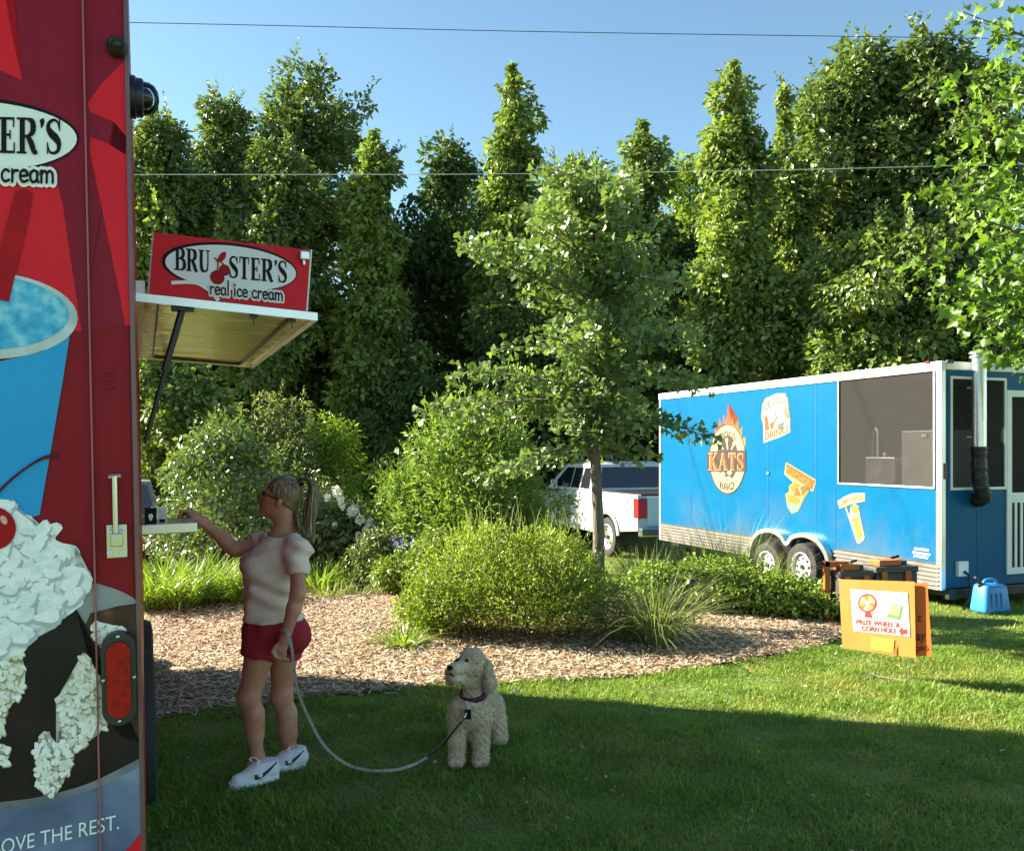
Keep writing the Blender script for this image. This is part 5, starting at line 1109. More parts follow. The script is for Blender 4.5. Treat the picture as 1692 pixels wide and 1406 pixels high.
    # NACHOS
    yel = flat('print_yellow', (0.30, 0.135, 0.012, 1), 0.4, var=0.1, scale=20)
    pyl = flat('print_pale_yellow', (0.28, 0.22, 0.09, 1), 0.4)
    side.poly('sticker', [(1299, 763.5), (1349, 793), (1344, 812), (1325, 803), (1322, 806), (1326, 820), (1325, 832), (1319, 844), (1309, 849), (1301, 837), (1298, 816), (1304, 812), (1304, 803), (1311, 797), (1296, 783)], pyl, 0.003)
    side.poly('ribbon_print', [(1300.5, 766), (1347, 794), (1342.5, 809), (1298.5, 781)], org, 0.005); side.text('letters', font_text('NACHOS', 0.02), (1301, 781), (1340, 805), 11, yel, 0.007, 0.73)
    side.poly('chip_print', [(1313.5, 797), (1323, 800), (1311, 815), (1306, 805)], yel, 0.006); side.poly('chip_print', [(1318, 806), (1324.5, 819), (1312, 818.5)], org, 0.0065)
    side.poly('bowl_print', [(1300.5, 819), (1323.5, 830), (1318, 842), (1309, 846.5), (1303, 836)], flat('print_bowl', (0.12, 0.20, 0.17, 1), 0.4), 0.006); side.ellipse('cheese_print', (1312, 825.5), 11.5, 6.5, yel, 0.007, R(24))
    # LEMONADE
    lw = flat('print_lemon_white', (0.28, 0.28, 0.20, 1), 0.4)
    side.poly('sticker', [(1384, 828), (1394, 821), (1406, 815.6), (1418, 814), (1429.4, 814.5), (1429.8, 827.8), (1421, 830), (1412.6, 828.6), (1400, 834), (1387.5, 840.7)], lw, 0.003)
    side.poly('sticker', [(1396, 836), (1399, 835), (1405, 848), (1406, 838), (1412, 832), (1419, 836), (1419.5, 848.5), (1429, 886.9), (1427.4, 892.3), (1421.2, 897.8), (1416.5, 897.8), (1400.8, 851)], lw, 0.0035)
    side.text('letters', font_text('LEMONADE', 0.02), (1387, 837), (1428, 825), 8, yel, 0.005, 0.73, arch=3)
    side.poly('glass_print', [(1408, 856), (1417.3, 855), (1425.5, 884.5), (1419, 891)], flat('print_lemon', (0.21, 0.19, 0.015, 1), 0.4), 0.005); side.ellipse('lemon_print', (1413.3, 841.5), 5.5, 6.5, flat('print_lemon_slice', (0.24, 0.22, 0.02, 1), 0.4), 0.006); side.line('straw_print', [(1398, 836), (1405, 850)], 1.8, gb, 0.006, False)
    # three lines of small white print by the corner, too small to read in the picture
    for a_, b_ in (((1511, 906), (1536, 909)), ((1508, 912), (1537.5, 916.5)), ((1510, 918), (1535.5, 922))):
        x_ = a_[0]; k = 0
        while x_ < b_[0]-1.5:
            w_ = (4.5, 2.6, 6.0, 3.4)[k % 4]; x2 = min(x_+w_, b_[0]); q_ = lambda u: a_[1]+(b_[1]-a_[1])*(u-a_[0])/(b_[0]-a_[0])
            side.line('small_print', [(x_, q_(x_)), (x2, q_(x2))], 3.2, M['print_white'], 0.004, False); x_ = x2+0.7; k += 1
    # a sink unit and a metal cabinet stand inside behind the screens
    st = flat('stainless', (0.62, 0.61, 0.58, 1), 0.3, 0.9, var=0.1)
    def inside_thing(name, label, cat, x, y, build):
        o = empty(name, Mx @ Vector((x, y, z0+0.06)), label, cat); o.rotation_euler.z = ang; build(o)
    hs = wz0+0.27-z0
    def sink(o):
        MB().box((-0.2, -0.32, hs-0.42), (0.2, 0.32, hs), 0.01).box((-0.2, -0.32, 0), (-0.16, -0.28, hs-0.42)).box((-0.2, 0.28, 0), (-0.16, 0.32, hs-0.42)).box((0.16, 0.28, 0), (0.2, 0.32, hs-0.42)).box((0.16, -0.32, 0), (0.2, -0.28, hs-0.42)).build('basin', st, o)
        MB().tube([np.array(q) for q in catmull([(-0.15, 0.0, hs), (-0.15, 0.0, hs+0.25), (-0.13, 0.03, hs+0.33), (-0.1, 0.10, hs+0.36), (-0.1, 0.14, hs+0.28), (-0.1, 0.15, hs-0.2)], 6)], 0.016, 8).tube([(-0.15, -0.12, hs), (-0.15, -0.12, hs+.06)], .025, 8).build('faucet', M['print_white'], o, smooth=True)
    inside_thing('sink_unit', 'steel sink with curved faucet behind the side screen', 'sink', 0.45, (y_lo+y_hi)/2+0.40, sink)
    def cab(o): MB().box((-0.25, -0.35, 0), (0.25, 0.35, hs+0.32), 0.01).build('cabinet_body', flat('cabinet_grey', (0.42, 0.41, 0.38, 1), 0.4, 0.3), o); MB().box((-0.27, -0.05, hs+0.24), (-0.25, 0.03, hs+0.28)).build('badge', M['print_white'], o)
    inside_thing('metal_cabinet', 'grey metal cabinet behind the corner of the side screen', 'cabinet', 0.55, y_lo+0.42, cab)
    return fr, t
BLUE, blue_root = blue_trailer()

# ------------------------------------------------------------------ vehicles behind
def wheel_arch(cy, zc, r, n=10): return [(cy+r*math.cos(a), zc+r*math.sin(a)) for a in np.linspace(math.pi, 0, n)]
def pickup():
    ang = math.atan2(0.361, 0.9326); o = (2.40, 16.75); z0 = float(ground_z(0, 17.5)); S = 1.0
    Mx = Matrix.Translation((o[0], o[1], z0)) @ Matrix.Rotation(ang, 4, 'Z')
    t = empty('pickup_truck', (0, 0, 0), 'white pickup truck hitched ahead of the blue trailer', 'truck'); place(t, Mx)
    wp = flat('truck_white', (0.62, 0.62, 0.60, 1), 0.3, coat=0.4, var=0.03); Wd = 2.0; gl = M['tint']
    # local: x 0 = left flank .. Wd, y 0 = tailgate -> forward
    rw, fw, zc = 1.25, 4.75, 0.42
    prof = [(0.02, 0.62), (rw-0.50, 0.55)]+[(rw-0.50*math.cos(a), zc+0.50*math.sin(a)) for a in np.linspace(0.25, math.pi-0.25, 12)]+[(rw+0.50, 0.45), (fw-0.50, 0.45)]+[(fw-0.50*math.cos(a), zc+0.50*math.sin(a)) for a in np.linspace(0.25, math.pi-0.25, 12)]+[(fw+0.5, 0.5), (5.75, 0.55), (5.80, 0.95), (5.7, 1.10), (4.3, 1.22), (1.92, 1.30), (0.0, 1.30)]
    bd = MB().prism(prof, 0, 0.0, 0.09).prism(prof, 0, Wd-0.09, Wd)
    bd.box((0.09, 0.0, 0.62), (Wd-0.09, 0.06, 1.28)).box((0.09, 0.06, 0.60), (Wd-0.09, 5.7, 0.72)).box((0.09, 1.85, 0.72), (Wd-0.09, 1.92, 1.30)).box((0.09, 4.3, 0.72), (Wd-0.09, 5.7, 1.16), 0.03).box((0.09, 1.92, 0.72), (Wd-0.09, 4.3, 0.9))
    bd.build('body', wp, t)
    # cab: tapered greenhouse
    def loop(y0, y1, x0, x1, z): return [(x0, y0, z), (x1, y0, z), (x1, y1, z), (x0, y1, z)]
    v = loop(1.93, 4.45, 0.03, Wd-0.03, 1.27)+loop(2.12, 3.60, 0.20, Wd-0.20, 1.86)+loop(2.25, 3.45, 0.34, Wd-0.34, 1.92)
    f = [[i, (i+1) % 4, 4+(i+1) % 4, 4+i] for i in range(4)]+[[4+i, 4+(i+1) % 4, 8+(i+1) % 4, 8+i] for i in range(4)]+[[8, 9, 10, 11], [3, 2, 1, 0]]
    MB().add(v, f).build('cab', wp, t)
    def glaze(name, q, off, parent=None):
        q = [Vector(p) for p in q]; n = (q[1]-q[0]).cross(q[2]-q[0]).normalized()*off; MB().add([p+n for p in q]+[p+n*0.2 for p in q], [[0, 1, 2, 3], [7, 6, 5, 4], [0, 4, 5, 1], [1, 5, 6, 2], [2, 6, 7, 3], [3, 7, 4, 0]]).build(name, gl, t)
    ry = lambda z: 1.93+(z-1.27)/(1.86-1.27)*0.19; rx = lambda z: 0.03+(z-1.27)/(0.59)*0.17
    glaze('rear_window', [(rx(1.36)+0.13, ry(1.36), 1.36), (Wd-rx(1.36)-0.13, ry(1.36), 1.36), (Wd-rx(1.80)-0.13, ry(1.80), 1.80), (rx(1.80)+0.13, ry(1.80), 1.80)], 0.012)
    MB().box((Wd/2-0.22, 2.14, 1.845), (Wd/2+0.22, 2.24, 1.885), 0.006).build('brake_lamp', M['cherry'], t)
    for y0, y1, a0, a1 in ((2.18, 2.62, 2.32, 2.62), (2.70, 3.10, 2.70, 3.10), (3.16, 4.10, 3.16, 3.52)):
        glaze('side_window', [(rx(1.34), y1, 1.34), (rx(1.34), y0, 1.34), (rx(1.78), a0, 1.78), (rx(1.78), a1, 1.78)], 0.012)
    # tailgate with handle, lamps, bumper, arch flares
    tg = MB().box((0.20, -0.025, 0.70), (Wd-0.20, 0.0, 1.27), 0.01).build('tailgate', flat('tailgate_white', (0.66, 0.67, 0.68, 1), 0.32, coat=0.3, var=0.04), t)
    MB().box((Wd/2-0.16, -0.035, 1.06), (Wd/2+0.16, -0.026, 1.13), 0.003).build('handle', M['blackplastic'], tg)
    MB().box((0.55, -0.032, 1.07), (0.80, -0.026, 1.12)).build('badge', M['greymetal'], tg)
    for x0, x1 in ((-0.012, 0.19), (Wd-0.19, Wd+0.012)):
        MB().box((x0, -0.03, 0.86), (x1, 0.16, 1.24), 0.015).build('tail_lamp', flat('lamp_red_far', (0.62, 0.02, 0.02, 1), 0.2), t)
    MB().box((0.0, -0.16, 0.52), (Wd, -0.002, 0.68), 0.02).build('bumper', M['chrome'], t)
    MB().box((0.1, 0.061, 1.279), (Wd-0.1, 1.84, 1.32), 0.01).build('bed_cover', M['blackplastic'], t)
    for cyy in (rw, fw):
        vs = [(cyy-0.50*math.cos(a), zc+0.50*math.sin(a)) for a in np.linspace(0.1, math.pi-0.1, 16)]
        v_, f_ = stroke(vs, [0.10]*16, 1, False); n = len(v_)//2
        mb = MB(); mb.add([(-0.035, *q) for q in v_]+[(0.0, *q) for q in v_], f_+[[a+2*n for a in q] for q in f_]+[[i, i+1, 2*n+i+1, 2*n+i] for i in range(n-1)]+[[n+i, n+i+1, 3*n+i+1, 3*n+i] for i in range(n-1)])
        mb.build('arch_flare', flat('flare_grey', (0.26, 0.25, 0.24, 1), 0.5, var=0.1), t)
        for x, axx in ((0.10, -1), (Wd-0.10, 1)): wheel(t, (x, cyy, 0.40), (axx, 0, 0), 0.40, 0.26, M['alu'], M['rubber'], M['blackplastic'], 0.66, 6)
    MB().box((-0.16, 3.72, 1.28), (0.0, 3.80, 1.50), 0.03).build('wing_mirror', wp, t)
    fc = Face(Frame(Mx), 0, 0.0, (0, -1, 0), t)
    fc.text('lettering', font_text('4X4', 0.01), (1011, 830), (1026, 830), 6, M['greymetal'], 0.004, 0.73)
    MB().tube([(-0.03, 2.50, 1.10), (-0.03, 2.70, 1.10)], 0.018, 6).tube([(-0.03, 3.4, 1.10), (-0.03, 3.6, 1.10)], 0.018, 6).build('door_handle', M['greymetal'], t)
    return t
pickup()
def red_car():
    Y = 15.2; X = (268-CX)/F*Y; z0 = float(ground_z(X, Y))
    t = empty('parked_car', (X, Y, z0), 'dark red estate car parked behind the serving shelf, only its tail showing', 'car'); t.rotation_euler.z = R(24)
    rd = flat('car_red', (0.22, 0.010, 0.016, 1), 0.28, coat=0.4); Wd = 1.82     # x from -Wd (left) to 0
    prof = [(0.0, 0.45), (0.75, 0.40)]+[(1.0-0.36*math.cos(a), 0.33+0.36*math.sin(a)) for a in np.linspace(0.2, math.pi-0.2, 9)]+[(1.4, 0.36), (3.3, 0.36)]+[(3.65-0.36*math.cos(a), 0.33+0.36*math.sin(a)) for a in np.linspace(0.2, math.pi-0.2, 9)]+[(4.1, 0.4), (4.5, 0.5), (4.5, 0.8), (3.6, 1.0), (0.05, 1.02), (-0.04, 0.8)]
    MB().prism(prof, 0, -Wd, 0).build('body', rd, t)
    v = [(-Wd+.03, 0.03, 1.0), (-.03, 0.03, 1.0), (-.03, 3.5, 1.0), (-Wd+.03, 3.5, 1.0), (-Wd+.17, 0.28, 1.60), (-.17, 0.28, 1.60), (-.17, 2.6, 1.60), (-Wd+.17, 2.6, 1.60)]
    MB().add(v, [[0, 1, 5, 4], [1, 2, 6, 5], [2, 3, 7, 6], [3, 0, 4, 7], [4, 5, 6, 7], [3, 2, 1, 0]]).build('cabin', flat('car_grey_trim', (0.20, 0.21, 0.22, 1), 0.35, 0.3), t)
    gy = lambda z: 0.03+(z-1.0)/0.6*0.25-0.012; gxx = lambda z: 0.03+(z-1.0)/0.6*0.14
    v = [(-Wd+gxx(1.04)+.08, gy(1.04), 1.04), (-gxx(1.04)-.08, gy(1.04), 1.04), (-gxx(1.54)-.08, gy(1.54), 1.54), (-Wd+gxx(1.54)+.08, gy(1.54), 1.54)]
    MB().add(v, [[0, 1, 2, 3]]).build('rear_window', flat('car_glass', (0.06, 0.075, 0.09, 1), 0.05, spec=0.8), t)
    for x in (-0.2, -Wd+0.02): MB().box((x, -0.055, 0.74), (x+0.18, 0.02, 0.98), 0.02).build('tail_lamp', M['cherry'], t)
    MB().box((-Wd+.02, -0.09, 0.40), (-.02, 0.0, 0.62), 0.03).build('bumper', rd, t)
    for y in (1.0, 3.65):
        for x, a in ((-0.1, 1), (-Wd+0.1, -1)): wheel(t, (x, y, 0.33), (a, 0, 0), 0.33, 0.2, M['alu'], M['rubber'], M['blackplastic'])
red_car()

# ------------------------------------------------------------------ cables
def cable(label, pts, r, mat):
    q = catmull(pts, 10); o = MB().tube([Vector(p) for p in q], r, 6).build('overhead_cable', mat); return tag(o, label, 'cable', None)
cable('dark upper overhead cable crossing the open sky', [W(-900, 20, 14.5), W(222, 38, 14), W(900, 53, 14), W(1692, 65, 14.2), W(2600, 80, 14.5)], 0.006, flat('cable_dark', (0.03, 0.03, 0.035, 1), 0.6))
cable('pale lower overhead cable crossing in front of the treetops', [W(-900, 292, 17.5), W(222, 289, 17.2), W(800, 288, 17.0), W(1300, 281, 17.0), W(1692, 272, 17.2), W(2600, 258, 17.5)], 0.007, flat('cable_pale', (0.45, 0.46, 0.45, 1), 0.5))

# ------------------------------------------------------------------ event sign, tool cases, water jug, path light
def event_sign():
    Y = 6.65
    fm = lambda Yr, tilt: None
    yel = NT('corrugated_yellow'); nz = yel.noise(2.5, 3); yel.principled(yel.ramp(nz, [(0.35, (0.60, 0.235, 0.045, 1)), (0.65, (0.62, 0.285, 0.075, 1))]), 0.5); 
    t = empty('event_sign', W(1465, 1130, Y), 'yellow-orange board with white prize wheel notice standing on the lawn', 'sign'); t.location.z = 0
    Mx = Matrix.Translation(t.location) @ Matrix.Rotation(R(-38), 4, 'Z'); t.rotation_euler.z = R(-38)
    fr = Frame(Mx); fc = Face(fr, 1, 0.0, (1, 0, 0), t)
    q = [fc.at(1386, 957), fc.at(1511, 961), fc.at(1513, 1087), fc.at(1392, 1070)]
    MB().add([(p.x, 0, p.z) for p in q]+[(p.x, 0.008, p.z) for p in q], [[0, 1, 2, 3], [7, 6, 5, 4], [0, 4, 5, 1], [1, 5, 6, 2], [2, 6, 7, 3], [3, 7, 4, 0]]).build('front_board', yel.m, t)
    orm = flat('board_orange', (0.78, 0.16, 0.03, 1), 0.5, var=0.06)
    fb = Face(fr, 1, 0.03, (1, 0, 0), t)
    q = [fb.at(1470, 963), fb.at(1532, 963), fb.at(1540, 1084), fb.at(1480, 1082)]
    bb = MB().add([(p.x, 0.03, p.z) for p in q]+[(p.x, 0.038, p.z) for p in q], [[0, 1, 2, 3], [7, 6, 5, 4], [0, 4, 5, 1], [1, 5, 6, 2], [2, 6, 7, 3], [3, 7, 4, 0]]).build('rear_board', orm, t)
    dk = flat('print_brown_red', (0.16, 0.02, 0.01, 1), 0.5)
    fb.text('lettering', font_text('z', 0.01), (1515, 1028), (1523, 1026), 12, dk, 0.003, 0.55, parent=bb); fb.text('lettering', font_text('ay', 0.02), (1514, 1058), (1529, 1056), 12, dk, 0.003, 0.55, parent=bb); fb.text('lettering', font_text('ORG', 0.02), (1513, 1076), (1534, 1074), 8, dk, 0.003, 0.73, parent=bb)
    pap = fc.poly('notice', [(1405, 973), (1500, 979), (1504, 1052), (1410, 1042)], flat('paper_white', (0.72, 0.70, 0.68, 1), 0.7, var=0.03), 0.003)
    rd = flat('notice_red', (0.60, 0.05, 0.05, 1), 0.6)
    fc.text('lettering', font_text('PRIZE WHEEL &', 0.02), (1415, 1030.5), (1487, 1036), 8, rd, 0.005, 0.73, parent=pap); fc.text('lettering', font_text('CORN HOLE', 0.03), (1424, 1041), (1481, 1045.5), 8, rd, 0.005, 0.73, parent=pap)
    fc.text('lettering', font_text('Free', 0.0), (1444, 1024), (1462, 1023), 9, flat('notice_grey_green', (0.30, 0.40, 0.33, 1), 0.6), 0.005, 0.73, parent=pap)
    fc.poly('arrow', [(1485, 1042), (1491, 1035), (1491, 1039), (1499, 1039), (1499, 1047), (1491, 1047), (1491, 1051)], rd, 0.005, parent=pap)
    wc = (1433.5, 996); cols = [flat('wheel_'+n, c, 0.6) for n, c in (('orange', (0.75, 0.22, 0.04, 1)), ('yellow', (0.80, 0.62, 0.12, 1)), ('cream', (0.80, 0.72, 0.45, 1)))]
    fc.ellipse('wheel_rim', wc, 15.5, 15.5, flat('wheel_red', (0.55, 0.06, 0.05, 1), 0.6), 0.0045, parent=pap)
    for k in range(9):
        a0, a1 = 2*math.pi*k/9, 2*math.pi*(k+1)/9; fc.poly('wheel_sector', [wc]+[(wc[0]+12.5*math.cos(a), wc[1]+12.5*math.sin(a)) for a in np.linspace(a0, a1, 5)], cols[k % 3], 0.0055, parent=pap)
    fc.ellipse('wheel_hub', wc, 3, 3, M['print_white'], 0.0065, parent=pap); fc.poly('wheel_stand', [(1430, 1010), (1438, 1010), (1442, 1020), (1429, 1019)], rd, 0.005, parent=pap)
    fc.poly('corn_hole_board', [(1477, 997), (1492, 1001), (1487, 1024), (1465, 1019)], flat('board_green', (0.16, 0.34, 0.09, 1), 0.6), 0.0045, parent=pap); fc.poly('corn_hole_board', [(1478, 999), (1490, 1002), (1486, 1018), (1468, 1014)], flat('board_light_green', (0.36, 0.50, 0.20, 1), 0.6), 0.0055, parent=pap); fc.ellipse('hole', (1484, 1003), 2.6, 1.8, M['print_white'], 0.0065, parent=pap)
    fc.poly('bean_bag', [(1480, 986), (1485, 984), (1486, 989), (1482, 990)], flat('bean_bag_grey', (0.35, 0.42, 0.40, 1), 0.6), 0.005, parent=pap)
    fc.poly('yellow_patch', [(1440, 1052), (1478, 1056), (1476, 1078), (1439, 1073)], flat('tape_yellow', (0.70, 0.44, 0.07, 1), 0.5), 0.004); fc.poly('red_corner', [(1476, 1080), (1482, 1062), (1482, 1083)], orm, 0.005)
    l1, l2 = fc.at(1436, 1060), fc.at(1500, 1060)
    MB().tube([(l1.x, 0.015, l1.z), (l1.x, 0.015, 0.0)], 0.0022, 6).tube([(l2.x, 0.015, l2.z), (l2.x, 0.015, 0.0)], 0.0022, 6).tube([(l1.x, 0.015, 0.05), (l1.x+0.05, 0.01, 0.035), (l2.x-0.02, 0.0, 0.03), (l2.x, 0.015, 0.045)], 0.004, 6).build('wire_stake', flat('wire_grey', (0.30, 0.30, 0.28, 1), 0.4, 0.3), t)
event_sign()

def tool_cases():
    dk = flat('case_charcoal', (0.055, 0.050, 0.045, 1), 0.55, var=0.2)
    for px, wpx, h, Yc, lab in ((1402, 62, 0.56, 9.05, 'charcoal tool case with orange lid straps, left one behind the event sign'), (1468, 80, 0.58, 9.25, 'wider charcoal tool case with orange clasp, right one behind the event sign')):
        X = (px-CX)/F*Yc; hw = wpx/F*Yc/2; o = empty('tool_case', (X, Yc, float(ground_z(X, Yc))), lab, 'tool case', 'tool cases behind the event sign'); o.rotation_euler.z = R(16)
        MB().box((-hw, -0.13, 0.0), (hw, 0.13, h-0.10), 0.012).build('case_body', dk, o)
        MB().box((-hw-0.008, -0.14, h-0.098), (hw+0.008, 0.14, h-0.03), 0.012).build('lid', dk, o)
        MB().box((-hw*0.75, -0.10, h-0.03), (hw*0.3, 0.06, h+0.035), 0.012).build('handle', M['orange'], o)
        for x in (-hw*0.8, hw*0.35): MB().box((x, -0.155, h-0.20), (x+0.07, -0.13, h-0.08), 0.004).build('clasp', M['orange'], o)
        MB().box((hw*0.35, -0.05, h-0.03), (hw*0.75, 0.05, h+0.015), 0.006).tube([(hw*0.1, 0, h+0.04), (hw*0.5, 0, h+0.06)], 0.014, 6).build('clamp', M['blackplastic'], o)
    Yc = 9.0; X = (1366-CX)/F*Yc
    o = empty('orange_stand', (X, Yc, 0), 'orange upright leg stand beside the rear trailer wheel', 'stand')
    MB().box((-0.03, -0.03, 0.03), (0.03, 0.03, 0.62), 0.008).box((-0.03, -0.03, 0.56), (0.22, 0.03, 0.62), 0.008).build('post', M['orange'], o)
    MB().box((-0.05, -0.16, 0.0), (0.05, 0.16, 0.03), 0.006).build('foot', M['orange'], o)
tool_cases()

def jug():
    Yc = 9.55; X = (1636-CX)/F*Yc; w, dp, h = 0.185, 0.125, 0.31
    o = empty('water_jug', (X, Yc, 0), 'blue plastic water jug on the grass by the trailer door', 'jug'); o.rotation_euler.z = R(18)
    bm = bmesh.new(); bmesh.ops.create_cube(bm, size=1)
    for v in bm.verts:
        top = v.co.z > 0; s = 0.80 if top else 1.0; v.co = (v.co.x*2*w*s, v.co.y*2*dp*s, (h if top else 0.0))
    bmesh.ops.bevel(bm, geom=bm.edges[:], offset=0.045, segments=4, affect='EDGES', profile=0.5)
    bj = flat('jug_blue', (0.03, 0.22, 0.55, 1), 0.35, var=0.1, bump=0.1, bscale=8)
    MB().bm(bm).build('container', bj, o, smooth=True, angle=50)
    MB().tube([np.array(q) for q in catmull([(-0.10, 0, h-0.02), (-0.07, 0, h+0.035), (0.05, 0, h+0.04), (0.10, 0, h-0.02)], 6)], 0.017, 8).build('handle', bj, o, smooth=True)
    MB().lathe([(0.03, -0.03), (0.03, 0.03), (0.022, 0.035), (0.001, 0.036)], (-0.13, 0, h-0.02), (-0.5, 0, 1), 16).tube([(-0.14, 0, h), (-0.2, -0.01, h+0.06), (-0.23, -0.02, h+0.08)], 0.014, 8).build('spout', M['blackplastic'], o)
    mb = MB()
    for k in range(3): mb.tube([(w*0.35*(k-1)-0.03, -dp*0.99, 0.06), (w*0.35*(k-1)-0.03, -dp*0.92, 0.22)], 0.008, 6)
    mb.build('rib', bj, o)
jug()
def path_light():
    Yc = 8.55; X = (1146-CX)/F*Yc; h = EYE-(965-HY)/F*Yc
    o = empty('path_light', (X, Yc, 0), 'black stake path light at the edge of the groundcover', 'garden light')
    MB().tube([(0, 0, -0.05), (0.005, 0, h*0.5), (-0.012, 0, h-0.06)], 0.009, 8).build('stake', M['blackplastic'], o)
    MB().lathe([(0.016, -0.05), (0.022, 0.0), (0.026, 0.03), (0.060, 0.035), (0.058, 0.045), (0.028, 0.07), (0.012, 0.085), (0.001, 0.088)], (-0.014, 0, h-0.02), (-0.25, -0.1, 1), 18).build('lamp_head', M['blackplastic'], o, smooth=True, angle=40)
path_light()
def scrap():
    p = W(853, 1150, ygr(1152)); o = MB().add([(-.012, 0, .03), (.01, .01, .035), (.014, 0, .055), (0, -.004, .07), (-.01, .006, .055)], [[0, 1, 2, 4], [4, 2, 3]]).build('paper_scrap', M['print_white']); o.location = (p.x, p.y, 0); tag(o, 'tiny white paper scrap on the grass right of the dog', 'paper')
scrap()

def fallen_leaves():
    g = np.random.default_rng(17); n = 420; x = g.uniform(-2.4, 5, n); y = g.uniform(3.6, 9.0, n); ok = (np.abs(x) < y*0.62) & (x > -2.2); x, y = x[ok], y[ok]; n = len(x)
    A = np.stack([g.normal(size=n), g.normal(size=n), g.normal(0, .3, n)], -1); N = unit(np.stack([g.normal(0, .4, n), g.normal(0, .4, n), np.ones(n)], -1))
    V, Fc = leaves(np.stack([x, y, ground_z(x, y)+g.uniform(.02, .05, n)], -1), A, N, g.uniform(.015, .045, n), .55, .12)
    t = NT('fallen_leaf'); gg = t.n('ShaderNodeNewGeometry'); t.principled(t.ramp(gg.outputs['Random Per Island'], [(0, (.16, .09, .03, 1)), (.5, (.34, .24, .09, 1)), (1, (.45, .40, .20, 1))]), .8, 0, .2)
    tag(np_mesh('fallen_leaves', V, Fc, t.m), 'small dry fallen leaves scattered over the lawn', 'leaves', kind='stuff')
fallen_leaves()

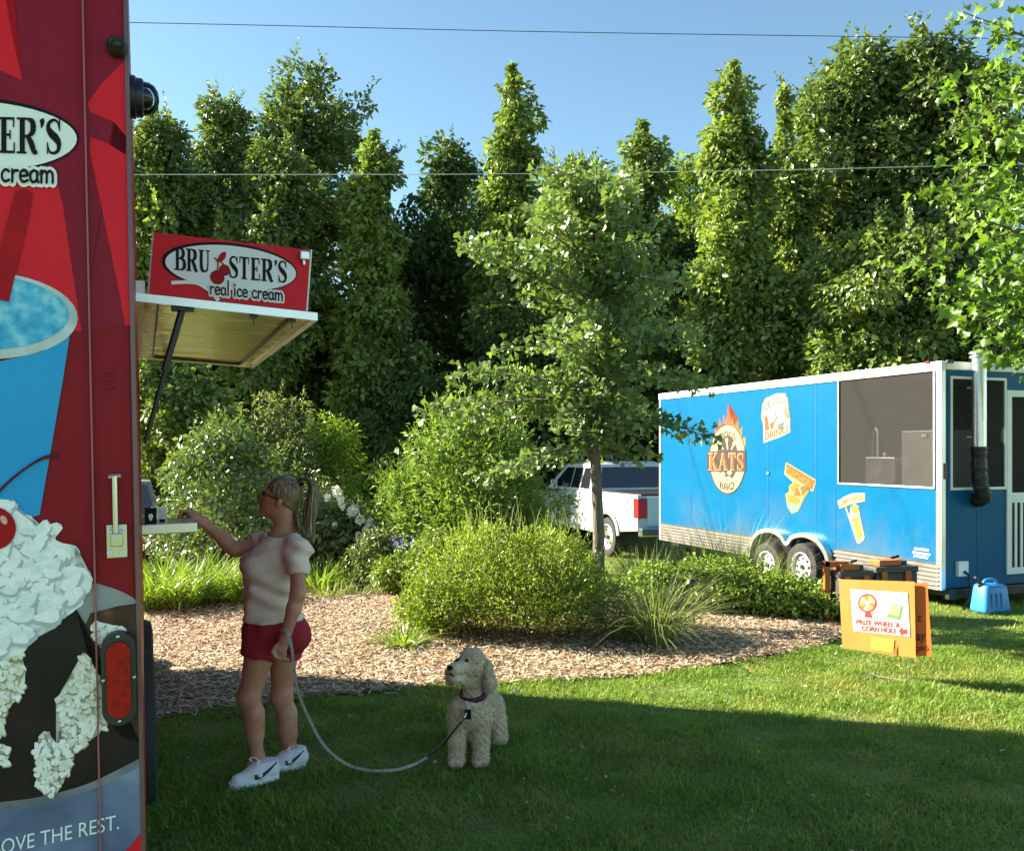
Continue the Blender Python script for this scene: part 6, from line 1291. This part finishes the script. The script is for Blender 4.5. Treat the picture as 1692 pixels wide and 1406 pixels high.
# ------------------------------------------------------------------ the woman
def skin_mat():
    t = NT('skin'); nz = t.noise(9, 4, 0.6)
    c = t.ramp(nz, [(0.25, (0.40, 0.160, 0.090, 1)), (0.5, (0.52, 0.230, 0.140, 1)), (0.75, (0.60, 0.31, 0.200, 1))])
    p = t.principled(c, 0.48, 0, 0.4, t.bump(t.noise(120, 2), 0.08)); return t.m
SKIN = skin_mat()
def cloth(name, col, scale=5, amount=0.25, var=0.08):
    t = NT(name); a = t.noise(scale, 4, 0.6); b_ = t.noise(400, 2)
    lo = tuple(x*(1-var) for x in col[:3])+(1,)
    t.principled(t.ramp(a, [(0.3, lo), (0.7, col)]), 0.85, 0, 0.2, t.bump(a, amount, 0.03)); return t.m
B = Vector((-1.31, 4.80, 0.0))
def J(px, py, Y): return np.array(W(px, py, Y)-B)
def woman():
    t = empty('person', B, 'woman in white t-shirt and red shorts reaching to the shelf, holding a leash', 'person')
    lo, hi = (-0.62, -0.45, -0.02), (0.38, 0.38, 1.72)
    shL, shR = J(493, 906, 4.64), J(441, 896, 4.95)
    elL, wrL = J(492, 982, 4.58), J(470, 1058, 4.55)
    elR, wrR = J(389, 908, 4.84), J(333, 861, 4.80)
    hipL, knL, anL = J(433, 1062, 4.72), J(412, 1152, 4.68), J(426, 1250, 4.70)
    hipR, knR, anR = J(468, 1062, 4.90), J(466, 1150, 4.87), J(480, 1238, 4.87)
    chest, belly, pelv = J(462, 928, 4.80), J(445, 982, 4.79), J(453, 1036, 4.80)
    def torso(s, g=0.0, arms=True):
        s.ell(chest, (0.118+g, 0.152+g, 0.160+g), k=0.04); s.ell(belly, (0.122+g, 0.138+g, 0.15+g), k=0.06); s.ell(pelv, (0.150+g, 0.172+g, 0.125+g), k=0.06)
        s.ell(J(426, 938, 4.72), (0.065+g, 0.07+g, 0.068+g), k=0.06); s.ell(J(420, 934, 4.86), (0.062+g, 0.07+g, 0.068+g), k=0.06)
        s.cap(shL+np.array([-.01, .03, 0.0]), J(468, 896, 4.80), 0.046+g, 0.060+g, k=0.05); s.cap(J(468, 896, 4.80), shR+np.array([0, -.03, 0.0]), 0.060+g, 0.050+g, k=0.05)
        s.ell(J(484, 1050, 4.72), (0.085+g, 0.085+g, 0.085+g), k=0.05); s.ell(J(486, 1050, 4.89), (0.085+g, 0.085+g, 0.085+g), k=0.05)
    s = SDF(lo, hi, 0.0065)
    torso(s)
    # legs
    for hp, kn, an, cf in ((hipL, knL, anL, J(421, 1188, 4.69)), (hipR, knR, anR, J(476, 1188, 4.87))):
        s.cap(hp, kn, 0.088, 0.052, k=0.05); s.cap(kn, an, 0.048, 0.033, k=0.03); s.cap(cf+np.array([0.002, 0, 0.03]), cf+np.array([0.002, 0, -0.07]), 0.047, 0.040, k=0.05)
        s.ell(kn+np.array([-0.008, -0.005, 0.0]), (0.041, 0.042, 0.05), k=0.05)
        s.cap(an, an+np.array([-0.02, 0, -0.05]), 0.037, 0.04, k=0.02)
    # arms
    for sh, el, wr in ((shL, elL, wrL), (shR, elR, wrR)):
        s.cap(sh, el, 0.043, 0.039, k=0.03); m = el+(wr-el)*0.3; s.cap(el, m, 0.038, 0.037, k=0.02); s.cap(m, wr, 0.037, 0.025, k=0.02)
    # neck and head
    s.cap(J(470, 886, 4.81), J(470, 845, 4.80), 0.063, 0.056, k=0.05)
    hc = J(468, 815, 4.80); tilt = Matrix.Rotation(R(20), 3, 'Y')
    s.ell(hc, (0.094, 0.074, 0.088), tilt, k=0.02); s.ell(J(450, 829, 4.80), (0.066, 0.060, 0.074), tilt, k=0.03)
    s.cap(J(459, 847, 4.80), J(438, 845, 4.80), 0.042, 0.022, k=0.03)                    # jaw, chin
    s.cap(J(439, 815, 4.80), J(428.5, 827.5, 4.80), 0.012, 0.012, k=0.02); s.ell(J(431, 829.5, 4.80), (0.013, 0.018, 0.010), k=0.012)   # nose
    s.ell(J(432, 836, 4.80), (0.012, 0.022, 0.006), k=0.008); s.ell(J(433, 839.5, 4.80), (0.012, 0.020, 0.007), k=0.008)        # lips
    s.ell(J(441, 811, 4.80), (0.02, 0.045, 0.012), k=0.02)                                # brow
    for dy in (-0.073, 0.073): s.ell(J(467, 829, 4.80)+np.array([0, dy, 0]), (0.016, 0.010, 0.029), tilt, k=0.008)
    # right hand (far): reaching, thumb and fingers pinching down on the shelf
    h = J(318, 851, 4.79); s.cap(wrR, h, 0.026, 0.030, k=0.02); s.ell(h, (0.038, 0.036, 0.020), Matrix.Rotation(R(28), 3, 'Y'), k=0.012)
    for (a, b_, c, r) in (((312, 844, 4.765), (301, 844, 4.755), (295.5, 853, 4.75), .0085), ((311, 844, 4.785), (299, 845, 4.78), (294.5, 857, 4.775), .0088), ((311, 845, 4.805), (300, 847, 4.805), (296, 860, 4.80), .0085), ((312, 848, 4.822), (303, 851, 4.825), (299, 862, 4.82), .0075)):
        s.cap(J(*a), J(*b_), r*1.1, r, k=0.006); s.cap(J(*b_), J(*c), r, r*0.85, k=0.004)
    s.cap(J(322, 856, 4.765), J(312, 861, 4.75), 0.011, 0.0095, k=0.01); s.cap(J(312, 861, 4.75), J(302, 862, 4.745), 0.0095, 0.0085, k=0.004)
    # left hand (near): closed round the leash loop
    h = J(464, 1072, 4.55); s.cap(wrL, h, 0.027, 0.03, k=0.02); s.ell(h, (0.028, 0.026, 0.040), k=0.012)
    for i, (x, y) in enumerate(((452, 1078), (456, 1083), (461, 1086), (467, 1087))):
        a = J(x+4, y-6, 4.532+0.006*i); b_ = J(x+1, y+4-i, 4.525+0.008*i); c = J(x+9, y+6-i, 4.545+0.008*i)
        s.cap(a, b_, 0.0105, 0.0095, k=0.005); s.cap(b_, c, 0.0095, 0.009, k=0.004)
    s.cap(J(457, 1066, 4.53), J(450, 1076, 4.52), 0.011, 0.0095, k=0.008); s.cap(J(450, 1076, 4.52), J(455, 1085, 4.515), 0.0095, 0.0085, k=0.004)
    V, Fc = s.mesh(); np_mesh('body', V, Fc, SKIN, t, smooth=True)
    # t-shirt
    s = SDF(lo, hi, 0.0075); torso(s, 0.016)
    e1 = shL+(elL-shL)*0.60; e2 = shR+(elR-shR)*0.46
    s.cap(shL+np.array([-.006, .01, -.004]), e1, 0.060, 0.060, k=0.05, flat=True); s.cap(shR, e2, 0.060, 0.060, k=0.04, flat=True)
    X, Y, Z = s.grid(); zh = J(440, 1022, 4.8)[2]+0.03*X; zn = J(470, 885, 4.8)[2]; nx, ny = J(472, 885, 4.80)[:2]
    fold = 0.0075*np.sin(46*Z+26*X+10*Y+1.2*np.sin(19*Z+7*X))*np.clip(0.35+0.9*np.sin(8*Z-9*X+5*Y+1), 0, 1)+0.0055*np.sin(34*(Z*0.55-X)+22*Y)*np.clip(np.sin(7*Z+12*X-4*Y+2), 0, 1)+0.003*np.sin(85*Z-30*X+20*Y)
    s.D += fold.astype(np.float32)*(s.D < 0.9)
    neck = np.sqrt(((X-nx)/1.0)**2+((Y-ny)/1.15)**2)+0*Z
    s.D = np.maximum(np.maximum(s.D, (zh-Z)), np.minimum((Z-zn)*1.0, 0.100-neck)).astype(np.float32)
    V, Fc = s.mesh(); np_mesh('t_shirt', V, Fc, cloth('cotton_white', (0.78, 0.62, 0.50, 1), 6, 0.35, 0.05), t, smooth=True)
    # shorts
    s = SDF(lo, hi, 0.0075)
    s.ell(pelv, (0.162, 0.184, 0.135), k=0.06); s.ell(J(485, 1050, 4.72), (0.096, 0.096, 0.096), k=0.05); s.ell(J(487, 1050, 4.89), (0.096, 0.096, 0.096), k=0.05)
    tL = hipL+(knL-hipL)*0.26; tR = hipR+(knR-hipR)*0.30
    s.cap(hipL, tL, 0.103, 0.103, k=0.03, flat=True); s.cap(hipR, tR, 0.103, 0.105, k=0.03, flat=True)
    X, Y, Z = s.grid(); s.D += (0.006*np.sin(44*X+26*Y+9*Z)*np.clip(np.sin(12*Z+9*X), 0, 1)+0.003*np.sin(60*X-30*Y)).astype(np.float32)*(s.D < 0.9)
    s.D = np.maximum(s.D, Z-J(440, 1004, 4.8)[2]).astype(np.float32)
    V, Fc = s.mesh(); np_mesh('shorts', V, Fc, cloth('cotton_red', (0.36, 0.030, 0.038, 1), 6, 0.3, 0.12), t, smooth=True)
    # hair: cap drawn back into a long ponytail
    ht = NT('hair_blonde'); tc = ht.n('ShaderNodeTexCoord'); mp = ht.n('ShaderNodeMapping'); mp.inputs['Scale'].default_value = (45, 45, 5); ht.l(tc.outputs['Object'], mp.inputs[0])
    nz = ht.noise(2.0, 3, 0.6, vec=mp.outputs[0]); ht.principled(ht.ramp(nz, [(0.3, (0.075, 0.048, 0.026, 1)), (0.5, (0.19, 0.130, 0.070, 1)), (0.72, (0.46, 0.36, 0.21, 1))]), 0.42, 0, 0.5, ht.bump(nz, 0.6, 0.012))
    s = SDF((-.25, -.2, 1.2), (.35, .2, 1.75), 0.006)
    s.ell(hc+np.array([0.006, 0, 0.004]), (0.100, 0.081, 0.097), tilt, k=0.01); s.cap(J(480, 835, 4.80), J(487, 846, 4.80), 0.06, 0.025, k=0.03)
    X, Y, Z = s.grid(); fx, fz = J(443, 803, 4.8)[0], J(443, 803, 4.8)[2]; ex, ez = J(474, 832, 4.8)[0], J(474, 832, 4.8)[2]
    nrm = np.array([ez-fz, 0, -(ex-fx)]); nrm = nrm/np.linalg.norm(nrm); pl = (X-fx)*nrm[0]+(Z-fz)*nrm[2]+0*Y     # keep only what lies above/behind the face line
    s.D = np.maximum(s.D, pl-0.0 if (pl[-1, 0, -1] < 0) else -pl).astype(np.float32)
    V, Fc = s.mesh(); hair = np_mesh('hair', V, Fc, ht.m, t, smooth=True)
    g = np.random.default_rng(3); mb = MB()
    for k in range(54):
        a = g.uniform(0, 6.28); r = math.sqrt(g.random()); dx, dy = r*math.cos(a), r*math.sin(a); e = g.uniform(0.78, 1.05)
        pts = [J(496, 798, 4.80)+np.array([0, dy*.012, dx*.012]), J(508+dx*3, 790+dx*2, 4.80+dy*.02), J(517+dx*6, 806, 4.80+dy*.035), J(514+dx*9+g.normal(0, 1), 840, 4.80+dy*.04), J(512+dx*10+g.normal(0, 1.5), 870, 4.80+dy*.035), J(514+dx*7+g.normal(0, 1.5), 870+26*e, 4.80+dy*.02)]
        mb.tube([np.array(q) for q in catmull(pts, 5)], [0.006]*6+[0.0085]*12+[0.006]*6+[0.003]*2, 5)
    for k in range(10):
        pts = [J(488, 845, 4.80+g.normal(0, .02)), J(492+g.normal(0, 2), 862, 4.80+g.normal(0, .03)), J(500+g.normal(0, 3), 885+g.normal(0, 4), 4.79+g.normal(0, .03))]; mb.tube([np.array(q) for q in catmull(pts, 5)], [0.008]*8+[0.004]*3, 5)
    for k in range(40):      # loose wisps round the head and tail
        a = g.uniform(0, 6.28); p0 = J(*((478+g.normal(0, 9), 795+g.normal(0, 8)) if k % 2 else (514+g.normal(0, 6), 800+g.uniform(0, 70))), 4.80+g.normal(0, .05)); d_ = g.normal(0, .02, 3)
        mb.tube([p0, p0+d_+np.array([.015, 0, .0]), p0+d_*1.6+np.array([.035, 0, -.03])], [.0015, .0014, .0008], 4)
    mb.build('ponytail', ht.m, hair, smooth=True)
    MB().lathe([(0.018, -0.010), (0.023, -0.004), (0.023, 0.004), (0.018, 0.010)], J(497.5, 797, 4.80), (1, 0, 0.35), 16, True).build('hair_tie', M['black'], hair, smooth=True)
    # sunglasses
    sg = MB()
    for dy in (-0.031, 0.031):
        c = J(439.5, 817, 4.80)+np.array([0, dy, 0]); sg.lathe([(0.001, 0.006), (0.018, 0.004), (0.025, -0.001), (0.025, -0.004), (0.001, 0.001)], c, (-1, 0.22*np.sign(dy), -0.42), 18)
        sg.tube([J(441, 811, 4.80)+np.array([0.0, dy*1.9, 0]), J(452, 818, 4.80)+np.array([0, np.sign(dy)*0.071, 0]), J(466, 824, 4.80)+np.array([0, np.sign(dy)*0.081, 0])], 0.003, 6)
    sg.tube([J(438, 813, 4.77), J(437, 812, 4.80), J(438, 813, 4.83)], 0.003, 6); sg.build('sunglasses', M['black'], t, smooth=True, angle=40)
    # trainers
    wm = cloth('trainer_white', (0.72, 0.72, 0.76, 1), 14, 0.15, 0.08); nav = flat('trainer_navy', (0.012, 0.014, 0.05, 1), 0.5)
    for heel, toe, an in ((np.array([-1.275, 4.70, 0]), np.array([-1.435, 4.56, 0]), anL), (np.array([-1.168, 4.885, 0]), np.array([-1.318, 4.80, 0]), anR)):
        heel = heel-np.array(B); toe = toe-np.array(B); d = toe-heel; d[2] = 0; Ld = np.linalg.norm(d); d /= Ld; n_ = np.array([-d[1], d[0], 0]); up = np.array([0, 0, 1])
        s = SDF(np.minimum(heel, toe)-.09-np.array([0, 0, .0]), np.maximum(heel, toe)+.09+np.array([0, 0, .16]), 0.005)
        P = lambda a, b_, z: heel+d*Ld*a+n_*b_+up*z
        s.cap(P(0.05, 0, .045), P(0.45, 0, .045), .040, .044, k=.02); s.cap(P(.45, 0, .042), P(.95, 0, .034), .045, .036, k=.03); s.cap(P(.10, 0, .06), P(.12, 0, .105), .042, .040, k=.03); s.cap(P(.2, 0, .09), P(.55, 0, .06), .038, .034, k=.03)
        s.D = np.maximum(s.D, P(0, 0, 0.012)[2]-s.grid()[2]-0*s.D)
        X, Y, Z = s.grid(); ac = P(.13, 0, 0); s.D = np.maximum(s.D, np.minimum(Z-0.108, 0.2)+0*X+0*Y).astype(np.float32)
        V, Fc = s.mesh(); sh = np_mesh('shoe', V, Fc, wm, t, smooth=True)
        # flared sole, dark side stripe, laces
        ol = [P(a, b_, 0) for a, b_ in ((-.10, 0), (-.06, .034), (.15, .042), (.5, .047), (.85, .046), (1.1, .028), (1.17, 0), (1.1, -.028), (.85, -.046), (.5, -.047), (.15, -.042), (-.06, -.034))]
        ol = [np.array(q) for q in catmull([tuple(q) for q in ol], 3, True)]; m = len(ol)
        MB().add([(q[0], q[1], 0.0) for q in ol]+[(q[0], q[1], 0.032) for q in ol], [list(range(m))[::-1], list(range(m, 2*m))]+[[i, (i+1) % m, m+(i+1) % m, m+i] for i in range(m)]).build('sole', M['print_white'], sh)
        for sd in (-1, 1):
            pts = [P(.02, sd*.041, .098), P(.22, sd*.049, .072), P(.42, sd*.050, .050), P(.60, sd*.048, .048), P(.62, sd*.044, .066)]
            q = catmull(pts, 5); wds = np.interp(np.linspace(0, 1, len(q)), [0, .4, .8, 1], [.005, .010, .013, .010]); vs = []
            for p_, w_ in zip(q, wds): vs += [p_+up*w_+n_*sd*.001, p_-up*w_+n_*sd*.003]
            np_mesh('stripe', vs, [[2*i, 2*i+1, 2*i+3, 2*i+2] for i in range(len(q)-1)], nav, sh)
        lc = MB()
        for a in (.42, .52, .62, .72): lc.tube([P(a, -.03, .085-.05*(a-.42)), P(a+.02, 0, .102-.075*(a-.42)), P(a, .03, .085-.05*(a-.42))], .004, 5)
        for sd in (-1, 1): lc.tube([np.array(q_) for q_ in catmull([P(.40, 0, .10), P(.44, sd*.03, .125), P(.55, sd*.045, .115), P(.48, sd*.02, .10)], 5)], .0035, 5)
        lc.build('laces', M['print_white'], sh)
    return t
woman()

# ------------------------------------------------------------------ the dog
DB = Vector((-0.20, 4.98, 0.0))
def K(px, py, Y): return np.array(W(px, py, Y)-DB)
def dog():
    t = empty('dog', DB, 'cream curly-coated dog on a leash standing on the lawn, looking left', 'dog')
    s = SDF((-.26, -.32, -.01), (.30, .52, .70), 0.0065)
    # trunk: deep chest narrowing to the belly
    s.ell(K(778, 1174, 4.98), (.110, .115, .100), k=.04); s.cap(K(780, 1172, 5.03), K(799, 1168, 5.28), .098, .088, k=.05); s.ell(K(803, 1164, 5.32), (.096, .115, .098), k=.05); s.ell(K(776, 1180, 4.92), (.072, .06, .070), k=.04)
    # forelegs: shoulder, elbow, wrist, paw
    for px, Y in ((755, 4.90), (795, 4.92)):
        s.ell(K(px+3, 1178, Y+.04), (.054, .07, .075), k=.03); s.cap(K(px+1, 1190, Y+.03), K(px, 1222, Y+.01), .054, .043, k=.03); s.cap(K(px, 1222, Y+.01), K(px, 1250, Y), .043, .044, k=.02); s.ell(K(px-1, 1257, Y-.025), (.042, .056, .034), k=.02)
        for dx in (-.022, 0, .022): s.ell(K(px-1, 1259, Y-.068)+np.array([dx, 0, 0]), (.016, .022, .020), k=.01)
    # hind legs: high knee forward, hock pointing back, upright shank
    for px, Y in ((824, 5.24), (781, 5.30)):
        s.ell(K(px-7, 1180, Y+.06), (.062, .11, .10), k=.04); s.cap(K(px-3, 1190, Y-.02), K(px, 1214, Y-.03), .055, .047, k=.03); s.cap(K(px, 1214, Y-.03), K(px+1, 1226, Y+.09), .046, .040, k=.03); s.cap(K(px+1, 1226, Y+.09), K(px+1, 1238, Y+.06), .042, .042, k=.03); s.ell(K(px, 1243, Y+.015)*np.array([1, 1, 0])+np.array([0, 0, .038]), (.044, .065, .034), k=.02)
    s.cap(K(802, 1150, 5.40), K(812, 1128, 5.47), .03, .035, k=.03)   # tail
    # neck, head turned to the left, muzzle, jaw, ears
    s.cap(K(782, 1166, 4.99), K(783, 1115, 4.945), .070, .050, k=.025)
    s.ell(K(781, 1097, 4.93), (.072, .078, .068), k=.03); s.ell(K(779, 1086, 4.93), (.066, .070, .052), k=.03)
    s.cap(K(770, 1102, 4.89), K(750, 1105, 4.81), .044, .034, k=.03); s.cap(K(766, 1117, 4.88), K(750, 1119, 4.815), .024, .019, k=.012); s.ell(K(750, 1122, 4.825), (.026, .03, .022), k=.015); s.cap(K(757, 1124, 4.85), K(776, 1124, 4.91), .026, .034, k=.02)
    s.ell(K(764, 1097, 4.85), (.02, .02, .012), k=.02)
    s.ell(K(806, 1106, 4.93), (.028, .045, .055), k=.008); s.ell(K(809, 1128, 4.92), (.036, .052, .055), k=.012); s.ell(K(745, 1112, 5.0), (.022, .04, .045), k=.02); s.cap(K(760, 1095, 4.98), K(746, 1110, 5.0), .025, .025, k=.02); s.ell(K(744, 1122, 5.0), (.022, .04, .038), k=.02)
    # mouth gap
    X, Y, Z = s.grid(); a, b_ = K(742, 1112.5, 4.79), K(764, 1111.5, 4.87); ab = b_-a; tt = np.clip(((X-a[0])*ab[0]+(Y-a[1])*ab[1]+(Z-a[2])*ab[2])/(ab@ab), 0, 1)
    gap = np.sqrt((X-a[0]-tt*ab[0])**2*0.3+(Y-a[1]-tt*ab[1])**2*0.3+(Z-a[2]-tt*ab[2])**2)-.006
    s.D = np.maximum(s.D, -gap).astype(np.float32)
    # curls
    s.D += (0.0042*np.sin(95*X+31*Z)*np.sin(88*Y+40*X)*np.sin(92*Z-24*Y)+0.003*np.sin(170*X-60*Y)*np.sin(160*Z+70*Y)).astype(np.float32)*(s.D < .9)
    V, Fc = s.mesh()
    ft = NT('fur_cream'); nz = ft.noise(22, 4, .6); ft.principled(ft.ramp(nz, [(.3, (.56, .43, .28, 1)), (.7, (.74, .60, .42, 1))]), .85, 0, .2, ft.bump(ft.noise(110, 3), .5, .01))
    bd = np_mesh('body', V, Fc, ft.m, t, smooth=True)
    # curly tufts over the coat
    me = bd.data; n = len(V); no = np.zeros(n*3, np.float32); me.vertices.foreach_get('normal', no); no = no.reshape(-1, 3)
    g = np.random.default_rng(8); m = 60000; ix = g.integers(0, n, m); P, N = V[ix], no[ix]
    # leave the nose, eyes and mouth clear
    keep = (np.linalg.norm(P-K(744, 1104, 4.775), axis=1) > .024) & (np.linalg.norm(P-K(757, 1112, 4.83), axis=1) > .028); ca = np.array([-.10, -.32, 1]); ca /= np.linalg.norm(ca); cc_ = K(782.5, 1145, 4.968)
    keep &= (np.abs((P-cc_)@ca) > .020) | (np.linalg.norm(P-cc_, axis=1) > .13); P, N = P[keep], N[keep]; m = len(P)
    face = np.linalg.norm(P-K(757, 1104, 4.84), axis=1) < .07
    A = N*.55+g.normal(0, .6, (m, 3))+np.array([0, 0, -.30]); L = g.uniform(.007, .016, m)*np.where(face, .5, 1)
    Vf, Ff = leaves(P-N*.003, A, N+g.normal(0, .4, (m, 3)), L, .30, .12)
    hm = NT('fur_tuft'); gg = hm.n('ShaderNodeNewGeometry'); hm.principled(hm.ramp(gg.outputs['Random Per Island'], [(0, (.50, .37, .23, 1)), (.5, (.72, .58, .39, 1)), (1, (.84, .73, .55, 1))]), .8, 0, .2)
    np_mesh('fur', Vf, Ff, hm.m, bd)['kind'] = 'stuff'
    ns = MB(); bm = bmesh.new(); bmesh.ops.create_uvsphere(bm, u_segments=14, v_segments=10, radius=.016)
    for v in bm.verts: v.co = Vector(K(743.5, 1103, 4.772))+Vector((v.co.x*1.15, v.co.y, v.co.z*.8))
    ns.bm(bm).build('nose', M['black'], t, smooth=True)
    for q in (K(771, 1091.5, 4.852), K(756, 1090.5, 4.862)):
        bm = bmesh.new(); bmesh.ops.create_uvsphere(bm, u_segments=12, v_segments=8, radius=.0125)
        for v in bm.verts: v.co += Vector(q)
        MB().bm(bm).build('eye', flat('dog_eye', (.012, .008, .006, 1), .1), t, smooth=True)
    MB().tube([K(744, 1112.5, 4.80), K(752, 1112.5, 4.825), K(764, 1111.5, 4.872)], [.010, .014, .008], 6).build('mouth', flat('dog_mouth', (.03, .012, .012, 1), .6), t, smooth=True)
    # collar with ring, buckle and tag
    c = K(782.5, 1145, 4.968); col = MB().lathe([(.074, -.016), (.081, -.013), (.081, .013), (.074, .016), (.062, 0)], c, (-.10, -.32, 1), 32, True).build('collar', flat('collar_purple', (.055, .012, .045, 1), .55), t, smooth=True)
    MB().lathe([(.010, -.002), (.013, 0), (.010, .002), (.008, 0)], K(771, 1161, 4.87), (1, .3, 0), 12, True).tube([K(771, 1158, 4.885), K(771, 1166, 4.86), K(771, 1172, 4.84)], .004, 6).lathe([(.001, 0), (.014, .001), (.014, .003), (.001, .004)], K(772, 1181, 4.815), (0, -1, 0), 14).build('tag_ring', M['galv'], col)
    MB().box(tuple(K(768, 1186, 4.82)), tuple(K(778, 1174, 4.80)), .003).build('buckle', M['black'], col)
dog()

def leash():
    strap = NT('leash_webbing'); nz = strap.noise(60, 2); strap.principled(strap.ramp(nz, [(.3, (.26, .24, .21, 1)), (.7, (.42, .39, .35, 1))]), .7, 0, .3)
    t = empty('dog_leash', W(620, 1275, 4.8), 'grey webbing leash hanging from the hand and trailing to the dog', 'leash'); t.location.z = 0; o0 = np.array(t.location)
    P = lambda px, py, Y: np.array(W(px, py, Y))-o0
    pts = [P(464, 1042, 4.53), P(470, 1040, 4.51), P(477, 1048, 4.50), P(482, 1070, 4.51), P(485, 1095, 4.54), P(489, 1125, 4.58), P(497, 1155, 4.62), P(510, 1185, 4.66), P(528, 1220, 4.71), P(550, 1246, 4.746), P(580, 1265, 4.74), P(620, 1273, 4.712), P(655, 1271, 4.728), P(685, 1262, 4.765), P(708, 1249, 4.776)]
    q = np.array(catmull(pts, 6)); q[:, 2] = np.maximum(q[:, 2], .035); d = np.gradient(q, axis=0); d = unit(d)
    up = np.array([0.35, -1.0, 0.25]); sd = unit(np.cross(d, up)); th = .0015; w = .0075; vs = []
    for p, s_, dd in zip(q, sd, d):
        n_ = np.cross(s_, dd); vs += [p-s_*w+n_*th, p+s_*w+n_*th, p+s_*w-n_*th, p-s_*w-n_*th]
    fs = [[4*i+k, 4*i+(k+1) % 4, 4*i+4+(k+1) % 4, 4*i+4+k] for i in range(len(q)-1) for k in range(4)]
    np_mesh('strap', vs, fs, strap.m, t)
    MB().tube([Vector(p) for p in catmull([P(706, 1250, 4.776), P(725, 1235, 4.78), P(745, 1213, 4.79), P(762, 1192, 4.81), P(770, 1180, 4.80)], 5)], .006, 8).build('cord_end', M['blackplastic'], t)
    MB().tube([P(762, 1192, 4.805), P(768, 1184, 4.80), P(771, 1177, 4.805)], [.007, .009, .005], 8).build('snap_hook', M['galv'], t)
leash()
